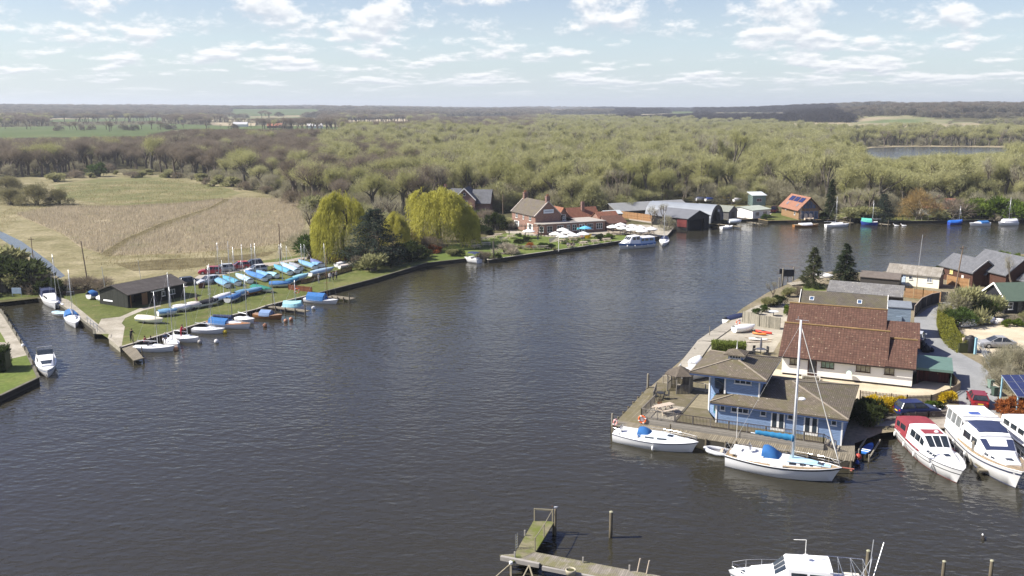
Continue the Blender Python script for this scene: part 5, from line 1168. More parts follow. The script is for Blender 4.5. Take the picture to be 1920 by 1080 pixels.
# ---- red topped cruiser
M_red = M('red_canvas', (.24, .04, .05), .75, .12, 2)
def world_dir(px): return P(*px).xy
t, L = boat('motor_cruiser', 'white motor cruiser with red canopy and red stripe moored bow out', 'motor boat', P(1706, 806, .9).xy, P(1806, 883, 1.5).xy); Lr = L
rg, tp = hull(L, 3.5, 1.15, .88, .14, .35, .35, .5, 2.0); add_hull(t, rg, tp, GRP, None, M_dark, M('boot_red', (.12, .03, .03)), rub=M_dark, stripez=(.62, .68))
k = L / 11
cs = [(0.1 * k, 1.5, 1.45, 1.15, 1.9), (2.4 * k, 1.5, 1.4, 1.17, 2.1)]; cabin([(0.05, 1.55, 1.4, 1.1, 2.3), (1.2 * k, 1.55, 1.42, 1.12, 2.4), (2.6 * k, 1.5, 1.36, 1.15, 2.42)]).build('canopy', M_red, t); side_glass(t, [(0.05, 1.55, 1.4, 1.1, 2.3), (1.2 * k, 1.55, 1.42, 1.12, 2.4), (2.6 * k, 1.5, 1.36, 1.15, 2.42)], [(.4 * k, 1.1 * k), (1.3 * k, 2.3 * k)], .4, .8)
cs = [(2.6 * k, 1.45, 1.2, 1.15, 2.5), (5.3 * k, 1.4, 1.12, 1.2, 2.45), (6.5 * k, 1.25, 1.0, 1.25, 1.65)]; cabin(cs).build('wheelhouse', GRP, t); front_glass(t, cs[1], cs[2], 3, .08, .92); side_glass(t, cs, [(3.2 * k, 4.1 * k), (4.2 * k, 5.1 * k), (5.2 * k, 5.75 * k)], .38, .85)
st2 = [(3.0 * k, 1.1, 1.05, 2.53, 2.56), (5.1 * k, 1.05, 1.0, 2.49, 2.53)]; MB().bx(4.1 * k, 5.1 * k, -.85, .85, 2.5, 2.56).build('red_hatch_cover', M_red, t); MB().lathe([(.2, 0), (.22, .05), (.1, .16), (.02, .18)], (4.8 * k, .35, 2.56), 12).build('radar_dome', GRP, t)
cs = [(5.6 * k, 1.35, 1.1, 1.2, 1.62), (7.6 * k, 1.15, .8, 1.3, 1.6), (9.6 * k, .55, .3, 1.42, 1.5)]; cabin(cs).build('foredeck_cabin', GRP, t); side_glass(t, cs, [(5.9 * k, 6.3 * k), (6.4 * k, 6.8 * k), (6.9 * k, 7.3 * k), (7.4 * k, 7.8 * k)], .25, .75); MB().bx(7.7 * k, 8.2 * k, -.25, .25, 1.62, 1.66).build('hatch', M_dglass, t)
rs = MB()
for sg in (-1, 1):
    pts = [(x * k, sg * (sheer_at(tp, x * k)[0] - .08), sheer_at(tp, x * k)[1] + .02) for x in (1.6, 3, 4.5, 6)]; rs.path(pts, .07, 5)
rs.build('red_stripe', M_red, t); rails(t, tp, 4.5 * k, L - .15, .55, .1, 1.2); fenders(t, tp, [.5 * k, 3.0 * k, 5.4 * k, 8.2 * k], -1); MB().bx(-.45, 0, -1.3, 1.3, .25, .33).build('bathing_platform', M_tealwood, t)
# ---- large flybridge cruiser
t, L = boat('motor_cruiser', 'large white flybridge cruiser with navy covers moored beside the finger pontoon', 'motor boat', P(1806, 806, 1.0).xy, P(1918, 884, 1.9).xy)
rg, tp = hull(L, 4.1, 1.35, .88, .13, .5, .4, .5, 2.0); add_hull(t, rg, tp, GRP, M_tealwood, M_cvn, M('boot_navy', (.03, .04, .1)), rub=GRP, stripez=(.74, .84)); k = L / 12.5
cs = [(.1, 1.85, 1.75, 1.35, 2.35), (3.6 * k, 1.85, 1.75, 1.35, 2.35)]; cabin(cs).build('cockpit_side', GRP, t); cs = [(.2, 1.78, 1.6, 2.3, 3.35), (3.6 * k, 1.78, 1.6, 2.3, 3.35)]; cabin(cs).build('cockpit_screens', M('clear_screen', (.16, .17, .17), .15, .3), t)
fr = MB()
for sg in (-1, 1):
    for x in (.2, 1.3 * k, 2.4 * k, 3.6 * k): fr.beam((x, sg * 1.8, 2.3), (x, sg * 1.62, 3.36), .09, .07)
    fr.beam((.2, sg * 1.81, 2.32), (3.6 * k, sg * 1.81, 2.32), .06, .08)
fr.build('screen_frame', GRP, t); MB().bx(-.1, 4.2 * k, -1.75, 1.75, 3.37, 3.49).build('hard_top', GRP, t, bevel=.04)
cs = [(3.6 * k, 1.8, 1.65, 1.4, 2.75), (7.0 * k, 1.7, 1.5, 1.5, 2.7), (8.2 * k, 1.55, 1.3, 1.55, 2.0)]; cabin(cs).build('saloon', GRP, t); side_glass(t, cs, [(4.2 * k, 5.6 * k), (5.9 * k, 6.9 * k)], .4, .88, sides=(-1, 1)); front_glass(t, cs[1], cs[2], 1, .05, .95, .97, .01, M_cvn, 'windscreen_cover')
cs = [(3.8 * k, 1.6, 1.5, 2.76, 3.3), (6.0 * k, 1.55, 1.4, 2.72, 3.25), (6.9 * k, 1.45, 1.3, 2.72, 2.95)]; cabin(cs).build('flybridge', GRP, t); cabin([(4.0 * k, 1.42, 1.35, 3.3, 3.42), (5.9 * k, 1.38, 1.25, 3.27, 3.4), (6.5 * k, 1.3, 1.1, 3.12, 3.18)]).build('flybridge_cover', M_cvn, t)
MB().beam((3.2 * k, -1.6, 3.45), (4.2 * k, -1.55, 3.0), .14, .1).beam((3.2 * k, 1.6, 3.45), (4.2 * k, 1.55, 3.0), .14, .1).beam((3.3 * k, -1.6, 3.6), (3.3 * k, 1.6, 3.6), .3, .1).build('radar_arch', GRP, t); MB().lathe([(.25, 0), (.28, .08), (.2, .2), (.02, .22)], (3.0 * k, .5, 3.5), 12).build('radar_dome', GRP, t); MB().bx(2.2 * k, 3.0 * k, -.6, .3, 3.5, 3.62).build('folded_canopy', M('blue_cover', (.06, .1, .3), .8), t)
cs = [(7.6 * k, 1.55, 1.35, 1.5, 1.95), (9.6 * k, 1.1, .8, 1.62, 1.92), (10.8 * k, .7, .4, 1.7, 1.8)]; cabin(cs).build('foredeck_cabin', GRP, t); side_glass(t, cs, [(8.0 * k, 8.6 * k), (8.9 * k, 9.4 * k)], .3, .7); MB().bx(9.7 * k, 10.2 * k, -.28, .28, 1.93, 1.97).build('hatch', M_dglass, t)
rails(t, tp, 3.6 * k, L - .15, .65, .12, 1.1); MB().bx(-.7, 0, -1.7, 1.7, .3, .4).build('bathing_platform', M_tealwood, t); fenders(t, tp, [3.0 * k, 6 * k], -1, r=.13)
# ---- third cruiser cut by the frame
t, L = boat('motor_cruiser', 'white cabin cruiser with brown stripe behind the large flybridge cruiser at the frame edge', 'motor boat', P(1900, 800, 1.0).xy, P(2010, 868, 1.5).xy)
rg, tp = hull(L, 3.4, 1.1, .88, .13, .35, .35, .5, 2.0); add_hull(t, rg, tp, GRP, None, M('brown_stripe', (.1, .04, .03)), None, stripez=(.8, .9)); k = L / 10
cs = [(.3, 1.5, 1.35, 1.1, 2.35), (5.5 * k, 1.45, 1.2, 1.2, 2.4), (6.8 * k, 1.2, .9, 1.25, 1.6)]; cabin(cs).build('cabin', GRP, t); side_glass(t, cs, [(.8 * k, 1.8 * k), (2.1 * k, 3.1 * k), (3.4 * k, 4.4 * k), (4.7 * k, 5.3 * k)], .45, .85); front_glass(t, cs[1], cs[2], 3); rails(t, tp, 5 * k, L - .1)
# finger pontoon
a, b = P(1778, 812, .5), P(1851, 882, .5); d = (b - a); t = thing('finger_pontoon', 'narrow mossy timber pontoon between the red and the flybridge cruiser', 'pontoon', a, math.atan2(d.y, d.x)); L = d.length; MB().bx(-1.2, L, -.35, .35, -.12, 0).build('planking', M_deckd, t); MB().bx(L - .5, L + .1, -.7, .7, -.13, .01).build('end_platform', M_deck, t)
for i in range(3): MB().tube((L * (.2 + .36 * i), -.42, -1.3), (L * (.2 + .36 * i), -.42, .0), .1).build('pile', M_pile, t)
pile(P(1822, 868, .2).x, P(1822, 868, .2).y, 2.3, .15, 'stout grey mooring pile left of the pontoon end', mat=M('grey_pile')); pile(P(1840, 874, .2).x, P(1840, 874, .2).y, 2.5, .15, 'stout grey mooring pile right of the pontoon end', mat=M('grey_pile'))
# ---- cars
def car(name, label, cen, rz, L, W, H, paint, kind='estate', z=.77, group=None, rearplate=True):
    t = thing(name, label, 'car', (cen[0], cen[1], z), rz, group); m = M('paint_' + name + '_%d_%d' % (int(paint[0] * 999), int(paint[2] * 999)), paint, .28, .05, .5, .6); k = L / 4.3
    def sec(x, w0, zl, zb): return [(x, -w0 * .9, .22), (x, -w0, .45), (x, -w0 * .98, zl * .8), (x, -w0 * .9, zl), (x, w0 * .9, zl), (x, w0 * .98, zl * .8), (x, w0, .45), (x, w0 * .9, .22)]
    w = W / 2; bl = .9
    prof = {'estate': [(0, .8, .62), (.06, .93, .82), (.2, .98, .92), (1.2, 1, .92), (2.9, 1, .93), (3.6, .97, .86), (4.1, .9, .72), (4.3, .8, .55)], 'hatch': [(0, .8, .62), (.06, .93, .85), (.2, .98, .92), (1.2, 1, .92), (2.9, 1, .93), (3.6, .97, .84), (4.1, .9, .7), (4.3, .8, .55)], 'saloon': [(0, .8, .66), (.08, .92, .88), (.7, .98, .93), (1.2, 1, .92), (2.9, 1, .92), (3.6, .97, .85), (4.1, .9, .7), (4.3, .78, .52)]}[kind]
    b = MB(); b.rings([sec(x * k, w * f, z_, 0) for x, f, z_ in prof], True, True, True); b.build('body', m, t, True)
    mo = MB.last.modifiers.new('edge', 'EDGE_SPLIT'); mo.split_angle = R(42)
    gh = {'estate': ((.12, .95), (.42, H), (2.3, H), (3.05, .92)), 'hatch': ((.1, .95), (.5, H - .02), (2.2, H), (3.05, .92)), 'saloon': ((.55, .93), (1.25, H - .02), (2.25, H), (3.2, .9))}[kind]
    g = MB(); r = []
    for i, (x, z_) in enumerate(gh):
        ww = w * (.93 if i in (0, 3) else .72); r.append([(x * k, -ww, z_), (x * k, ww, z_)])
    (a0, a1), (b0, b1), (c0, c1), (d0, d1) = r
    side = [(a0, b0, c0, d0), (a1, b1, c1, d1)]; m1 = MB(); m1.poly([a0, d0, c0, b0]); m1.poly([a1, b1, c1, d1]); m1.poly([a0, b0, b1, a1]); m1.poly([c0, d0, d1, c1]); m1.build('windows', glass('car_glass', (.03, .035, .04)), t)
    ro = MB(); slab(ro, [(b0[0] - .03, b0[1] - .02, b0[2] + .03), (c0[0] + .03, c0[1] - .02, c0[2] + .03), (c1[0] + .03, c1[1] + .02, c1[2] + .03), (b1[0] - .03, b1[1] + .02, b1[2] + .03)], .05)
    for p, q in ((a0, b0), (c0, d0), (a1, b1), (c1, d1)): ro.beam(p, q, .07, .05)
    for s_, (ax, bx_, cx_, dx_) in zip((-1, 1), side):
        f = .5; mid_t = ((bx_[0] + cx_[0]) / 2, bx_[1], H); mid_b = ((a0[0] + d0[0]) / 2, a0[1] if s_ < 0 else a1[1], .93); ro.beam(mid_t, mid_b, .06, .05)
    ro.build('roof', m, t)
    for x in (.82 * k, 3.42 * k):
        for sg in (-1, 1):
            wh = MB().tube((x, sg * (w - .2), .31), (x, sg * (w + .015), .31), .31, None, 14).build('wheel', M('rubber', (.02, .02, .02)), t); MB().tube((x, sg * (w + .012), .31), (x, sg * (w + .03), .31), .2, None, 10).build('rim', M('rim_grey', (.45, .46, .47), .35, metal=.6), wh)
    for sg in (-1, 1):
        MB().bx(-.03, .1, sg * w * .72 - .1, sg * w * .72 + .1, .62, .78).build('tail_light', M('tail_red', (.45, .02, .02), .3), t); MB().box((4.2 * k, sg * w * .62, .66), (.14, .3, .12)).build('headlight', M('lamp_glass', (.7, .7, .7), .15), t); MB().box((2.95 * k, sg * (w + .08), .98), (.1, .18, .12)).build('wing_mirror', m, t)
    if rearplate: MB().bx(-.035, -.01, -.26, .26, .5, .61).build('number_plate', M('yellow_plate', (.75, .6, .05), .5), t)
    MB().bx(4.29 * k, 4.32 * k, -.3, .3, .42, .53).build('front_plate', WHITE, t); return t
def car_px(label, a, b, paint, kind='estate', L=4.3, H=1.45, z=.77, group=None, name='parked_car', W=1.76):
    """a rear, b front wheel line in the photo"""
    A, B = P(*a, z), P(*b, z); d = (B - A).normalized(); c = (A + B) / 2 - d * L / 2; return car(name, label, c, math.atan2(d.y, d.x), L, W, H, paint, kind, z, group)
car_px('dark blue estate car parked by the yellow bushes', (1684, 778), (1754, 776), (.012, .02, .085), 'estate', 4.5, 1.48)
car_px('dark red car seen from behind parked on the lane', (1838, 768), (1826, 745), (.2, .012, .02), 'hatch', 4.3, 1.42)
car_px('silver grey saloon car on the pale gravel yard', (1899, 651), (1837, 650), (.3, .3, .3), 'saloon', 4.6, 1.44)
# solar canopy
a = P(1882, 752, .77); q0, q1, q2, q3 = [P(*p) for p in ((1877, 703, 3.6), (1960, 702, 3.6), (1990, 745, 3.1), (1908, 744, 3.1))]
t = thing('solar_canopy', 'open canopy roofed with dark blue solar panels by the russet bush', 'canopy', a); o = a
pts = [q - o for q in (q3, q2, q1, q0)]; mb = MB(); slab(mb, pts, .08); mb.build('frame', M('grey_metal2', (.3, .32, .34), .4), t)
for i in range(5):
    for j in range(3):
        f = lambda u, v: (pts[0].lerp(pts[1], u)).lerp(pts[3].lerp(pts[2], u), v) + Vector((0, 0, .02)); m = MB(); m.poly([f((i + .025) / 5, (j + .02) / 3), f((i + .975) / 5, (j + .02) / 3), f((i + .975) / 5, (j + .98) / 3), f((i + .025) / 5, (j + .98) / 3)]); m.build('solar_panel', M('solar_cell', (.02, .025, .08), .15, .2, 4, .6), t)
for u, v in ((.03, .97), (.35, .03), (.03, .03), (.7, .97)):
    f = (pts[0].lerp(pts[1], u)).lerp(pts[3].lerp(pts[2], u), v); MB().bx(f.x - .07, f.x + .07, f.y - .07, f.y + .07, 0, f.z - .08).build('post', M('pale_blue_paint'), t)
# ---- shrubs and trees on the right bank
def bush(kind, bx, by, ty, label, sx=1.0, z=.76, group=None): return plant_px(kind, bx, by, ty, label, z, sx, group=group)
for x, y, ty, s, l in ((1640, 768, 741, 1.0, 'yellow flowering bush leftmost by the dark shrub'), (1663, 768, 742, 1.1, 'yellow flowering bush beside the tail of the blue car'), (1687, 764, 742, .9, 'yellow flowering bush directly above the blue car roof')): bush('forsythia', x, y, ty, l, s)
bush('forsythia', 1779, 756, 733, 'yellow flowering bush at the corner of the picket fence', 1.0); bush('laurel', 1745, 767, 752, 'low bright green plant between the yellow bushes', 1.3); bush('darkbush', 1760, 764, 752, 'small green shrub under the corner yellow bush', 1.2)
for x, y, ty, s, l in ((1612, 790, 752, 1.0, 'dark evergreen shrub against the end of the blue house'), (1634, 793, 758, 1.1, 'dark evergreen shrub left of the blue car'), (1628, 775, 745, 1.1, 'dark shrub under the leftmost yellow bush')): bush('darkbush', x, y, ty, l, s)
bush('orangebush', 1896, 778, 742, 'russet leaved shrub under the solar canopy', 1.0); bush('orangebush', 1920, 782, 742, 'second russet shrub at the frame edge by the solar canopy', 1.2)
for i, (x, y, ty) in enumerate(((1868, 716, 652), (1890, 700, 640), (1915, 706, 648), (1880, 728, 676), (1906, 735, 690))): bush('sallow', x, y, ty, ('pale grey twiggy shrub %s the solar canopy' % ('left of', 'behind', 'rising behind the far end of', 'in front of the left post of', 'partly under')[i]), .9)
bush('sallow', 1790, 604, 546, 'large grey twiggy bush at the top of the clipped hedge', .9); bush('olivebush', 1815, 602, 535, 'tall olive green shrub between hedge and black house', .8); bush('olivebush', 1856, 596, 552, 'broad olive green shrub against the black house', 1.1); bush('bush', 1832, 600, 556, 'dark green bush in the clump by the black house', 1.1); bush('bush', 1800, 612, 575, 'low green bush behind the clipped hedge', 1.2)
bush('laurel', 1888, 612, 598, 'small round clipped shrub left of the silver car yard edge', 1.0); bush('laurel', 1909, 612, 598, 'small round clipped shrub right of its twin under the black house', 1.0); bush('palebush', 1899, 604, 588, 'pale flowering shrub between two round clipped shrubs', 1.3); bush('greenscrub', 1918, 606, 578, 'spiky green plant beside the black house door', .7)
plant_px('thin_spruce', 1524, 538, 463, 'sparse narrow conifer left of its fuller neighbour on the point', .76, 1.5); plant_px('spruce', 1584, 530, 455, 'full dark conifer right of the sparse conifer on the point', .76, 1.65)
plant_px('bare', 1893, 548, 478, 'bare pale branched tree in front of the larger brown house', .76, .75); plant_px('laurel', 1878, 486, 470, 'bright green bush behind the larger brown house', .76, 1.2); plant_px('laurel', 1910, 496, 476, 'yellow green bush at the right frame edge by the water', .76, 1.0); bush('darkbush', 1762, 506, 497, 'dark bush left of the brown house by the water', 1.2)
plant_px('bare', 1449, 562, 528, 'small leafless tree leaning over the water on the point', .76, 1.1)
for i, (k_, x, y, ty, s, l) in enumerate((('olivebush', 1441, 575, 556, 1.1, 'olive shrub on the point beneath the small leafless tree'), ('darkbush', 1458, 572, 553, 1.2, 'dark shrub right of the small leafless tree'), ('olivebush', 1478, 556, 538, 1.2, 'olive shrub below the conifer quay'), ('laurel', 1477, 590, 572, .8, 'bright green upright shrub against the pantiled roof'), ('brownbush', 1495, 552, 535, 1.0, 'brown twiggy shrub by the ramp on the point'), ('bush', 1420, 590, 577, 1.2, 'green pot plants clump beside the covered boat'), ('bush', 1433, 585, 570, 1.0, 'leafy shrub among timber beside the patio table'))): bush(k_, x, y, ty, l, s)
sheet('lawn', [(1500, 545), (1512, 533), (1545, 533), (1549, 545)], RZ + .02, m_lawn2)
# dinghies and clutter on the patio
def covered_hull(label, a, b, z, mat, B=1.6, F=.55, name='covered_dinghy', top=.35, cat='dinghy'):
    t, L = boat(name, label, cat, a, b, z); rg, tp = hull(L, B, F, .75, .08, .12, .15, n=10); add_hull(t, rg, tp, GRP); m = MB()
    m.rings([[(x, -b_ - .03, zt - .2), (x, -b_ - .02, zt + .02), (x, 0, zt + top * math.sin(math.pi * min(1, .25 + .75 * i / 10)) + .02), (x, b_ + .02, zt + .02), (x, b_ + .03, zt - .2)] for i, (x, b_, zt) in enumerate(tp)], False); m.build('cover', mat, t, True); return t, L, tp
covered_hull('white covered dinghy on the quay left of the red kayaks', P(1376, 622, .9).xy, P(1415, 617, .9).xy, .95, M('white_cover', (.72, .72, .72), .7, .06), 1.7)
def kayak(label, a, b, z, c, name='kayak'):
    t, L = boat(name, label, 'kayak', a, b, z); m = MB(); m.rings([[(L * k / 10, .36 * math.sin(math.pi * (.03 + .94 * k / 10)) ** .7 * math.cos(q), .17 + .16 * math.sin(q)) for q in [2 * math.pi * j / 8 for j in range(8)]] for k in range(11)], True, True, True); m.build('shell', M('kayak_%d' % int(c[1] * 1000), c, .4, .12), t, True); MB().lathe([(.22, 0), (.26, .03), (.2, .05)], (L * .48, 0, .3), 10, 1.6, .9).build('cockpit', M_dark, t); return t
kayak('orange kayak beside the white covered dinghy', P(1411, 626, .8).xy, P(1437, 629, .8).xy, .8, (.6, .2, .05)); kayak('red kayak nearest the bungalow roof', P(1417, 622, .8).xy, P(1447, 627, .8).xy, .8, (.6, .06, .04)); kayak('white paddleboard lying on timbers below the kayaks', P(1404, 637, .85).xy, P(1440, 639, .85).xy, .85, (.7, .69, .66), 'paddleboard')
for i, (a, b, l) in enumerate((((1396, 632), (1448, 636), 'long timber plank below the kayaks'), ((1400, 641), (1446, 640), 'second timber plank under the white paddleboard'))):
    A, B = P(*a, .85), P(*b, .85); t = thing('timber_plank', l, 'timber', A); MB().beam((0, 0, 0), tuple(B - A), .2, .08).build('plank', M_pale, t); MB().box((.4, 0, -.06), (.12, .4, .06)).build('bearer', M_pile, t)
covered_hull('small boat under a dark navy cover at the patio quay', P(1361, 606, .2).xy, P(1402, 594, .2).xy, 0, M_cvn, 1.9, .7, top=.55); lifebuoy(P(1384, 606, 1.5).x, P(1384, 606, 1.5).y, 1.6, .5, 'orange lifebuoy on a white stand at the grey plank fence', r=.33); q = P(1385, 613, .76); t = thing('lifebuoy_stand', 'white post of the lifebuoy beside the covered dinghy', 'post', (q.x, q.y - .1, .76)); MB().bx(-.06, .06, .05, .1, 0, 1.3).build('post', WHITE, t); MB().bx(-.25, .25, .1, .13, .6, 1.1).build('board', WHITE, t)
q = P(1426, 664, .77); t = thing('patio_table', 'round dark patio table with a closed parasol behind the blue house', 'garden table', q); MB().lathe([(.6, .7), (.6, .73)], k=16).build('tabletop', M('dark_glass_top', (.06, .06, .07), .2), t); MB().tube((0, 0, 0), (0, 0, .7), .05).build('leg', blk, t)
t = thing('closed_parasol', 'closed grey parasol standing in the patio table', 'parasol', (q.x, q.y, 1.5)); MB().tube((0, 0, 0), (0, 0, 1.5), .025).build('pole', blk, t); MB().lathe([(.14, .1), (.16, .6), (.05, 1.5)], k=9).build('canopy', M('grey_canvas', (.1, .1, .12)), t)
for i in range(4): a_ = i * 1.57 + .5; metal_chair(q.x + 1.0 * math.cos(a_), q.y + 1.0 * math.sin(a_), .77, a_ - 1.57, 'dark chair around the patio table behind the blue house', blk, 'patio chairs behind the blue house')
q = P(1450, 592, .77); t = thing('patio_table', 'small pale round table on the grey patio by the pantiled roof', 'garden table', q); MB().lathe([(.75, .68), (.75, .72)], k=16).build('tabletop', M('pale_top', (.5, .52, .55)), t); MB().tube((0, 0, 0), (0, 0, .7), .06).build('leg', blk, t)
# covered white boat behind the tower
covered_hull('white covered boat on the hard behind the gazebo', P(1284, 712, .8).xy, P(1338, 700, .8).xy, .9, M('white_cover'), 2.3, .9, top=.3, cat='boat'); covered_hull('small white dinghy on the quay beside the dock steps', P(1297, 690, .8).xy, P(1312, 676, .8).xy, .85, M('white_cover'), 1.4, .5, top=.15)
# slipway walkway along the left shore
pp = [P(x, y, .82) for x, y in ((1285, 690), (1322, 640), (1348, 622), (1370, 607))]; t = thing('timber_walkway', 'pale timber walkway running along the shore past the patio', 'walkway', pp[0])
for a, b in zip(pp, pp[1:]): MB().beam(tuple(a - pp[0]), tuple(b - pp[0] + (b - a).normalized() * .2), 2.0, .1).build('planking', planks('walk_boards', (.36, .33, .27), .16, 1, .15), t)
for i, (x, y, ty, r, l) in enumerate(((1310, 648, 640, .09, 'stub post halfway along the pale timber walkway'), (1330, 636, 612, .05, 'thin leaning pole at the walkway bend'), (1302, 662, 652, .08, 'stub post on the walkway near the gazebo'), (1460, 545, 520, .1, 'thin mooring pole right of the small leafless tree'), (1467, 534, 503, .16, 'tall pale mooring pile with dark sign at the far point'), (1487, 527, 501, .14, 'mooring pile right of the dark sign at the far point'))):
    q = P(x, y, .3); tt = (540 - ty) / F; dz = q.y * (tt * CP - SP) / (CP + tt * SP) + CAMH; pile(q.x, q.y, dz, r, l, mat=M('grey_pile'))
for (x, y, w_, h_, l) in ((1466, 509, .9, .9, 'small dark notice board on the tall mooring pile'), (1478, 512, 2.2, 1.3, 'wide dark notice board seen from behind at the far point')):
    q = P(x, y, 2.4); t = thing('notice_board', l, 'sign', q); MB().bx(-w_ / 2, w_ / 2, -.04, .04, -h_ / 2, h_ / 2).build('panel', M('dark_board', (.1, .09, .07)) if 0 else M('sign_black', (.02, .022, .03), .5), t); MB().bx(-.06, .06, .05, .12, -2.2, h_ / 2).build('post', M('grey_pile'), t)
a, b = P(1480, 533, .9), P(1514, 529, 1.2); t = thing('boat_ramp', 'pale timber ramp on the far point by the sparse conifer', 'ramp', a); MB().beam((0, 0, 0), tuple(b - a), 2.2, .12).build('planking', M_deckl, t); MB().beam((1, -.9, -.35), tuple(b - a + Vector((0, -.9, -.35))), .1, .3).build('bearer', M_pile, t)
covered_hull('white cruiser hull under cover behind the two conifers', P(1530, 522, .3).xy, P(1562, 526, .3).xy, .3, M('white_cover'), 2.2, .9, top=.4, cat='boat')
t = thing('dark_shed', 'low dark sheds with felt roofs beside the white cabin', 'shed', (P(1612, 535, .76).x, P(1612, 535, .76).y, 0), R(-30)); gable_walls(0, 6.5, 0, 3.2, .7, 2.4, 3.1).build('wall', M('dark_boards'), t); gable_roof(0, 6.5, 0, 3.2, 2.4, 3.15, oe=.2, og=.15).build('roof', M('brown_felt', (.13, .11, .095), .9, .25), t)
# boats and clutter by the gravel yard
covered_hull('white boat under a torn cover beside the clipped hedge', P(1800, 612, .8).xy, P(1840, 607, .8).xy, .85, M('white_cover'), 2.0, .8, top=.5, cat='boat'); covered_hull('white upturned dinghy by the black house', P(1845, 606, .8).xy, P(1864, 604, .8).xy, .9, M('white_cover'), 1.4, .5, top=.4); covered_hull('small white and red dinghy right of the torn cover boat', P(1866, 607, .8).xy, P(1880, 606, .8).xy, .85, M('cream_cover', (.66, .6, .55), .7), 1.4, .5, top=.25)
car_px('pale grey car mostly hidden behind the bungalow end', (1716, 648), (1724, 632), (.45, .46, .48), 'hatch', 4.0, 1.45)
for i, (x, y, w_, h_, c, l) in enumerate(((1736, 660, 1.0, 1.0, (.03, .03, .03), 'black sacks heaped beside the green roofed shed'), (1728, 654, .8, 1.2, (.05, .055, .06), 'dark grey bin behind the green roofed shed'))):
    q = P(x, y, .77); t = thing('rubbish_heap', l, 'rubbish', q); MB().lathe([(w_ * .5, 0), (w_ * .6, h_ * .4), (w_ * .4, h_ * .8), (.1, h_)], k=7).build('sack', M('black_plastic'), t); MB().lathe([(w_ * .3, 0), (w_ * .4, h_ * .3), (.05, h_ * .6)], (w_ * .8, .2, 0), 7).build('sack', M('black_plastic'), t)

# ---------------------------------------------------------------- jetty in front
M_jm = planks('mossy_jetty_boards', (.2, .18, .11), .14, 1, .2, .9, (.12, .14, .03)); M_jd = planks('jetty_boards', (.24, .215, .18), .15, 0, .22, .9, (.17, .16, .08))
jz = .9; c0, c1 = P(1004, 1035, jz), P(1198, 1072, jz); an = math.atan2(c1.y - c0.y, c1.x - c0.x)
t = thing('timber_jetty', 'mossy L shaped timber jetty in the foreground water', 'jetty', (c0.x, c0.y, 0), an); Lj = (c1 - c0).length
def JL(px, py, z=jz): v = P(px, py, z).xy - c0.xy; return (v.x * math.cos(an) + v.y * math.sin(an), -v.x * math.sin(an) + v.y * math.cos(an))
MB().prism([JL(1004, 1035), JL(1039, 978.5), JL(1001, 976), JL(955, 1056)], jz - .12, jz + .012).build('arm_planking', M_jm, t); MB().prism([(0, 0), (Lj + 1.5, 0), (Lj + 1.5, -1.9), (-2.2, -1.35)], jz - .12, jz).build('planking', M_jd, t)
MB().bx(-2.0, .9, -1.75, -1.5, jz - .2, jz + .1).bx(1.2, Lj + 1.5, -1.95, -1.75, jz - .2, jz + .06).build('edge_beam', M('grey_beam', (.3, .28, .25), .85, .2), t)
for i, q in enumerate(((1038, 980), (1000, 978), (1005, 1034), (982, 1010), (958, 1056), (1100, 1054), (1195, 1071))): x, y = JL(*q); MB().tube((x, y, -.9), (x, y, jz - .1), .1, None, 8).build('pile', M_pile, t)
hr = MB()
def jp(px, py): x, y = JL(px, py); return Vector((x, y, jz))
ups = [jp(1002, 977), jp(1036, 979), jp(1020, 1008), jp(1003, 1033)]; up = Vector((0, 0, 1))
for u in ups: hr.beam(u, u + up * 1.05, .08, .08)
hr.beam(ups[0] + up * .98, ups[1] + up * .98, .06, .12); hr.path([ups[1] + up * 1.0, ups[2] + up * 1.02, ups[3] + up * 1.0], .035); hr.build('handrail', M('rail_wood', (.26, .23, .16), .85, .25), t)
dt = MB()
for q in ((984, 1004), (1093, 1055), (1180, 1070), (965, 1045)): u = jp(*q); dt.beam(u, u + up * .42, .1, .1)
dt.build('bollard', M('grey_beam'), t)
ld = MB(); a1, a2 = jp(967, 1030), jp(970, 1027)
for u in (a1, a2): ld.tube(u - up * .6, u + up * 1.15, .03)
for k in range(5): ld.tube(a1 + up * (.1 + .2 * k), a2 + up * (.1 + .2 * k), .02)
ld.build('ladder', M_steel, t); fr = MB()
for q in ((1197, 1072), (1214, 1076)): u = jp(*q); fr.tube(u - up * .5 + Vector((-.15, 0, 0)), u + up * 1.0 + Vector((.1, 0, 0)), .05)
fr.build('boarding_post', M_pale, t); MB().prism([jp(1196, 1074)[:2], jp(1216, 1078)[:2], jp(1214, 1090)[:2], jp(1194, 1086)[:2]], jz - .5, jz - .1).build('boarding_step', M('dark_brown_wood', (.09, .06, .04)), t)
br = MB(); u = jp(958, 1058)
br.beam(u + up * .05, u + Vector((-1.2, -1.8, -1.0)), .07, .07); br.beam(u, u + Vector((.5, -1.2, -1.2)), .08, .08); br.beam(jp(992, 1060), jp(975, 1085) - up * .3, .08, .08); br.beam(jp(992, 1060), jp(1002, 1085) - up * .3, .08, .08); br.build('brace', M('rail_wood'), t); MB().lathe([(.05, 0), (.14, .05), (.14, .2), (.05, .25)], tuple(u), 8).build('post_cap', WHITE, t)
q = P(1070, 1078, .9); t = thing('half_barrel', 'pale half barrel planter on the jetty', 'planter', q); MB().lathe([(.3, 0), (.36, .3), (.36, .42), (.31, .42), (.29, .3)], k=14).build('barrel', M('pale_barrel', (.4, .36, .26)), t, True); MB().lathe([(.29, .33), (.01, .34)], k=12).build('soil', M('soil', (.07, .07, .03)), t)
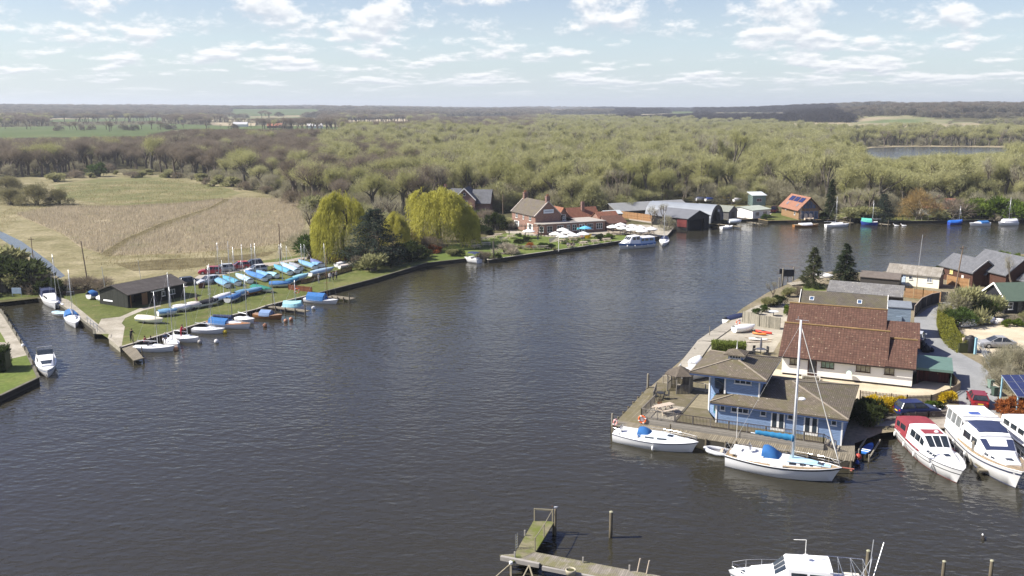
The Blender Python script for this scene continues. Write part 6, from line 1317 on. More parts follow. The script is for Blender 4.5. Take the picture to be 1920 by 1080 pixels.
pile(*P(1145, 1008, 0).xy, 2.05, .15, 'lone timber mooring post standing in open water right of the jetty', M('post_top', (.3, .29, .2))); pg = pile(*P(1041, 1003, 0).xy, 2.1, .1, 'thin mooring post with a perched gull at the jetty tip'); pile(*P(1767, 1090, 0).xy, 1.45, .13, 'left of two mossy mooring posts at the bottom edge', M('post_top')); pile(*P(1856, 1090, 0).xy, 1.5, .13, 'right of two mossy mooring posts at the bottom edge', M('post_top')); pile(*P(1623, 1100, 0).xy, 2.6, .14, 'timber post behind the stern of the boat at the bottom edge', M('post_top'))
def bird(x, y, z, rz, label, body, head, wing, name='gull', beak=(.6, .35, .05), swim=False, s=1.0):
    t = thing(name, label, 'bird', (x, y, z), rz); t.scale = (s, s, s); lg = 0 if swim else .08
    st = [(-.24, .01, .0, .02), (-.16, .035, .01, .03), (-.06, .075, .0, .07), (.04, .085, -.005, .085), (.12, .07, .02, .07), (.165, .042, .07, .045), (.185, .036, .11, .04), (.215, .04, .14, .04), (.245, .028, .145, .028), (.265, .01, .14, .01)]
    m = MB(); m.rings([[(x_, wy * math.cos(a), zc + wz * math.sin(a) + lg + .06) for a in [2 * math.pi * j / 10 for j in range(10)]] for x_, wy, zc, wz in st], True, True, True)
    for i in range(len(m.f)): m.mi[i] = 1 if m.v[m.f[i][0]][0] > .15 else 0
    m.build('body', [body, head], t, True); wg = MB()
    for sg in (-1, 1): wg.poly([(.1, sg * .075, .11 + lg), (.02, sg * .098, .06 + lg), (-.3, sg * .03, .075 + lg), (-.12, sg * .06, .13 + lg)])
    wg.build('wings', wing, t); MB().tube((.26, 0, .2 + lg), (.32, 0, .19 + lg), .012, .003, 5).build('beak', M('beak_%d' % int(beak[0] * 100), beak), t)
    if not swim: MB().tube((.0, -.03, 0), (.0, -.03, .1), .006, None, 4).tube((.0, .03, 0), (.0, .03, .1), .006, None, 4).build('legs', M('leg_red', (.5, .1, .05)), t)
    return t
wf = M('white_feather', (.75, .75, .74), .8, .04); gf = M('grey_feather', (.35, .36, .38), .8, .06); df = M('dark_feather', (.03, .025, .02), .8, .2)
bird(*P(1041, 1003, 0).xy, 2.1, R(200), 'white and grey gull perched on the jetty post', wf, M('brown_head', (.1, .05, .03)), gf, beak=(.4, .08, .04)); bird(*P(1843, 1011, 0).xy, -.05, R(70), 'dark bird with white breast floating on open water at lower right', df, wf, df, 'duck', (.3, .25, .1), True, 1.5)
# boat cut by the bottom edge
t, L = boat('motor_yacht', 'white motor yacht with canopy frames cut by the bottom edge', 'motor boat', P(1640, 1106, 1.0).xy, P(1366, 1070, 1.4).xy); rg, tp = hull(L, 3.4, 1.1, .85, .1, .35, .35, .5, 2.0); add_hull(t, rg, tp, GRP, M('pale_deck', (.7, .72, .74), .6, .04), M_cvn, None, stripez=(.8, .86)); k = L / 10.5
cs = [(3.2 * k, 1.35, 1.2, 1.1, 2.5), (6.3 * k, 1.3, 1.1, 1.15, 2.45), (7.3 * k, 1.1, .85, 1.2, 1.75), (8.8 * k, .8, .55, 1.3, 1.65), (9.2 * k, .6, .4, 1.32, 1.4)]; cabin(cs).build('cabin', GRP, t); side_glass(t, cs, [(3.6 * k, 4.8 * k), (5 * k, 6.1 * k)], .45, .85); front_glass(t, cs[1], cs[2], 3); rails(t, tp, 6.8 * k, L - .1, .6, .1, .9); MB().bx(9.3 * k, 9.6 * k, -.2, .2, 1.4, 1.44).build('hatch', M_dglass, t)
cf = MB()
for x in (.5, 1.4, 2.3, 3.0): cf.path([(x * k, -1.4, 1.2), (x * k + .2, -1.2, 2.5), (x * k + .2, 1.2, 2.5), (x * k, 1.4, 1.2)], .022)
for sg in (-1, 1): cf.tube((.5 * k + .2, sg * 1.2, 2.5), (3.2 * k + .2, sg * 1.2, 2.5), .02); cf.tube((.5 * k, sg * 1.4, 1.2), (1.6 * k, sg * 1.2, 2.5), .02)
cf.build('canopy_frame', M_steel, t); MB().bx(1.0 * k, 2.2 * k, -.9, -.2, 1.15, 1.6).bx(1.0 * k, 2.2 * k, .2, .9, 1.15, 1.6).build('cockpit_seat', M('cream_vinyl', (.7, .66, .55)), t); MB().bx(.2, 3.2 * k, -1.2, 1.2, 1.08, 1.14).build('cockpit_sole', M_tealwood, t); MB().tube((5.0 * k, -.2, 2.5), (5.0 * k, -.2, 4.0), .025).tube((5.0 * k, -.2, 4.0), (5.9 * k, -.2, 3.95), .02).lathe([(.16, 0), (.19, .02), (.16, .04)], (4.95 * k, -.2, 2.9), 12).build('aerial', WHITE, t); MB().tube((.6 * k, .3, 1.2), (.4 * k, .2, 4.6), .03).tube((.9 * k, -1, 1.2), (.4 * k, .2, 3.4), .025).tube((.9 * k, 1, 1.2), (.4 * k, .2, 3.4), .025).tube((.6 * k, .8, 1.2), (-.5, -.8, 4.0), .03).build('mizzen_gear', M_alloy, t)

for a, b, z0, z1, l in ((BL(-8.6, -4.4), BL(-9.4, -3.7), .9, .95, 'stern mooring rope of the smaller yacht'), (BL(-1.2, -5.3), BL(-3.6, -3.75), 1.0, 1.1, 'bow mooring rope of the smaller yacht'), (BL(2.6, -4.6), BL(2.8, -3.85), 1.1, 1.1, 'stern mooring rope of the large yacht'), (BL(12.6, -5.2), BL(11.2, -3.7), 1.4, .9, 'bow mooring rope of the large yacht')):
    t = thing('mooring_rope', l, 'rope', (a.x, a.y, z0)); d = Vector((b.x - a.x, b.y - a.y, z1 - z0)); MB().path([tuple(d * u - Vector((0, 0, .35 * math.sin(math.pi * u)))) for u in (0, .25, .5, .75, 1)], .02, 4).build('line', M_rope, t); MB().lathe([(.05, 0), (.07, .03), (.05, .06)], tuple(d), 8).build('loop', M_rope, t)
# ---------------------------------------------------------------- quays
M_qd = planks('quay_piling', (.045, .04, .03), .3, 2, .2, .9); M_cap = M('pale_capping', (.36, .33, .28), .85, .15, 1)
def quay(pts, label, cap=M_cap, z=BZ, wall=None, name='quay_wall', off=.0, capw=.35):
    w_ = [P(x, y, z) if not isinstance(x, Vector) else x for x, y in pts]; o0 = w_[0]; t = thing(name, label, 'quay', (o0.x, o0.y, 0)); a, b = MB(), MB()
    for p, q in zip(w_, w_[1:]):
        p, q = p - o0, q - o0; d = (q - p).normalized(); p = p - d * .05; q = q + d * .05; p.z = q.z = 0
        a.beam(p + Vector((0, 0, z / 2 - .42)), q + Vector((0, 0, z / 2 - .42)), .16, z + .8); b.beam(p + Vector((0, 0, z + .03)), q + Vector((0, 0, z + .03)), capw, .09)
    a.build('wall', wall or M_qd, t); b.build('capping', cap, t); return t
M_capd = M('dark_capping', (.13, .12, .09), .9, .3, 1)
quay([(226, 651), (387, 603), (480, 580), (500, 573), (578, 554)], 'timber quay wall of the sailing club lawn where the keelboats lie'); quay([(578, 554), (700, 523), (800, 493), (872, 485)], 'dark quay wall curving along the lawn towards the pub', M_capd)
quay([(872, 485), (904, 479), (916, 487.5), (980, 478), (1080, 464), (1160, 452), (1250, 441.5), (1262, 428)], 'straight quay wall with pale edge along the pub garden')
quay([(0, 742), (72, 708), (48, 655), (0, 580)], 'dark timber quay round the lawn at the left edge', M_capd); quay([(72, 559), (104, 566), (150, 598), (176, 618), (177.5, 626.5)], 'quay along the dyke where the four small boats lie', M_capd)
quay([(206.5, 627.5), (205, 634), (226, 651)], 'pale concrete edge beside the slipway', m_conc, wall=M('concrete_wall', (.28, .26, .2), .9, .25)); quay([(1376, 412), (1420, 410), (1440, 414), (1500, 413), (1560, 412), (1590, 413)], 'low timber bank in front of the orange roofed house', M('yellow_timber', (.36, .27, .14), .8)); quay([(1610, 411), (1660, 415), (1750, 414), (1850, 412), (1940, 412)], 'grey timber bank of the far moorings', M('grey_pile'))
for i in range(9):
    u = i / 8; x, y = 8 + 62 * u, 590 + 108 * u; q = P(x, y, .7); pile(q.x, q.y, 1.35, .09, 'dark post of the row along the left dyke quay', name='quay_post', group='posts along the left dyke quay')
q = P(44, 651, .7); t = thing('mooring_buoy', 'white round fender lying on the left dyke path', 'buoy', q); MB().lathe([(.02, 0), (.2, .08), (.26, .25), (.2, .42), (.02, .5)], k=10).build('ball', M_fender, t, True); MB().tube((0, 0, .48), (0, 0, .62), .03).build('eye', M_rope, t)
hedge([P(-16, 704), P(18, 702)], 2.6, 2.5, 'round clipped dark hedge on the lawn at the left edge', foliage('yew', (.05, .075, .02), (.06, .085, .025), .3), BZ, 6000)
# concrete pier with timber stage
t = thing('landing_stage', 'timber landing stage at the tip of the concrete pier by the slipway', 'landing stage', P(228, 655, .6)); o = P(228, 655, .6); pts = [P(*p, .6) - o for p in ((228, 652), (249, 645), (269, 671), (251, 676))]; MB().prism([(p.x, p.y) for p in pts], -.14, 0).build('planking', M_deck, t)
for p in pts: MB().tube((p.x, p.y, -1.4), (p.x, p.y, .02), .12).build('pile', M_pile, t)
for q in ((250, 645), (267, 668)): v = P(*q, .6) - o; MB().tube((v.x, v.y, 0), (v.x, v.y, 1.3), .07).build('mooring_post', M_pile, t)
# ---------------------------------------------------------------- boats
def ppt(a, z=0): return P(a[0], a[1], z).xy
def mast_h(bx, by, ty, z): q = P(bx, by, z); tt = (540 - ty) / F; return q.y * (tt * CP - SP) / (CP + tt * SP) + CAMH - z
def keelboat(label, a, b, mtop, z=0, B=1.9, F=.6, hullm=GRP, deckm=None, cover=None, cov=(.05, .5), mastm=None, boomcov=None, group=None, name='keelboat', coach=True, mx=.58, covh=.75):
    t, L = boat(name, label, 'sailing boat', ppt(a, .4), ppt(b, .4), z, group); rg, tp = hull(L, B, F, .62, .1, .2, .25, n=10); add_hull(t, rg, tp, hullm, deckm)
    if coach: cs = [(L * .48, B * .33, B * .28, F, F + .3), (L * .66, B * .24, B * .18, F + .02, F + .26), (L * .78, B * .1, B * .06, F + .06, F + .12)]; cabin(cs).build('cuddy', GRP, t)
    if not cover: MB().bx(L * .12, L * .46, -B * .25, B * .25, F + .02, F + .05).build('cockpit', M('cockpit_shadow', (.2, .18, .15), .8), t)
    if mtop: mast(t, L * mx, F, mast_h((a[0] + (b[0] - a[0]) * mx), (a[1] + (b[1] - a[1]) * mx) , mtop, F), .05, (L * .5, .75), boomcov, ((L - .1, F + .1), (.1, F), B * .45), True, mastm)
    if cover:
        x0, x1 = L * cov[0], L * cov[1]; m = MB(); r = []
        for i in range(7):
            x = x0 + (x1 - x0) * i / 6; bb, zz = sheer_at(tp, x); r.append([(x, -bb - .02, zz - .12), (x, -bb * .8, zz + covh * .55), (x, 0, zz + covh), (x, bb * .8, zz + covh * .55), (x, bb + .02, zz - .12)])
        m.rings(r, False, True, True); m.build('tent_cover', cover, t)
    return t, L
CVL = M('light_blue_canvas', (.15, .3, .45), .8, .15, 2); CVP = M('pale_blue_canvas', (.34, .47, .58), .8, .12, 2); CVM = M('mid_blue_canvas', (.06, .17, .38), .8, .15, 2); CVT = M('teal_canvas', (.08, .27, .38), .8, .15, 2); CVG = M('green_canvas', (.02, .16, .12), .8, .15, 2); CVK = M('black_canvas', (.025, .025, .03), .8, .2, 2); CVW = M('white_cover'); CVV = M('violet_canvas', (.1, .12, .25), .8, .15, 2); CVA = M('aqua_canvas', (.3, .55, .6), .8, .1, 2)
woodmast = M('wood_mast', (.22, .13, .06), .6, .15)
keelboat('white keelboat with crew aboard nearest the concrete pier', (252, 652), (328, 653), 549, boomcov=None); t, _ = keelboat('white keelboat seen bow on with a hoisted scrap of jib', (312, 637), (334, 650), 540, B=1.8)
MB().poly([(4.6, .02, .9), (2.9, .02, .9), (3.2, .02, 2.3)]).build('jib', M('sail_cloth'), t)
keelboat('white keelboat with a person in red in its cockpit', (323, 632), (373, 637), 534); keelboat('plain white keelboat beside the yellow buoy', (362, 618), (422, 620), 499); keelboat('wooden decked yacht under blue covers with the tallest mast at the club quay', (389, 606), (471, 612), 455, B=2.3, F=.7, deckm=M_wood, cover=M_cvb, cov=(.08, .5), boomcov=M_cvn, mastm=M('grey_mast', (.3, .31, .33), .5))
keelboat('small white boat moored inside the wooden decked yacht', (444, 597), (477, 602), 517); keelboat('varnished brown dayboat with short blue cover by the timber staging', (477, 590), (530, 594), 530, hullm=M_wood, deckm=M('brown_deck', (.3, .19, .12), .6, .15), cover=M('slate_blue_canvas', (.16, .24, .4), .8), cov=(.25, .62), coach=False, mastm=M('dark_mast', (.12, .1, .08), .6), mx=.68, B=1.9)
keelboat('dayboat under pale aqua tent cover behind the timber staging', (530, 576), (572, 577), 527, cover=CVA, cov=(.05, .85), coach=False, covh=.9); keelboat('white half decked sailing boat with long blue tent cover and brown mast', (572, 561), (634, 566), 475, B=2.1, cover=M_cvb, cov=(.1, .62), coach=False, mastm=woodmast, covh=1.1, mx=.68)
def staging(a, b, wd, label):
    A, B = P(*a, .55), P(*b, .55); t = thing('timber_staging', label, 'staging', A, math.atan2(B.y - A.y, B.x - A.x)); L = (B - A).length; MB().bx(0, L, -wd / 2, wd / 2, -.12, 0).build('planking', M_deck, t)
    for i in range(5): MB().tube((L * i / 4, -wd / 2 - .08, -1.5), (L * i / 4, -wd / 2 - .08, .3 if i != 4 else 1.2), .1).build('pile', M_pile, t)
    return t
staging((503, 574), (577, 583), 1.1, 'timber staging beside the varnished brown dayboat'); staging((618, 555), (661, 560), 1.6, 'timber staging right of the boat with the long blue tent cover')
for i, (x, y, c, l) in enumerate(((588, 580, (.75, .75, .72), 'white mooring buoy off the longer timber staging'), (536, 604, (.4, .2, .12), 'brown mooring buoy left of its pair off the brown dayboat'), (546, 601, (.42, .21, .13), 'brown mooring buoy right of its pair off the brown dayboat'), (497, 613, (.38, .18, .1), 'brown mooring buoy off the wooden decked yacht'), (422, 625, (.7, .5, .04), 'yellow mooring buoy at the bow of the plain white keelboat'), (406, 643, (.7, .68, .64), 'white mooring buoy in open water off the club quay'), (375, 644, (.3, .28, .26), 'dark mooring buoy left of the white one off the club quay'), (330, 657, (.5, .25, .12), 'orange brown buoy under the bow on keelboat'))):
    q = P(x, y, 0); t = thing('mooring_buoy', l, 'buoy', (q.x, q.y, -.1)); MB().lathe([(.02, 0), (.26, .1), (.34, .32), (.26, .54), (.02, .64)], k=10).build('ball', M('buoyc_%d' % i, c, .5, .06), t, True); MB().tube((0, 0, .62), (0, 0, .78), .03).build('eye', M_rope, t)
# dyke boats
t, L = boat('cabin_cruiser', 'white cabin cruiser with navy canopy at the head of the dyke', 'motor boat', ppt((86, 552), .6), ppt((104, 572), .8)); rg, tp = hull(L, 2.5, .9, .85, .1, .25, .3, n=10); add_hull(t, rg, tp); cs = [(.1, 1.1, 1.0, .95, 2.1), (L * .4, 1.1, .95, .95, 2.1)]; cabin(cs).build('canopy', M_cvn, t); cs = [(L * .4, 1.05, .9, .95, 1.6), (L * .7, .85, .6, 1.0, 1.5), (L * .8, .6, .4, 1.05, 1.2)]; cabin(cs).build('cabin', GRP, t); side_glass(t, cs, [(L * .44, L * .55), (L * .57, L * .68)])
keelboat('white half decked yacht second in the dyke row', (92, 562), (118, 576), 478, B=2.0, boomcov=None); keelboat('little dinghy with pale blue deck third in the dyke row', (102, 584), (131, 589), None, B=1.7, F=.4, deckm=M_lblue, coach=False); keelboat('white yacht with blue cover nearest the slipway in the dyke row', (130, 588), (142, 612), 509, B=2.2, F=.75, cover=M_cvb, cov=(.05, .4), covh=.5)
t, L = boat('cabin_cruiser', 'small white cabin cruiser alone off the left lawn', 'motor boat', ppt((84, 664), .8), ppt((89, 697), .9)); L = L; rg, tp = hull(L, 2.4, .85, .85, .1, .25, .3, n=10); add_hull(t, rg, tp, GRP, None, M_cvb, None, stripez=(.7, .76)); k = L / 6
cs = [(1.9 * k, 1.05, .95, .9, 1.55), (3.6 * k, 1.0, .8, .92, 1.5), (4.6 * k, .75, .5, 1.0, 1.15)]; cabin(cs).build('cabin', GRP, t); side_glass(t, cs, [(2.1 * k, 2.8 * k), (2.9 * k, 3.5 * k)]); front_glass(t, cs[1], cs[2], 1, .2, .8); MB().bx(.2, 1.8 * k, -.85, .85, .88, .92).build('cockpit', M('cockpit_grey'), t); ws = MB()
cs = [(.15 * k, .95, .9, 1.0, 1.9), (1.7 * k, 1.0, .9, 1.0, 2.0), (2.2 * k, .95, .85, 1.5, 1.55)]; cabin(cs[1:]).build('windscreen', M_dglass, t); MB().path([(.3, -.95, .9), (.3, -.9, 1.9), (.3, .9, 1.9), (.3, .95, .9)], .03).build('canopy_hoop', M_steel, t); MB().bx(-.35, -.02, -.2, .2, .1, 1.1).build('outboard', M('outboard_grey'), t); fenders(t, tp, [1.5 * k], -1); fenders(t, tp, [4 * k], -1)
# ---- dinghies on the lawn
def dinghy(label, a, b, cover, mtop=None, hullm=GRP, B=1.65, z=BZ + .3, mx=.62, cvh=.35, mb_=None):
    t, L, tp = covered_hull(label, ppt(a, 1), ppt(b, 1), z, cover, B, .5, 'sailing_dinghy', cvh, 'sailing dinghy')
    if hullm is not GRP: [c for c in t.children if c.name.startswith('hull')][0].data.materials[0] = hullm
    tr = MB().beam((L * .1, 0, -.15), (L * 1.05, 0, -.12), .08, .06).bx(L * .35, L * .35 + .08, -.7, .7, -.2, -.12); tr.build('trolley', M('galvanised'), t)
    for s_ in (-1, 1): MB().tube((L * .37, s_ * .7, -.12), (L * .37, s_ * .82, -.12), .18, None, 10).build('wheel', M('rubber'), t)
    if mtop: q = (a[0] + (b[0] - a[0]) * mx, a[1] + (b[1] - a[1]) * mx); mast(t, L * mx, .5, mast_h(q[0], q[1], mtop, z + .5), .04, None, None, ((L - .1, .5), (.1, .5), B * .4), False)
    return t
D = [((427, 538), (402, 524), CVL, 459, 'light blue covered dinghy at the left end of the back row'), ((447, 534), (418, 522), CVT, None, 'teal blue covered dinghy second in the back row'), ((470, 530), (443, 518), CVP, 493, 'pale blue covered dinghy third in the back row'), ((497, 526), (460, 512), CVM, 462, 'deep blue covered dinghy with white hull in front of the silver car'),
     ((504, 521), (482, 512), CVL, None, 'light blue covered dinghy behind the deep blue one'), ((520, 520), (498, 516), CVA, None, 'low aqua covered dinghy at the middle of the back row'), ((544, 514), (514, 501), CVT, 462, 'teal covered dinghy with mast after the gap in the back row'), ((558, 511), (527, 497), CVP, 465, 'pale grey blue covered dinghy beside the teal one with mast'), ((564, 506), (543, 497), M('grey_canvas2', (.25, .27, .3), .8), None, 'grey covered dinghy behind the pale grey blue one'),
     ((591, 504), (560, 492), CVL, 462, 'bright light blue covered dinghy near the end of the back row'), ((603, 500), (583, 490), CVV, None, 'violet blue covered dinghy next to the yellow board'), ((600, 500), (586, 497), CVL, None, 'low light blue covered dinghy under the violet one'),
     ((399, 566), (432, 554), CVW, 493, 'white dinghy with bare hull beside the black covered one'), ((426, 566), (451, 555), CVM, 467, 'deep blue covered dinghy between white dinghy and middle row'), ((440, 556), (468, 548), CVL, 462, 'light blue covered dinghy in the middle row'), ((461, 552), (494, 544), CVL, 460, 'blue covered dinghy with brown hull in the middle row'), ((474, 541), (510, 547), CVG, None, 'green covered dinghy in the middle row'),
     ((505, 536), (546, 535), CVM, 460, 'large deep blue covered dinghy behind the brown fence'), ((534, 534), (560, 525), CVT, None, 'teal covered dinghy right of the large deep blue one'), ((548, 527), (578, 518), CVA, 462, 'white and aqua dinghy above the teal covered one'), ((581, 517), (626, 506), CVP, 460, 'long pale blue covered dinghy near the low fence end'),
     ((296, 591), (333, 586), CVL, 516, 'round light blue covered dinghy on the front lawn'), ((324, 582), (358, 578), CVW, None, 'white dinghy right of the round light blue one'), ((350, 577), (379, 573), M('cream_cover'), 529, 'cream dinghy between white dinghy and black cover'), ((373, 574), (410, 566), CVK, 500, 'dinghy under a black cover in front of the boathouse'), ((258, 600), (306, 604), M('ivory_cover', (.66, .62, .5), .7, .08), None, 'ivory and yellow dinghy nearest the slipway'), ((187, 562), (231, 571), CVW, None, 'white dinghy on a trolley beside the black boathouse'), ((166, 559), (184, 555), M_cvb, None, 'small dinghy under peaked blue cover left of the black boathouse')]
for a, b, c, mt, l in D: dinghy(l, a, b, c, mt, M_wood if 'brown hull' in l else GRP, cvh=.75 if 'peaked' in l else .38, B=1.7)
kayak('long yellow board by the red brown fence', ppt((592, 493)), ppt((628, 495)), BZ + .1, (.7, .55, .2), 'canoe'); covered_hull('white upturned dinghy at the end of the red brown fence', ppt((630, 500), .8), ppt((650, 495), .8), BZ + .15, CVW, 1.5, .45, top=.3); covered_hull('low white dinghy beside the willow shrubs', ppt((636, 503), .8), ppt((659, 499), .8), BZ + .15, M('cream_cover'), 1.4, .4, top=.2)
# lone lawn masts
for x, y, ty, l in ((198, 548, 500, 'thin mast rising behind the black boathouse left end'), (265, 530, 488, 'thin mast rising behind the black boathouse ridge'), (367, 552, 519, 'bare mast standing by the boathouse right end'), (515, 571, 527, 'leaning white spar beside the timber staging')): upole(x, y, ty, BZ, l, .05, False, 'boat_mast', M_alloy, -.3)
# ---------------------------------------------------------------- boathouse
s0 = P(241, 578, .7); cb = thing('club_boathouse', 'black boarded sailing club boathouse with brown felt roof and open bay', 'boathouse', (s0.x, s0.y, 0), R(60)); Ls = 11.2
M_bb = planks('black_vertical_boards', (.04, .042, .035), .2, 1, .2); M_felt = tiles('brown_felt_roof', (.085, .075, .07), (.11, .098, .09), 1.8, 1.0, .2, (.07, .062, .055), .5)
mb = MB(); mb.poly([(0, .0, .7), (0, 0, 2.95), (0, 3.5, 4.0), (0, 7, 2.95), (0, 7, .7)]).poly([(Ls, 0, .7), (Ls, 7, .7), (Ls, 7, 2.95), (Ls, 3.5, 4.0), (Ls, 0, 2.95)]).poly([(Ls, 7, .7), (0, 7, .7), (0, 7, 2.95), (Ls, 7, 2.95)]).bx(3.6, Ls, 0, .1, .7, 2.95).bx(0, .5, 0, .1, .7, 2.95).bx(.5, 3.6, 0, .1, 2.7, 2.95).build('wall', M_bb, cb); MB().bx(.1, 3.6, 3.2, 3.3, .7, 2.9).build('inner_wall', M('dark_boards'), cb)
gable_roof(0, Ls, 0, 7, 2.95, 4.05, oe=.45, og=.3).build('roof', M_felt, cb); BT = M('brown_timber', (.18, .1, .05), .8); MB().bx(.42, .58, -.06, .0, .7, 2.7).build('door_post', BT, cb); MB().bx(3.5, 3.66, -.06, .0, .7, 2.7).build('door_post', BT, cb); MB().bx(2.6, 3.5, -.05, 0, .7, 2.65).build('bay_door', BT, cb)
MB().bx(4.4, 7.0, -.1, -.03, 2.5, 2.85).build('sign_board', WHITE, cb); sg = MB.last; MB().bx(4.55, 6.85, -.106, -.1, 2.62, 2.66).bx(4.7, 6.5, -.106, -.1, 2.72, 2.76).build('lettering', M('sign_blue', (.05, .08, .25)), sg)
door(cb, 5.3, 0, .75, .9, 1.9, 'F', M('black_door')); window(cb, 8.6, 0, 1.5, 1.1, .8, 'F', M('grey_white'), 2); window(cb, 6.8, 0, 1.5, .7, .8, 'F', M('grey_white'), 1)
# cars on the track
for a, b, c, k_, l in (((407, 513), (381, 514), (.3, .01, .02), 'hatch', 'red hatchback leftmost of the parked club cars'), ((431, 508), (405, 510), (.4, .41, .42), 'estate', 'silver estate car between the two red cars'), ((461, 503), (434, 505), (.42, .012, .012), 'hatch', 'bright red car between the silver and the navy car'), ((486, 499), (459, 501), (.015, .02, .05), 'estate', 'navy estate car rightmost of the parked club cars'), ((344, 535), (372, 532), (.02, .02, .025), 'estate', 'dark car beside the black boathouse'), ((402, 530), (378, 534), (.4, .42, .45), 'hatch', 'pale silver car on the lawn edge by the back row'), ((493, 509), (466, 512), (.5, .5, .5), 'hatch', 'white car behind the deep blue covered dinghy')): car_px(l, a, b, c, k_, z=BZ)
# fences of the club
def lfence(pts, h, label, mat, **k): return fence('board_fence', [P(x, y, BZ) for x, y in pts], h, label, mat, z=BZ, **k)
M_rbf = planks('red_brown_fence', (.16, .06, .03), .15, 2, .2); M_brf = planks('brown_fence', (.14, .09, .055), .15, 2, .2)
lfence([(592, 489), (640, 493), (685, 495)], 1.0, 'red brown board fence below the yellow willow', M_rbf); lfence([(541, 543), (585, 548)], .9, 'red brown panel fence with a lifebuoy by the quay', M_rbf); lfence([(565, 533), (600, 524), (660, 507)], .8, 'low brown fence along the dinghy park edge', M_brf, rails=True); lfence([(499, 513), (510, 507), (570, 489)], .6, 'low timber rail along the track behind the dinghies', M_brf, rails=True); lfence([(373, 541), (384, 539)], .9, 'short red brown fence by the pale silver car', M_rbf)
v = P(557, 547, 1.2); lifebuoy(v.x, v.y - .2, 1.4, 0, 'orange lifebuoy on the red brown panel fence', r=.4)
lfence([(118, 553), (160, 549)], .7, 'low rail fence behind the dyke path', M_brf, rails=True)
t = thing('path_railing', 'steel hand rail beside the slipway', 'railing', P(160, 605, .7)); o = P(160, 605, .7); a, b = P(164, 606, .7) - o, P(183, 623, .7) - o; m = MB(); up = Vector((0, 0, 1)); m.beam(a + up, b + up, .06, .06).beam(a + up * .5, b + up * .5, .05, .05)
m.build('rail', M('galvanised'), t); m = MB()
for i in range(4): q = a.lerp(b, i / 3); m.tube(q, q + up * 1.02, .04)
m.build('posts', M('galvanised'), t)
# poles
upole(166, 540, 452, BZ, 'dark leaning utility pole above the blue peaked dinghy', .12, False, lean=-.6); upole(526, 487, 420, BZ, 'dark utility pole behind the dinghy park', .13, False); upole(63, 495, 445, BZ, 'short pole at the edge of the reed field', .1, True)
q = P(32, 556, BZ); t = thing('gate_sign', 'small pale notice at the end of the dyke', 'sign', q); MB().bx(-.8, .8, -.03, .03, .5, 1.5).build('panel', M('pale_blue_door'), t); MB().bx(-.8, -.7, -.04, .04, 0, .5).bx(.7, .8, -.04, .04, 0, .5).build('legs', M('galvanised'), t)
# ---------------------------------------------------------------- people
def body_mesh(J, Rad, E_):
    me = bpy.data.meshes.new('person'); names = list(J); me.from_pydata([J[n] for n in names], [(names.index(a), names.index(b)) for a, b in E_], []); ob = bpy.data.objects.new('tmp', me); COL.objects.link(ob)
    ob.modifiers.new('skin', 'SKIN'); sv = me.skin_vertices[0].data
    for i, n in enumerate(names): sv[i].radius = (Rad[n], Rad[n]); sv[i].use_root = n == 'pelvis'
    ob.modifiers.new('sub', 'SUBSURF').levels = 1; ob.modifiers['sub'].render_levels = 1
    dg = bpy.context.evaluated_depsgraph_get(); ev = bpy.data.meshes.new_from_object(ob.evaluated_get(dg)); bpy.data.objects.remove(ob)
    seg = [(Vector(J[a]), Vector(J[b]), b) for a, b in E_]; mi = []
    for p in ev.polygons:
        c = p.center; best = min(seg, key=lambda s: (c - (s[0] + (s[1] - s[0]) * min(1, max(0, (c - s[0]).dot(s[1] - s[0]) / max(1e-6, (s[1] - s[0]).length_squared))))).length)[2]
        mi.append(2 if best[:4] in ('head', 'face', 'crow', 'hand', 'fing', 'thum', 'nose') else 1 if best[:3] in ('kne', 'ank', 'toe', 'hip') else 0)
    ev['mi'] = mi; return ev
RAD = dict(pelvis=.15, chest=.17, neck=.06, head=.1, crown=.075, nose=.03)
EDG = [('pelvis', 'chest'), ('chest', 'neck'), ('neck', 'head'), ('head', 'crown'), ('head', 'nose')]
for s_ in 'lr':
    for n, r_ in (('hip', .1), ('knee', .065), ('ankle', .045), ('toe', .035), ('shoulder', .075), ('elbow', .045), ('wrist', .035), ('hand', .038), ('finga', .012), ('fingb', .012), ('fingc', .012), ('fingd', .011), ('thumb', .012)): RAD[n + s_] = r_
    EDG += [(a + s_, b + s_) for a, b in (('hip', 'knee'), ('knee', 'ankle'), ('ankle', 'toe'), ('shoulder', 'elbow'), ('elbow', 'wrist'), ('wrist', 'hand'), ('hand', 'finga'), ('hand', 'fingb'), ('hand', 'fingc'), ('hand', 'fingd'), ('wrist', 'thumb'))] + [('pelvis', 'hip' + s_), ('chest', 'shoulder' + s_)]
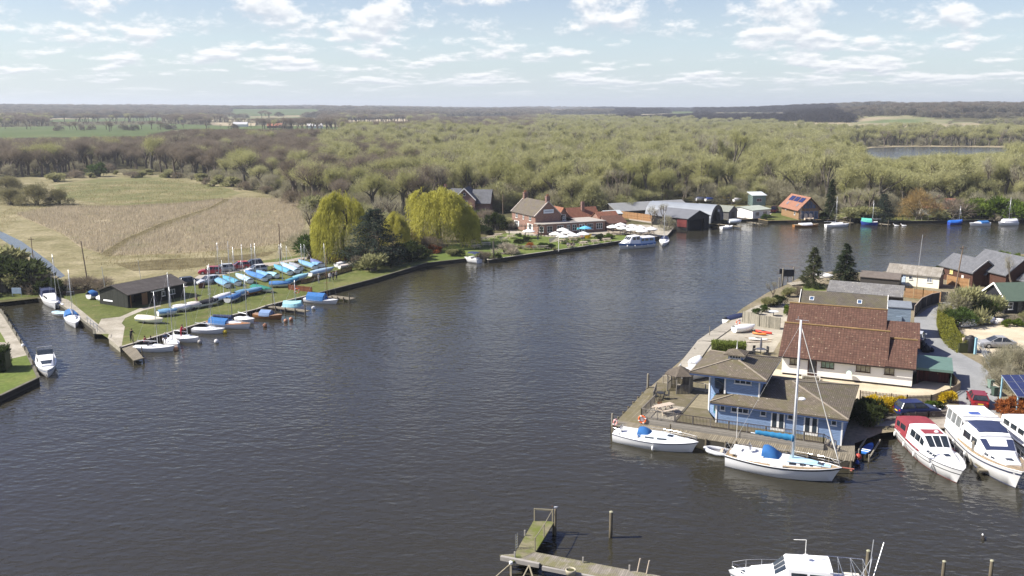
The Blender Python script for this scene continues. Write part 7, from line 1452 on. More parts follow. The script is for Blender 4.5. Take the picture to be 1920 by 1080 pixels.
def joints(sit=False, lean=0.0, arm=0.0):
    J = {}; pz = .5 if sit else .93; J['pelvis'] = (0, 0, pz); J['chest'] = (0, -lean * .4, pz + .42); J['neck'] = (0, -lean * .55, pz + .58); J['head'] = (0, -lean * .62 - .02, pz + .7); J['crown'] = (0, -lean * .62, pz + .8); J['nose'] = (0, -lean * .62 - .12, pz + .68)
    for s_, k in (('l', 1), ('r', -1)):
        J['hip' + s_] = (k * .1, 0, pz - .06); J['knee' + s_] = (k * .13, -.42, .5) if sit else (k * .12, -.03 + .1 * (k > 0), .5); J['ankle' + s_] = (k * .13, -.44, .09) if sit else (k * .12, .04 - .1 * (k > 0), .08); J['toe' + s_] = tuple(Vector(J['ankle' + s_]) + Vector((0, -.16, -.04)))
        sh = Vector((k * .2, -lean * .45, pz + .5)); J['shoulder' + s_] = tuple(sh); el = sh + Vector((k * .06, -.06 - arm * .12, -.28 + arm * .05)); wr = el + Vector((-k * .03, -.1 - arm * .16, -.22 + arm * .16)); J['elbow' + s_] = tuple(el); J['wrist' + s_] = tuple(wr); d = (wr - el).normalized(); h = wr + d * .07; J['hand' + s_] = tuple(h)
        for i, n in enumerate('abcd'): J['fing' + n + s_] = tuple(h + d * (.075 + .012 * (i in (1, 2))) + Vector((0, -.03 + .02 * i, -.01)))
        J['thumb' + s_] = tuple(wr + d * .06 + Vector((-k * .03, -.045, 0)))
    return J
POSE = {k: body_mesh(joints(*a), RAD, EDG) for k, a in (('stand', (False, .05, .2)), ('reach', (False, .35, 1.0)), ('sit', (True, .2, .9)))}
SKIN = M('skin', (.45, .27, .19), .6, .05)
def person(x, y, z, rz, pose, top, legs, hair, label):
    t = thing('person', label, 'person', (x, y, z), rz); src = POSE[pose]; me = src.copy(); mi = list(src['mi'])
    for m in (M('cloth_%d_%d_%d' % tuple(int(v * 99) for v in top), top, .9, .1), M('cloth_%d_%d_%d' % tuple(int(v * 99) for v in legs), legs, .9, .1), SKIN): me.materials.append(m)
    me.polygons.foreach_set('material_index', mi); me.polygons.foreach_set('use_smooth', [True] * len(mi)); me.update(); link('body', me, t)
    J = joints(*{'stand': (False, .05, .2), 'reach': (False, .35, 1.0), 'sit': (True, .2, .9)}[pose]); c = J['crown']; MB().lathe([(.09, -.06), (.105, 0), (.09, .06), (.05, .1), (.01, .11)], (c[0], c[1] + .025, c[2] - .02), 8).build('hair', M('hair_%d' % int(hair[0] * 99), hair, .9), t, True); return t
BRN, GRYH, BLKH = (.06, .035, .02), (.35, .33, .3), (.015, .012, .01)
for px, py, z, rz, pose, top, leg, hr_, l in ((246, 640, BZ, 1.2, 'reach', (.03, .025, .025), (.03, .03, .035), BRN, 'person in dark clothes bending at the pier landing stage'), (271, 648, .62, 1.6, 'sit', (.3, .06, .07), (.03, .03, .05), BRN, 'person in dark red sitting in the keelboat at the pier'), (285, 648, .62, -1.6, 'sit', (.03, .03, .04), (.1, .1, .12), BLKH, 'person in black sitting in the keelboat at the pier'), (311, 641, .6, 0, 'sit', (.04, .06, .12), (.05, .05, .07), GRYH, 'person in navy aboard the bow on keelboat'), (340, 632, .6, 1.5, 'reach', (.4, .02, .05), (.3, .02, .04), BRN, 'person in red in the cockpit of a keelboat'), (369, 569, BZ, -.5, 'stand', (.06, .05, .06), (.25, .03, .04), BRN, 'person by the black covered dinghy in front of the boathouse'),
        (619, 528, BZ, .3, 'stand', (.7, .68, .64), (.1, .11, .14), BRN, 'person in white at left of the group on the quay lawn'), (625, 526, BZ, 2.5, 'stand', (.03, .03, .035), (.04, .04, .05), BLKH, 'person in black in the group on the quay lawn'), (631, 525, BZ, -2.2, 'stand', (.35, .33, .3), (.03, .03, .04), GRYH, 'person in grey at right of the group on the quay lawn'), (598, 531, BZ, 1, 'stand', (.4, .4, .4), (.2, .2, .22), GRYH, 'person in pale grey walking by the low brown fence')):
    q = P(px, py, z); person(q.x, q.y, q.z, rz, pose, top, leg, hr_, l)
# ---------------------------------------------------------------- plants of the left
for k_, x, y, ty, s, l in (('willow', 643, 488, 358, .72, 'large yellow weeping willow behind the dark cedar'), ('willow', 823, 459, 350, 1.08, 'large yellow weeping willow in front of the slate roofed house'), ('willow', 744, 474, 400, .7, 'smaller yellow willow between cedar and large willow'), ('cedar', 703, 497, 388, 1.25, 'dark spreading cedar between the yellow willows'), ('bare', 590, 468, 378, 1.2, 'dark limbed leafless tree left of the tall willow'), ('bare', 745, 442, 362, 1.2, 'grey leafless tree behind the small willow'),
        ('bush', 588, 486, 438, 1.3, 'ivy green shrub at the foot of the leafless tree'), ('olivebush', 698, 507, 474, 1.5, 'broad olive shrub in front of the cedar'), ('palebush', 672, 500, 478, 1.2, 'pale twiggy shrub left of the broad olive shrub'), ('darkbush', 735, 492, 462, 1.6, 'dark shrub under the cedar by the quay lawn'), ('darkbush', 770, 485, 452, 1.5, 'dark shrub right of the cedar shrub'), ('brownbush', 805, 472, 445, 1.3, 'russet brown twiggy shrub below the second willow'), ('orangebush', 812, 474, 458, 1.3, 'low russet shrub at the pub lawn edge'), ('olivebush', 848, 480, 466, 1.3, 'low olive shrub on the quay by the small motorboat'), ('darkbush', 862, 480, 468, 1.0, 'dark low shrub beside the small motorboat'), ('bush', 780, 452, 430, 1.2, 'glossy green shrub between the two willows'), ('darkbush', 800, 460, 436, 1.6, 'deep green undergrowth beneath the second willow'), ('darkbush', 660, 488, 462, 1.4, 'shaded shrub under the tall willow'), ('brownbush', 720, 462, 432, 1.6, 'brown shrub behind the cedar'),
        ('bare', 604, 474, 384, 1.1, 'leafless tree close beside the tall willow'), ('sallow', 570, 470, 425, 1.2, 'grey scrub left of the tall willow'), ('bare', 722, 452, 372, 1.1, 'leafless tree rising between the willows'), ('brownbush', 765, 462, 425, 1.6, 'brown thicket between the two large willows'), ('greenscrub', 690, 448, 385, 1.1, 'olive tree behind the cedar'), ('palebush', 612, 492, 470, 1.2, 'pale twiggy shrub at the foot of the tall willow'), ('darkbush', 12, 545, 480, 1.6, 'dark tangled bush at the end of the dyke'), ('olivebush', 48, 545, 500, 1.3, 'olive bush on the dyke bank'), ('brownbush', 78, 548, 512, 1.2, 'brown twiggy bush beside the drain mouth'), ('darkbush', 96, 552, 520, 1.0, 'dark bush at the mouth of the drain'), ('olivebush', -12, 520, 460, 1.5, 'leafy bush at the left frame edge'), ('brownbush', 140, 544, 522, 1.6, 'russet bramble behind the low rail fence'), ('brownbush', 165, 543, 520, 1.6, 'russet bramble left of the black boathouse'), ('brownbush', 195, 543, 520, 1.5, 'russet bramble against the boathouse gable'),
        ('dome', 70, 385, 342, 1.2, 'broad grey olive scrub dome at the edge of the reed field'), ('dome', 15, 362, 328, 1.4, 'grey olive scrub dome at the left frame edge'), ('dome', 20, 384, 350, 1.2, 'low scrub dome left of the broad dome'), ('dome', 112, 384, 352, 1.1, 'small scrub dome right of the broad dome'), ('leafing', 284, 322, 260, 1.1, 'fresh green tree standing out of the brown wood'), ('bush', 184, 331, 303, 1.0, 'dark ivy clad tree at the back of the meadow'), ('brownbush', 250, 333, 322, 2.2, 'low brown brushwood heap at the back of the meadow')): plant_px(k_, x, y, ty, l, BZ, s)
random.seed(21)
def row(kinds, pts, n, hr, label, group, sx=(1.0, 1.5), jx=6, jy=4):
    for i in range(n):
        u = (i + random.random()) / n * (len(pts) - 1); k = min(len(pts) - 2, int(u)); f = u - k; x = pts[k][0] + (pts[k + 1][0] - pts[k][0]) * f + random.uniform(-jx, jx); y = pts[k][1] + (pts[k + 1][1] - pts[k][1]) * f + random.uniform(-jy, jy)
        q = P(x, y, BZ); plant(random.choice(kinds), q.x, q.y, BZ, random.uniform(*hr), None, None, random.uniform(*sx), label, group)
row(['brownbush', 'olivebush', 'sallow'], [(100, 340), (200, 326), (330, 334), (440, 352), (560, 380)], 26, (2, 4.5), 'low scrub along the foot of the wood behind the reed field', 'scrub along the reed field edge')
row(['olivebush', 'darkbush', 'palebush', 'bush', 'brownbush'], [(850, 440), (880, 425), (915, 420), (950, 420)], 22, (2.5, 4.5), 'garden shrub between the second willow and the pub', 'shrubs between willow and pub', (.9, 1.4), jy=10)
row(['greenscrub', 'sallow', 'brownbush'], [(870, 398), (905, 396), (945, 392)], 12, (4, 7), 'scrubby tree behind the pub garden fence', 'scrub behind the pub garden fence', jy=4)
row(['olivebush', 'brownbush', 'sallow', 'greenscrub'], [(575, 398), (620, 412), (680, 420), (740, 425)], 16, (3, 7), 'scrubby tree behind the tall yellow willow', 'scrub behind the tall willow', jy=8)
# reeds: standing stems over the two beds
def stems(name, polys, per, hh, mat, label, cat, z=BZ):
    T = []
    for pl_ in polys:
        w_ = [P(x, y, z).xy for x, y in pl_]; x0, x1 = min(p.x for p in w_), max(p.x for p in w_); y0, y1 = min(p.y for p in w_), max(p.y for p in w_); tp_ = [tuple(p) for p in w_]; n = int((x1 - x0) * (y1 - y0) * per); xs, ys = rng.uniform(x0, x1, n), rng.uniform(y0, y1, n)
        keep = np.array([inpoly(a, b, tp_) and noise.noise(Vector((a / 7, b / 12, 5))) > -.62 for a, b in zip(xs, ys)], dtype=bool); c = np.stack([xs[keep], ys[keep], np.full(keep.sum(), z)], 1); k = len(c); d = rng.normal(size=(k, 3)) * .22 + np.array([.12, .05, 1]); d /= np.linalg.norm(d, axis=1)[:, None]; T.append(slivers(c, d, rng.uniform(.5, 1.1, k) * hh, rng.uniform(.05, .11, k)))
    o = link(name, np_mesh(name, np.concatenate(T), 3, mat)); tag(o, label, cat, None, 'stuff'); return o
stems('reeds', [REED1, REED2], 8.0, 1.25, foliage('reed_stems', (.43, .37, .27), (.47, .41, .3), .3), 'pale straw coloured reeds covering the field behind the club', 'reeds')
stems('rough_grass_tufts', [[(110, 480), (205, 500), (370, 512), (560, 468), (572, 450), (440, 470), (240, 480)], [(0, 552), (0, 470), (60, 470), (110, 520)], [(0, 440), (0, 400), (100, 350), (110, 388), (40, 404)], [(20, 400), (120, 382), (330, 374), (520, 366), (584, 384), (590, 440), (560, 458), (440, 478), (205, 492), (100, 432)], [(110, 348), (330, 336), (440, 360), (330, 384), (120, 376)]], 1.6, .7, foliage('dry_grass', (.3, .25, .13), (.3, .25, .13), .4), 'rough dry grass between track and reed field', 'grass')
# ---------------------------------------------------------------- pub
BRK = brick('orange_brick', (.165, .066, .042), (.225, .095, .058)); BRKD = brick('dark_brick', (.125, .045, .034), (.17, .065, .046)); M_rt = tiles('red_pantiles', (.24, .1, .064), (.29, .13, .08), .33, .36, .8, (.2, .12, .07), .6); M_gt = tiles('grey_brown_tiles', (.11, .095, .08), (.145, .125, .105), .3, .3, .5, (.13, .11, .06), .56)
pub = thing('riverside_pub', 'brick riverside pub with steep grey roof, two chimneys and flat roofed front', 'pub', (5.9, 230.6, 0), R(26)); W_, D_ = 7.4, 13.5
gable_walls(0, W_, .0, D_, .7, 5.2, 8.5, 'y').build('wall', BRK, pub); gable_roof(0, W_, 0, D_, 5.2, 8.5, 'y', oe=.3, og=.05, th=.14).build('roof', M_gt, pub)
mb = MB()
for s_ in (0, D_): mb.beam((-.3, s_, 5.05), (W_ / 2, s_, 8.7), .3, .22).beam((W_ / 2, s_, 8.7), (W_ + .3, s_, 5.05), .3, .22)
mb.build('gable_coping', M('coping', (.42, .37, .32)), pub)
for y in (.5, D_ - .5): ch = MB().bx(W_ / 2 - .5, W_ / 2 + .5, y - .42, y + .42, 7.8, 10.0).bx(W_ / 2 - .58, W_ / 2 + .58, y - .5, y + .5, 9.75, 9.9).build('chimney', BRKD, pub); MB().tube((W_ / 2 - .2, y, 10), (W_ / 2 - .2, y, 10.5), .14).tube((W_ / 2 + .2, y, 10), (W_ / 2 + .2, y, 10.5), .14).build('pots', M('terracotta'), ch)
gable_walls(W_ + .01, W_ + 4.2, .15, 6, .7, 3.4, 3.4).build('side_wing', BRK, pub); o = MB(); slab(o, [(W_ + 4.4, 0.1, 3.45), (W_ + 4.4, 6.2, 3.45), (W_ * .72, 6.2, 6.15), (W_ * .72, .1, 6.15)], .14); o.build('catslide_roof', M_gt, pub)
for y, w_ in ((2.8, 1.2), (6.6, .8), (10.6, 1.2)): window(pub, 0, y, 3.7, w_, 1.25, 'L', WHITE, 2, rows=2, dep=.08); 
for y in (2.8, 10.6): window(pub, 0, y, 1.4, 1.7, 1.5, 'L', WHITE, 2, rows=2, dep=.08)
for y in (1.65, 3.95, 9.45, 11.75): MB().bx(-.08, -.0, y - .35, y + .35, 1.4, 2.9).build('shutter', WHITE, pub)
MB().bx(W_ / 2 - 1.4, W_ / 2 + 1.5, -.08, 0, 5.7, 6.7).build('sign_board', M('pub_sign', (.66, .68, .7), .6, .05), pub); sg = MB.last; MB().bx(W_ / 2 - 1.1, W_ / 2 + 1.2, -.088, -.08, 6.1, 6.35).build('lettering', M('sign_grey', (.3, .34, .4)), sg); window(pub, W_ + 1.0, .15, 3.55, 1.0, 1.2, 'F', WHITE, 2, rows=2)
MB().prism([(-.3, -2.2), (.9, -3.4), (18.6, -3.4), (18.6, 5), (W_ + 4.3, 5), (W_ + 4.3, -.01), (-.3, -.01)], .7, 3.3).build('front_extension', BRK, pub); ex = MB.last; MB().prism([(-.45, -2.25), (.85, -3.55), (18.75, -3.55), (18.75, 5.1), (W_ + 4.35, 5.1), (W_ + 4.35, -.02), (-.45, -.02)], 3.3, 3.48).build('flat_roof', M('felt_edge', (.36, .33, .29), .85), ex)
for x, w_ in ((2.3, 1.5), (5.3, 1.9), (7.7, .9), (9.4, 1.2), (14.0, 1.8), (16.8, 1.8)): window(ex, x, -3.4, 1.4, w_, 1.5, 'F', WHITE, 2 if w_ < 1.6 else 3, rows=2)
door(ex, 11.6, -3.4, .75, 1.6, 2.2, 'F', WHITE, True, 2); window(ex, .25, -2.85, 1.4, 1.2, 1.4, -math.pi / 4, WHITE, 2, rows=2)
for x0, x1, y0, y1, ze, zr, ax, l in ((9, 13, 5.2, 12, 3.4, 6.2, 'y', ''), (13.2, 22, 5.2, 10, 3.3, 5.8, 'x', ''), (19, 25, -.5, 5, 3.0, 5.0, 'x', '')):
    gable_walls(x0, x1, y0, y1, .7, ze, zr, ax).build('rear_wing', BRK, pub); w = MB.last; gable_roof(x0, x1, y0, y1, ze, zr, ax, oe=.3, og=.25).build('rear_roof', M_rt, w)
window(pub, 11, 5.2, 3.5, 1.2, 1.0, 'F', WHITE, 2); MB().bx(17.4, 18.2, 6.6, 7.3, 4.6, 7.4).build('chimney', BRKD, pub)
t = thing('brown_lean_to', 'brown roofed outbuilding at the right end of the pub', 'outbuilding', (pub.matrix_basis @ Vector((18.9, -3.6, 0))), R(26)); gable_walls(0, 6, 0, 3, .7, 2.7, 4.2, yr=2.9).build('wall', BRKD, t); gable_roof(0, 6, 0, 3, 2.7, 4.2, oe=.3, og=.2, yr=2.9).build('roof', tiles('brown_tiles', (.13, .07, .05), (.17, .09, .065), .3, .3, .5), t); window(t, 1.6, 0, 1.5, .8, 1.0, 'F', WHITE, 1)
q = P(1152, 416, BZ); t = thing('pale_roofed_shed', 'dark shed with pale sheet roof behind the parasols', 'shed', q, R(24)); gable_walls(-2.5, 2.5, 0, 4, 0, 2.2, 2.9).build('wall', M('dark_boards'), t); gable_roof(-2.5, 2.5, 0, 4, 2.2, 2.95, oe=.2, og=.2).build('roof', M('pale_sheet', (.5, .54, .53), .6, .1), t)
pg = thing('pergola', 'dark timber pergola over the pub terrace tables', 'pergola', P(1000, 443, BZ)); m = MB()
for x in (-6, -2, 2): m.bx(x - .1, x + .1, -.1, .1, 0, 2.4).bx(x - .1, x + .1, 2.4, 2.6, 0, 2.4)
m.build('posts', M('dark_board'), pg); m = MB()
for x in range(-6, 3): m.bx(x - .06, x + .06, -.4, 3.0, 2.5, 2.62)
m.bx(-6.2, 2.2, -.08, .08, 2.4, 2.5).bx(-6.2, 2.2, 2.42, 2.58, 2.4, 2.5).build('beams', M('dark_board'), pg)
# parasols
def parasol(px, py, c, label, group=None, zc=2.5):
    q = P(px, py, zc); t = thing('parasol', label, 'parasol', (q.x, q.y, BZ), random.uniform(0, 1), group); h = zc - BZ; MB().tube((0, 0, 0), (0, 0, h + .45), .03).build('pole', M_alloy, t); MB().rings([[(r * math.cos(2 * math.pi * i / 8), r * math.sin(2 * math.pi * i / 8), h + z_) for i in range(8)] for r, z_ in ((1.55, -.22), (1.58, -.06), (.8, .26), (.02, .52))]).build('canopy', c, t); MB().lathe([(.3, 0), (.3, .06), (.06, .1)], k=10).build('base', blk, t); return t
WCV = M('white_canvas', (.74, .73, .7), .8, .05); Z5 = lambda x, y: (800 + x / 4, 340 + y / 4)
for p in ((765, 372), (965, 392), (1020, 362), (1052, 382), (1015, 412), (1100, 402), (1175, 392)): parasol(*Z5(*p), WCV, 'open white parasol on the terrace in front of the pub windows', 'parasols in front of the pub')
parasol(*Z5(1190, 348), M('sky_blue_canvas', (.12, .4, .62), .8), 'only blue open parasol at the pub wall')
for p in ((1395, 340), (1455, 324), (1470, 350), (1540, 335), (1540, 360), (1605, 345), (1615, 370), (1685, 355)): parasol(*Z5(*p), WCV, 'open white parasol on the paved terrace right of the pub', 'parasols on the right hand terrace')
for p in ((282, 487), (357, 468), (370, 505), (428, 449), (445, 486), (483, 436), (538, 419), (575, 449), (633, 428)): q = P(*Z5(*p), BZ); picnic('picnic_table', q.x, q.y, BZ + .02, random.uniform(.1, .5), 'pale picnic table on the left part of the pub lawn', None, 'picnic tables on the left pub lawn', 1.12)
for p in ((1015, 461), (1095, 447), (1178, 479), (1265, 466), (1350, 454)): q = P(*Z5(*p), BZ); picnic('picnic_table', q.x, q.y, BZ + .02, random.uniform(.1, .5), 'pale picnic table on the strip of lawn by the pub quay', None, 'picnic tables by the pub quay', 1.12)
for p in ((745, 512), (820, 512), (880, 510)): q = P(*Z5(*p), BZ); picnic('picnic_table', q.x, q.y, BZ + .02, R(12), 'weathered brown picnic table in front of the flower bed', M('grey_pile'), 'brown picnic tables by the flower bed', 1.1)
for i in range(16): x = 1385 + (i % 8) * 42 + random.uniform(-8, 8); y = 374 + (i // 8) * 26 + random.uniform(-5, 5); q = P(*Z5(x, y), BZ); picnic('picnic_table', q.x, q.y, BZ + .02, random.uniform(-.4, .9), 'picnic table under the parasols of the paved terrace', M('mid_timber', (.33, .27, .2), .8), 'picnic tables on the paved terrace', 1.0)
for i in range(7): q = P(*Z5(960 + i * 36, 412 + (i % 3) * 9), BZ); picnic('picnic_table', q.x, q.y, BZ + .02, random.uniform(-.4, .9), 'picnic table under the parasols before the pub windows', M('mid_timber'), 'picnic tables before the pub windows', 1.0)
for x, y, pose, top, leg, l in ((1062, 497, 'sit', (.1, .1, .12), (.05, .05, .08), 'person in dark grey at left of a picnic table by the quay'), (1082, 499, 'sit', (.08, .06, .06), (.1, .1, .15), 'person in brown at the middle of a picnic table by the quay'), (1106, 497, 'sit', (.03, .03, .035), (.03, .03, .05), 'person in black at right of a picnic table by the quay'), (1165, 440, 'sit', (.5, .25, .22), (.1, .1, .14), 'person in pink seated before the pub windows'), (1180, 436, 'sit', (.35, .33, .3), (.1, .1, .14), 'person in grey seated before the pub windows'), (835, 443, 'stand', (.03, .03, .04), (.03, .04, .08), 'person in black standing under the pergola'), (1135, 392, 'stand', (.1, .45, .5), (.05, .08, .12), 'person in turquoise at the pub door')):
    q = P(*Z5(x, y), BZ); person(q.x, q.y, BZ + .02, random.uniform(-1, 1), pose, top, leg, BRN, l)
q = P(*Z5(1085, 500), BZ); picnic('picnic_table', q.x, q.y + .5, BZ + .02, .2, 'picnic table by the quay with three seated people', None, None, 1.12)
up, q, h = upole(*Z5(990, 525), Z5(0, 400)[1], BZ, 'white flagpole at the pub quay edge', .07, False, 'flagpole', WHITE); MB().poly([(0, 0, h - .3), (-2.2, .3, h - .9), (-2.0, .4, h - 1.9), (0, 0, h - 1.4)]).build('flag', M('flag_cloth', (.66, .6, .42), .8), up)
upole(*Z5(502, 572), Z5(0, 448)[1], BZ, 'dark stout post by the red twigged shrub on the pub quay', .22, False, 'timber_post', M('dark_board'))
upole(*Z5(572, 262), Z5(0, 95)[1], BZ, 'grey utility pole behind the pub garden shrubs', .12, False); upole(*Z5(1552, 215), Z5(0, 108)[1], BZ, 'utility pole behind the pale boatsheds', .12, False)
# pub garden plants
for k_, x, y, ty, s, l in (('brownbush', 410, 578, 520, 1.2, 'red twigged shrub leftmost on the pub quay'), ('brownbush', 460, 580, 528, 1.2, 'red twigged shrub beside the stout post on the pub quay'), ('darkbush', 535, 580, 540, 1.1, 'dark low shrub right of the stout post'), ('palebush', 585, 545, 458, 1.5, 'pale blossom tree on the pub lawn'), ('bush', 692, 415, 385, 1.3, 'clipped green shrub above the flower bed'), ('darkbush', 745, 450, 412, 1.5, 'dark shrub at the pergola foot'), ('darkbush', 690, 465, 430, 1.5, 'dark shrub at the left of the flower bed'), ('orangebush', 780, 500, 455, 1.1, 'russet shrub in the flower bed'), ('olivebush', 640, 500, 470, 1.3, 'olive shrub at the left end of the flower bed'), ('olivebush', 700, 505, 475, 1.2, 'small olive shrub before the dark flower bed shrub'), ('bush', 870, 495, 455, 1.6, 'green shrub mass at the right of the flower bed'), ('darkbush', 930, 505, 465, 1.4, 'dark green shrub by the flagpole'), ('olivebush', 960, 520, 495, 1.2, 'low olive shrub at the flagpole foot'), ('forsythia', 1215, 425, 395, 1.7, 'yellow flowering hedge before the pub windows'), ('darkbush', 1300, 440, 392, 1.3, 'dark upright shrub by the terrace post'), ('laurel', 1370, 430, 390, 1.3, 'yellow green shrub at the start of the paved terrace'),
        ('bush', 560, 345, 262, 1.5, 'glossy evergreen beside the pub left end'), ('bush', 605, 350, 300, 1.3, 'bright evergreen against the pub wall'), ('palebush', 470, 360, 275, 1.3, 'pale blossoming shrub left of the pub'), ('darkbush', 520, 365, 230, .8, 'dark narrow evergreen left of the pub'), ('palebush', 355, 375, 278, 1.3, 'second pale shrub behind the willow edge'), ('darkbush', 430, 395, 330, 1.6, 'dark undergrowth between willow and pub'), ('darkbush', 300, 440, 390, 2.0, 'shaded shrubs right of the second willow'), ('olivebush', 690, 350, 290, .8, 'climbing shrub on the pub wall'), ('bush', 660, 130, 75, 1.0, 'dark evergreen behind the pub left chimney'),
        ('bare', 1495, 232, 20, .7, 'gnarled leafless tree behind the pub terrace'), ('bare', 1760, 345, 165, 1.4, 'spreading leafless tree overhanging the boatshed roof'), ('bare', 1690, 350, 200, 1.1, 'leafless tree behind the paved terrace parasols'), ('sallow', 1800, 365, 250, 1.1, 'grey twiggy scrub at the boatshed corner'), ('bare', 1040, 205, 20, .6, 'tall slender leafless tree behind the pub roof')): a, b = Z5(x, y); plant_px(k_, a, b, Z5(0, ty)[1], l, BZ, s)
row(['greenscrub', 'leafing', 'sallow'], [(925, 390), (960, 385), (1060, 398), (1160, 396), (1230, 392)], 20, (6, 11), 'green leafing tree close behind the pub roofs', 'trees close behind the pub', (1, 1.3), jy=5)
lfence([(890, 396), (930, 392), (958, 390)], 1.8, 'grey brown garden fence behind the pub shrubs', planks('grey_brown_fence', (.2, .16, .12), .14, 0)); lfence([(1163, 408), (1195, 412), (1226, 416)], 1.9, 'orange panel fence behind the terrace parasols', M_orf, post=M_orp)
t = thing('wall_shed', 'small dark garden shed behind the grey brown fence', 'shed', P(940, 388, BZ), R(20)); gable_walls(-2, 2, 0, 3, 0, 2, 2.8).build('wall', M('dark_boards'), t); gable_roof(-2, 2, 0, 3, 2, 2.85, oe=.2, og=.15).build('roof', M('teal_roof', (.1, .22, .2)), t)
car_px('dark car parked beside the long pale roof', (1172, 393), (1190, 392), (.02, .025, .03), z=BZ)
# house behind the willow
q = P(852, 402, BZ); hs = thing('slate_roofed_house', 'red brick house with slate roofs and white barge boards behind the willow', 'house', (q.x, q.y, 0), R(-8)); gable_walls(0, 6.2, 0, 8, .7, 5.4, 8.4, 'y').build('wall', BRKD, hs); gable_roof(0, 6.2, 0, 8, 5.4, 8.4, 'y', oe=.4, og=.4).build('roof', M_slate, hs)
MB().beam((-.4, -.42, 5.05), (3.1, -.42, 8.5), .06, .3).beam((3.1, -.42, 8.5), (6.6, -.42, 5.05), .06, .3).build('barge_board', WHITE, hs); gable_walls(6.21, 10.4, 2, 9, .7, 4.2, 7.6).build('side_wall', BRKD, hs); gable_roof(5, 10.4, 2, 9, 4.2, 7.7, oe=.4, og=.3).build('side_roof', M_slate, hs); gable_walls(-4.4, -.01, 2.5, 8.5, .7, 5, 7.8).build('side_wall', BRKD, hs); gable_roof(-4.4, 1, 2.5, 8.5, 5, 7.9, oe=.4, og=.3).build('side_roof', M_slate, hs); MB().bx(-4.2, -3.4, 5, 5.9, 7.2, 9.2).build('chimney', BRKD, hs)
window(hs, 3.1, 0, 6.3, .7, .8, 'F', WHITE, 1); window(hs, 3.4, 0, 3.6, 1.4, 1.2, 'F', WHITE, 2); window(hs, 4.6, 0, 1.2, 1.2, 1.6, 'F', WHITE, 2); MB().bx(2.0, 5.4, -1.2, -.1, 3.3, 3.4).build('balcony', WHITE, hs)
# ---------------------------------------------------------------- boatsheds
M_corr = planks('corrugated_sheet', (.36, .38, .4), .3, 1, .06, .5, None, .0); M_bsh = planks('tarred_boards', (.035, .035, .035), .22, 0, .2)
def frame_px(a, b, z): A, B = P(*a, z), P(*b, z); return A, math.atan2(B.y - A.y, B.x - A.x), (B - A).length
A, an, L = frame_px((1289, 431), (1329, 425), .3); t = thing('black_boatshed', 'black gabled boatshed with grey sheet roof open to the water', 'boatshed', (A.x, A.y, 0), an)
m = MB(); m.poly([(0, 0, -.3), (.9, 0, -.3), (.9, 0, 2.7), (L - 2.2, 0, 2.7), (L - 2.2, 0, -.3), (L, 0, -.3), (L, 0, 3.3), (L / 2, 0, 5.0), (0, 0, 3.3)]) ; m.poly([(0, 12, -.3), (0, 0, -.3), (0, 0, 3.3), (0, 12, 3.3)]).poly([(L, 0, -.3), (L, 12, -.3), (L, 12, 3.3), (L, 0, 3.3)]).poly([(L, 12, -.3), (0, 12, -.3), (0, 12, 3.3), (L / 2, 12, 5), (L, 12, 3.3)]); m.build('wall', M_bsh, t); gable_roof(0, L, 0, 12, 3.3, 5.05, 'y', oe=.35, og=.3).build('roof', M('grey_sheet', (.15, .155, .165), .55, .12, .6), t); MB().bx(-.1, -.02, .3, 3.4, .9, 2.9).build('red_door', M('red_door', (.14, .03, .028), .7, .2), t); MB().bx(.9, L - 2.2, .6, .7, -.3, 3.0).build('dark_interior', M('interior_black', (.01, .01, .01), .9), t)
A, an, L = frame_px((1332, 422), (1362, 416), .3); t = thing('arched_boatshed', 'arched corrugated boatshed with open front next to the black one', 'boatshed', (A.x, A.y, 0), an + .1); n = 14; Hh = 5.5
arc = [(L / 2 - L / 2 * math.cos(math.pi * i / n), 1.2 + (Hh - 1.2) * math.sin(math.pi * i / n)) for i in range(n + 1)]; prof = [(0, -.3)] + arc + [(L, -.3)]
m = MB(); m.rings([[(x, y, z) for x, z in prof] for y in (0, 20)], False); m.build('shell', M('pale_corrugated', (.24, .26, .285), .5, .1, .5), t, False)
ins = [(x * .62 + L * .19, z * .78 - .05) for x, z in prof]; m = MB()
for a0, a1, b1, b0 in zip(prof, prof[1:], ins[1:], ins): m.poly([(b0[0], .3, b0[1]), (b1[0], .3, b1[1]), (a1[0], .3, a1[1]), (a0[0], .3, a0[1])])
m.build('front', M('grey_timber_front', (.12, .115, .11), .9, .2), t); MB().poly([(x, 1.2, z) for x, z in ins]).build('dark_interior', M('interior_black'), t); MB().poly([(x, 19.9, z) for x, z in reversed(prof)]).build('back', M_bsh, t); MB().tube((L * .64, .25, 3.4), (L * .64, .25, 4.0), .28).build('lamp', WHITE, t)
q = P(1200, 412, BZ); t = thing('long_low_shed', 'long low shed with pale sheet roof behind the orange panel fence', 'shed', (q.x - 6, q.y + 6, 0), R(26)); gable_walls(0, 26, 0, 9, .7, 2.4, 4.2).build('wall', M('dark_boards'), t); gable_roof(0, 26, 0, 9, 2.4, 4.25, oe=.3, og=.3).build('roof', M('pale_sheet2', (.26, .265, .26), .6, .12, .5), t)
A, an, L = frame_px((1366, 412), (1382, 409), BZ); t = thing('grey_boatshed', 'small grey boatshed beside the arched boatshed', 'boatshed', (A.x, A.y, 0), an); gable_walls(0, L, 0, 11, .5, 3.0, 4.3, 'y').build('wall', M('grey_timber_front'), t); gable_roof(0, L, 0, 11, 3.0, 4.35, 'y', oe=.25, og=.2).build('roof', M('grey_green_sheet', (.2, .21, .18), .8, .15), t); door(t, L / 2, 0, .6, 1.8, 2.2, 'F', M('black_door'))
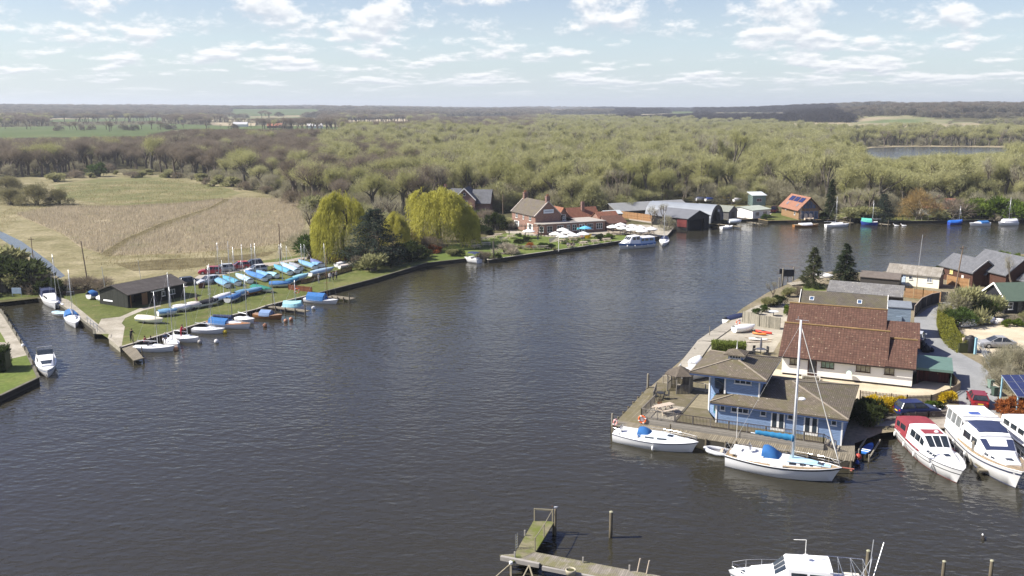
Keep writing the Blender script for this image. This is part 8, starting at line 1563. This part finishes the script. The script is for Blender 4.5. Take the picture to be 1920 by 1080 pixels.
A, an, L = frame_px((1411, 410.5), (1443, 407.3), BZ); t = thing('white_cabin', 'white waterside cabin with pale green roof left of the orange roofed house', 'cabin', (A.x, A.y, 0), an); gable_walls(-.0, L, 0, 9, .7, 3.1, 3.7).build('wall', WHITE, t); gable_roof(0, L, 0, 9, 3.1, 3.75, oe=.35, og=.35).build('roof', M('pale_green_roof', (.34, .37, .31), .8, .12, .7), t); window(t, 1.9, 0, 1.4, 1.7, 1.2, 'F', WHITE, 3, bar=.1); window(t, 5.2, 0, 1.4, 1.7, 1.2, 'F', WHITE, 3, bar=.1)
A = P(1410, 400, BZ); t = thing('green_tower_shed', 'pale green boarded lookout shed above the white cabin', 'shed', (A.x, A.y, 0), R(10)); MB().bx(0, 4.2, 0, 3.5, 3.0, 6.0).build('wall', planks('pale_green_boards', (.2, .28, .25), .2, 0, .1), t); o = MB(); slab(o, [(-.3, -.3, 6.1), (4.5, -.3, 6.1), (4.5, 3.8, 6.9), (-.3, 3.8, 6.9)], .12); o.build('roof', M('pale_sheet'), t); m = MB()
for x, y in ((.15, .15), (4.05, .15), (.15, 3.35), (4.05, 3.35)): m.bx(x - .12, x + .12, y - .12, y + .12, .6, 3.0)
m.build('stilts', M('grey_pile'), t); window(t, 2.1, 0, 4.2, 1.6, .9, 'F', M('grey_white'), 2)
A = P(1497, 412, BZ); t = thing('orange_roofed_house', 'timber clad waterside house with orange tiled roof and solar panels', 'house', (A.x, A.y, 0), R(8)); M_tc = clap('timber_cladding', (.27, .17, .09), .2); gable_walls(0, 6.2, 0, 11.5, .7, 3.9, 6.9, 'y').build('wall', M_tc, t); gable_roof(0, 6.2, 0, 11.5, 3.9, 6.95, 'y', oe=.7, og=.7).build('roof', tiles('orange_tiles', (.27, .135, .09), (.32, .16, .105), .33, .33, .4), t); rf = MB.last
sl_ = math.atan(3.0 / 3.1)
for i in range(3): o = MB().bx(-.85, .85, -1.3, 1.3, 0, .06).build('solar_panel', M('solar_cell'), t); o.location = (1.95, 2.4 + 3.2 * i, 3.95 + 1.95 * math.tan(sl_) + .19); o.rotation_euler = (0, -sl_, 0)
for i in range(2): o = MB().bx(-.5, .5, -.35, .35, 0, .05).build('skylight', M('skylight_glass2', (.2, .22, .26), .2), t); o.location = (.55, 2.2 + 6.5 * i, 3.95 + .55 * math.tan(sl_) + .19); o.rotation_euler = (0, -sl_, 0)
BGL = glass('blue_house_glass', (.05, .07, .12)); m = MB(); m.poly([(1.2, -.06, 3.9), (5.0, -.06, 3.9), (5.0, -.06, 4.6), (3.1, -.06, 6.2), (1.2, -.06, 4.6)]); m.build('gable_glazing', BGL, t); g = MB.last; m = MB()
for x in (1.2, 2.15, 3.1, 4.05, 5.0): m.bx(x - .05, x + .05, -.1, -.065, 3.9, 4.6 if x in (1.2, 5.0) else 5.4 if x != 3.1 else 6.2)
m.build('mullions', M_tc, g)
for x in (1.0, 2.4, 3.8, 5.2): window(t, x, 0, 1.0, 1.15, 2.1, 'F', M('pale_blue_frame', (.35, .4, .5)), 1, BGL)
window(t, 0, 2.5, 1.8, .9, 1.0, 'L', WHITE, 1); window(t, 0, 8.5, 2.6, .8, .7, 'L', WHITE, 1)
for x, l in ((1512, 'pale tall slatted lawn chair left of its pair before the orange roofed house'), (1521, 'pale tall slatted lawn chair right of its pair before the orange roofed house')): q = P(x, 412.6, BZ); tt = thing('lawn_chair', l, 'chair', q, .1); MB().bx(-.5, .5, -.4, .4, .35, .42).build('seat', M_pale, tt); m = MB().poly([(-.5, .3, .4), (.5, .3, .4), (.5, .6, 1.6), (0, .65, 1.9), (-.5, .6, 1.6)]).build('backrest', M_pale, tt); MB().bx(-.55, -.45, -.45, .4, 0, .65).bx(.45, .55, -.45, .4, 0, .65).build('arms', M_pale, tt)
car_px('dark red van behind the white cabin', (1449, 399), (1456, 396), (.3, .02, .03), z=BZ, H=1.9, name='parked_van')
for i, (x, y, c, l) in enumerate(((1312, 386, (.6, .6, .62), 'white covered dinghy stored behind the boatsheds'), (1330, 387, (.05, .1, .35), 'blue covered dinghy stored behind the boatsheds'), (1360, 386, (.55, .4, .08), 'yellow kayak pile behind the arched boatshed'), (1383, 388, (.6, .58, .55), 'white boat behind the grey boatshed'))): covered_hull(l, ppt((x - 8, y)), ppt((x + 8, y - 1)), BZ + 1.2, M('stored_%d' % i, c, .7), 1.6, .6, top=.5); 
for a, b, w_, l in (((1338, 419), (1392, 425), 1.2, 'timber staging in front of the arched boatshed'), ((1405, 416), (1428, 420), 1.4, 'timber staging in front of the white waterside cabin'), ((1618, 416), (1668, 421), 1.4, 'timber staging beside the blue hulled boat'), ((1575, 414), (1598, 418), 1.2, 'timber staging at the white sailing boat')): staging(a, b, w_, l)
# far moored boats
keelboat('small white motorboat at the staging by the arched boatshed', (1352, 427), (1374, 425), None, B=2, F=.6); covered_hull('white covered boat lying on the boatshed staging', ppt((1366, 422)), ppt((1390, 421)), .6, M('pale_cover', (.6, .64, .68), .7), 2, .6, top=.5, cat='boat')
keelboat('long varnished wooden yacht before the orange roofed house', (1488, 423), (1535, 422), 385, hullm=M_wood, deckm=M_tealwood, B=2.5, cover=CVW, cov=(.25, .7), covh=.5, coach=False, mastm=woodmast, mx=.25); keelboat('white sailing yacht with covered cabin right of the wooden yacht', (1548, 423), (1592, 422), 370, B=2.5, F=.7, cover=CVW, cov=(.3, .7), covh=.5, mx=.42); keelboat('blue hulled sailing boat with green cover', (1645, 420), (1613, 419), 379, B=2.5, F=1.0, hullm=M('blue_hull', (.03, .06, .3), .35, .08), deckm=GRP, cover=M('sea_green_canvas', (.1, .42, .33), .8), cov=(.35, .95), covh=.9, coach=False, mx=.3)
keelboat('boat entirely under a bright blue cover at the far bank', (1779, 419), (1805, 418), 388, B=2.2, F=.7, hullm=M('blue_hull'), cover=M('bright_blue_canvas', (.02, .14, .55), .8), cov=(.02, .95), covh=.6, coach=False, mx=.75); keelboat('white motorboat with navy cover at the far bank', (1855, 420), (1817, 421), None, B=2.4, F=.8, cover=M_cvb, cov=(.1, .5), covh=.6); keelboat('white sailing boat with white tent cover at far right', (1907, 419), (1871, 420), 372, B=2.5, F=.8, cover=CVW, cov=(.05, .75), covh=1.0, coach=False, mx=.45)
for x, y, l in ((1680, 424, 'white swan left of its pair at the far bank'), (1694, 424, 'white swan right of its pair at the far bank')): bird(*P(x, y, 0).xy, -.05, R(160), l, wf, wf, wf, 'swan', (.6, .25, .05), True, 3.0)
for i in range(11): q = P(1668 + i * 12, 416, .3); pile(q.x, q.y, 1.5, .1, 'grey post of the row along the far mooring bank', name='quay_post', group='posts along the far mooring bank', mat=M('grey_pile'))
# pub moorings
t, L = boat('river_cruiser', 'blue and white cabin cruiser moored at the pub quay', 'motor boat', ppt((1222, 455), .8), ppt((1159, 461), .8)); rg, tp = hull(L, 3.6, 1.15, .9, .1, .3, .3, n=10); add_hull(t, rg, tp, GRP, None, M('stripe_blue', (.06, .17, .42), .5), None, stripez=(.62, 1.0)); k = L / 11
cs = [(.2, 1.5, 1.35, 1.15, 2.3), (5.0 * k, 1.5, 1.35, 1.2, 2.35)]; cabin(cs).build('cabin', M('cabin_blue', (.3, .42, .58), .5, .06), t); side_glass(t, cs, [(.8 * k, 2 * k), (2.4 * k, 3.5 * k), (3.8 * k, 4.7 * k)], .4, .85); cabin([(.2, 1.38, 1.2, 2.3, 2.42), (5.0 * k, 1.38, 1.2, 2.35, 2.47)]).build('cabin_roof', GRP, t); cs = [(5.0 * k, 1.5, 1.2, 1.2, 2.9), (7.4 * k, 1.4, 1.1, 1.25, 2.8), (8.4 * k, 1.3, 1.0, 1.3, 1.9), (9.6 * k, .9, .5, 1.35, 1.6)]; cabin(cs).build('wheelhouse', GRP, t); side_glass(t, cs, [(5.2 * k, 6.2 * k), (6.4 * k, 7.3 * k)], .5, .9); front_glass(t, cs[1], cs[2], 3); fenders(t, tp, [1 * k, 3 * k, 5 * k, 7 * k, 9 * k], 1, r=.14)
keelboat('small white sailing boat with blue sail cover off the pub quay end', (1247, 447), (1243, 460), 385, B=2.4, F=.7, cover=M_cvn, cov=(.02, .35), covh=.4); t, L = boat('day_boat', 'small white motorboat with navy canopy in the quay corner', 'motor boat', ppt((899, 489), .5), ppt((871, 484), .6)); rg, tp = hull(L, 2.2, .75, .85, .08, .2, .2, n=10); add_hull(t, rg, tp, GRP, M('cockpit_grey')); MB().rings([[(x, -1.0, z_ - .12), (x, -.6, z_ + .1), (x, .6, z_ + .1), (x, 1.0, z_ - .12)] for x, z_ in ((.3, 2.0), (1.2, 2.15), (2.6, 2.1))], False).build('canopy', M_cvn, t); m = MB()
for x in (.4, 2.5):
    for y in (-.95, .95): m.tube((x, y, .7), (x, y, 1.95), .03)
m.build('canopy_posts', M_steel, t); MB().bx(.4, 1.0, -.7, .7, .75, 1.1).bx(2.0, 2.6, -.6, .6, .75, 1.2).build('seats', GRP, t)
# far bank plants
for k_, x, y, ty, s, l in (('spruce', 1556, 409, 335, .95, 'dark conifer right of the orange roofed house'), ('cedar', 1655, 414, 362, .95, 'broad dark evergreen behind the blue hulled boat'), ('golden', 1722, 412, 352, 1.1, 'golden brown rounded tree at the far moorings'), ('laurel', 1832, 409, 374, 1.5, 'bright green evergreen mass left at the far moorings'), ('laurel', 1872, 410, 370, 1.5, 'bright green evergreen mass right at the far moorings'), ('bare', 1628, 408, 345, 1.0, 'leafless tree between the conifer and the broad evergreen'), ('bare', 1600, 410, 355, 1.2, 'spreading bare tree right of the dark conifer'), ('olivebush', 1590, 412, 388, 1.8, 'olive shrubs behind the white sailing yacht'), ('olivebush', 1622, 412, 385, 1.6, 'olive shrubs left of the broad evergreen'), ('olivebush', 1755, 412, 392, 2.0, 'yellowish shrub below the golden brown tree'), ('darkbush', 1545, 411, 398, 1.5, 'dark round shrub beside the orange roofed house'), ('brownbush', 1790, 410, 375, 1.5, 'brown tree left of the bright evergreen mass'), ('palebush', 1866, 413, 400, 1.0, 'pale pampas clump at the far bank'), ('palebush', 1915, 412, 396, 1.2, 'pale reedy clump at the right end of the far bank'), ('sallow', 1900, 408, 360, 1.1, 'grey brown tree right of the bright evergreens'), ('bush', 1436, 412, 400, 1.2, 'small green shrub before the white waterside cabin'), ('bare', 1278, 392, 345, .9, 'dead pale trunked tree behind the boatsheds')): plant_px(k_, x, y, ty, l, BZ, s)
row(['greenscrub', 'sallow', 'leafing', 'sallow'], [(1290, 380), (1400, 380), (1450, 380), (1540, 395), (1620, 404), (1760, 406), (1930, 404)], 34, (4, 9), 'scrubby tree on the bank close behind the far boats', 'trees close behind the far bank', (1, 1.4), jy=4)
q = P(1762, 404, BZ); t = thing('red_roofed_cottage', 'cottage with faded red roof half hidden behind the golden brown tree', 'house', (q.x, q.y, 0), R(-5)); gable_walls(-5, 5, 0, 6, .7, 3, 5.4).build('wall', CREAM, t); gable_roof(-5, 5, 0, 6, 3, 5.45).build('roof', M_rt, t); MB().bx(0, .8, 2.6, 3.4, 4.8, 6.4).build('chimney', BRKD, t)
# far farm and a few landmark trees
for x, y, l, c in ((450, 238, 'pale farm barn beyond the green field', (.5, .5, .5)), (515, 241, 'red roofed farm house in the far woods', (.35, .14, .09)), (590, 241, 'small white house in the far woods', (.6, .58, .55))):
    z_ = BZ
    for _ in range(10): q = P(x, y, z_); z_ = ter(q.x, q.y)
    t = thing('farm_building', l, 'building', (q.x, q.y, z_), R(5)); gable_walls(-9, 9, 0, 9, 0, 3.5, 6).build('wall', WHITE if 'red' not in l else BRK, t); gable_roof(-9, 9, 0, 9, 3.5, 6.1, oe=.5).build('roof', M('farm_roof_%d' % x, c, .8), t)

for i in range(34):
    x = random.choice((random.uniform(-20, 330), random.uniform(100, 640))); y = 244 + random.gauss(0, 1) - (x > 330) * 4 + (x - 150) * .004; z_ = BZ
    for _ in range(10): q = P(x, y, z_); z_ = ter(q.x, q.y)
    plant(random.choice(('distant', 'brown', 'bare')), q.x, q.y, z_, random.uniform(5, 11), None, None, 1.2, 'bare hedgerow tree standing in the far green fields', 'hedgerow trees in the far green fields')

TALL = ((1310, 335, 248, 'bare'), (1338, 345, 252, 'bare'), (1372, 345, 244, 'poplar'), (1352, 338, 258, 'poplar'), (1213, 312, 238, 'bare'), (1143, 305, 243, 'poplar'), (1246, 318, 246, 'poplar'), (1175, 322, 262, 'bare'), (930, 345, 270, 'poplar'), (985, 340, 262, 'poplar'), (1040, 345, 268, 'bare'), (1085, 350, 280, 'poplar'), (870, 340, 268, 'bare'), (820, 350, 285, 'poplar'), (1430, 350, 285, 'poplar'), (1490, 345, 280, 'poplar'), (1660, 360, 300, 'bare'), (1590, 335, 275, 'poplar'), (700, 340, 280, 'leafing'), (760, 345, 290, 'poplar'), (1780, 350, 295, 'bare'), (1870, 340, 285, 'poplar'))
for i, (x, y, ty, k_) in enumerate(TALL): plant_px(k_, x, y, ty, 'tall %s tree standing clear of the wood %s' % ('dark limbed leafless' if k_ == 'bare' else 'broad yellow green' if k_ == 'leafing' else 'feathery yellow green', zone(x, 300)), BZ, .95, group='tall %s trees %s' % (k_, zone(x, 300)))
# ---------------------------------------------------------------- air
hz = MB().bx(-FAR - 150, FAR + 150, -320, FAR + 150, -1.2, 95).build('haze', None)
hm = bpy.data.materials.new('haze'); hm.use_nodes = True; hn = hm.node_tree; hn.nodes.remove(hn.nodes['Principled BSDF'])
pv = hn.nodes.new('ShaderNodeVolumePrincipled'); pv.inputs['Color'].default_value = (.82, .88, .97, 1); pv.inputs['Density'].default_value = .00013; pv.inputs['Anisotropy'].default_value = .2
hn.links.new(pv.outputs[0], hn.nodes['Material Output'].inputs['Volume']); hz.data.materials.clear(); hz.data.materials.append(hm)
hz['kind'] = 'stuff'; hz['label'] = 'thin pale haze over the river valley'; hz['category'] = 'haze'
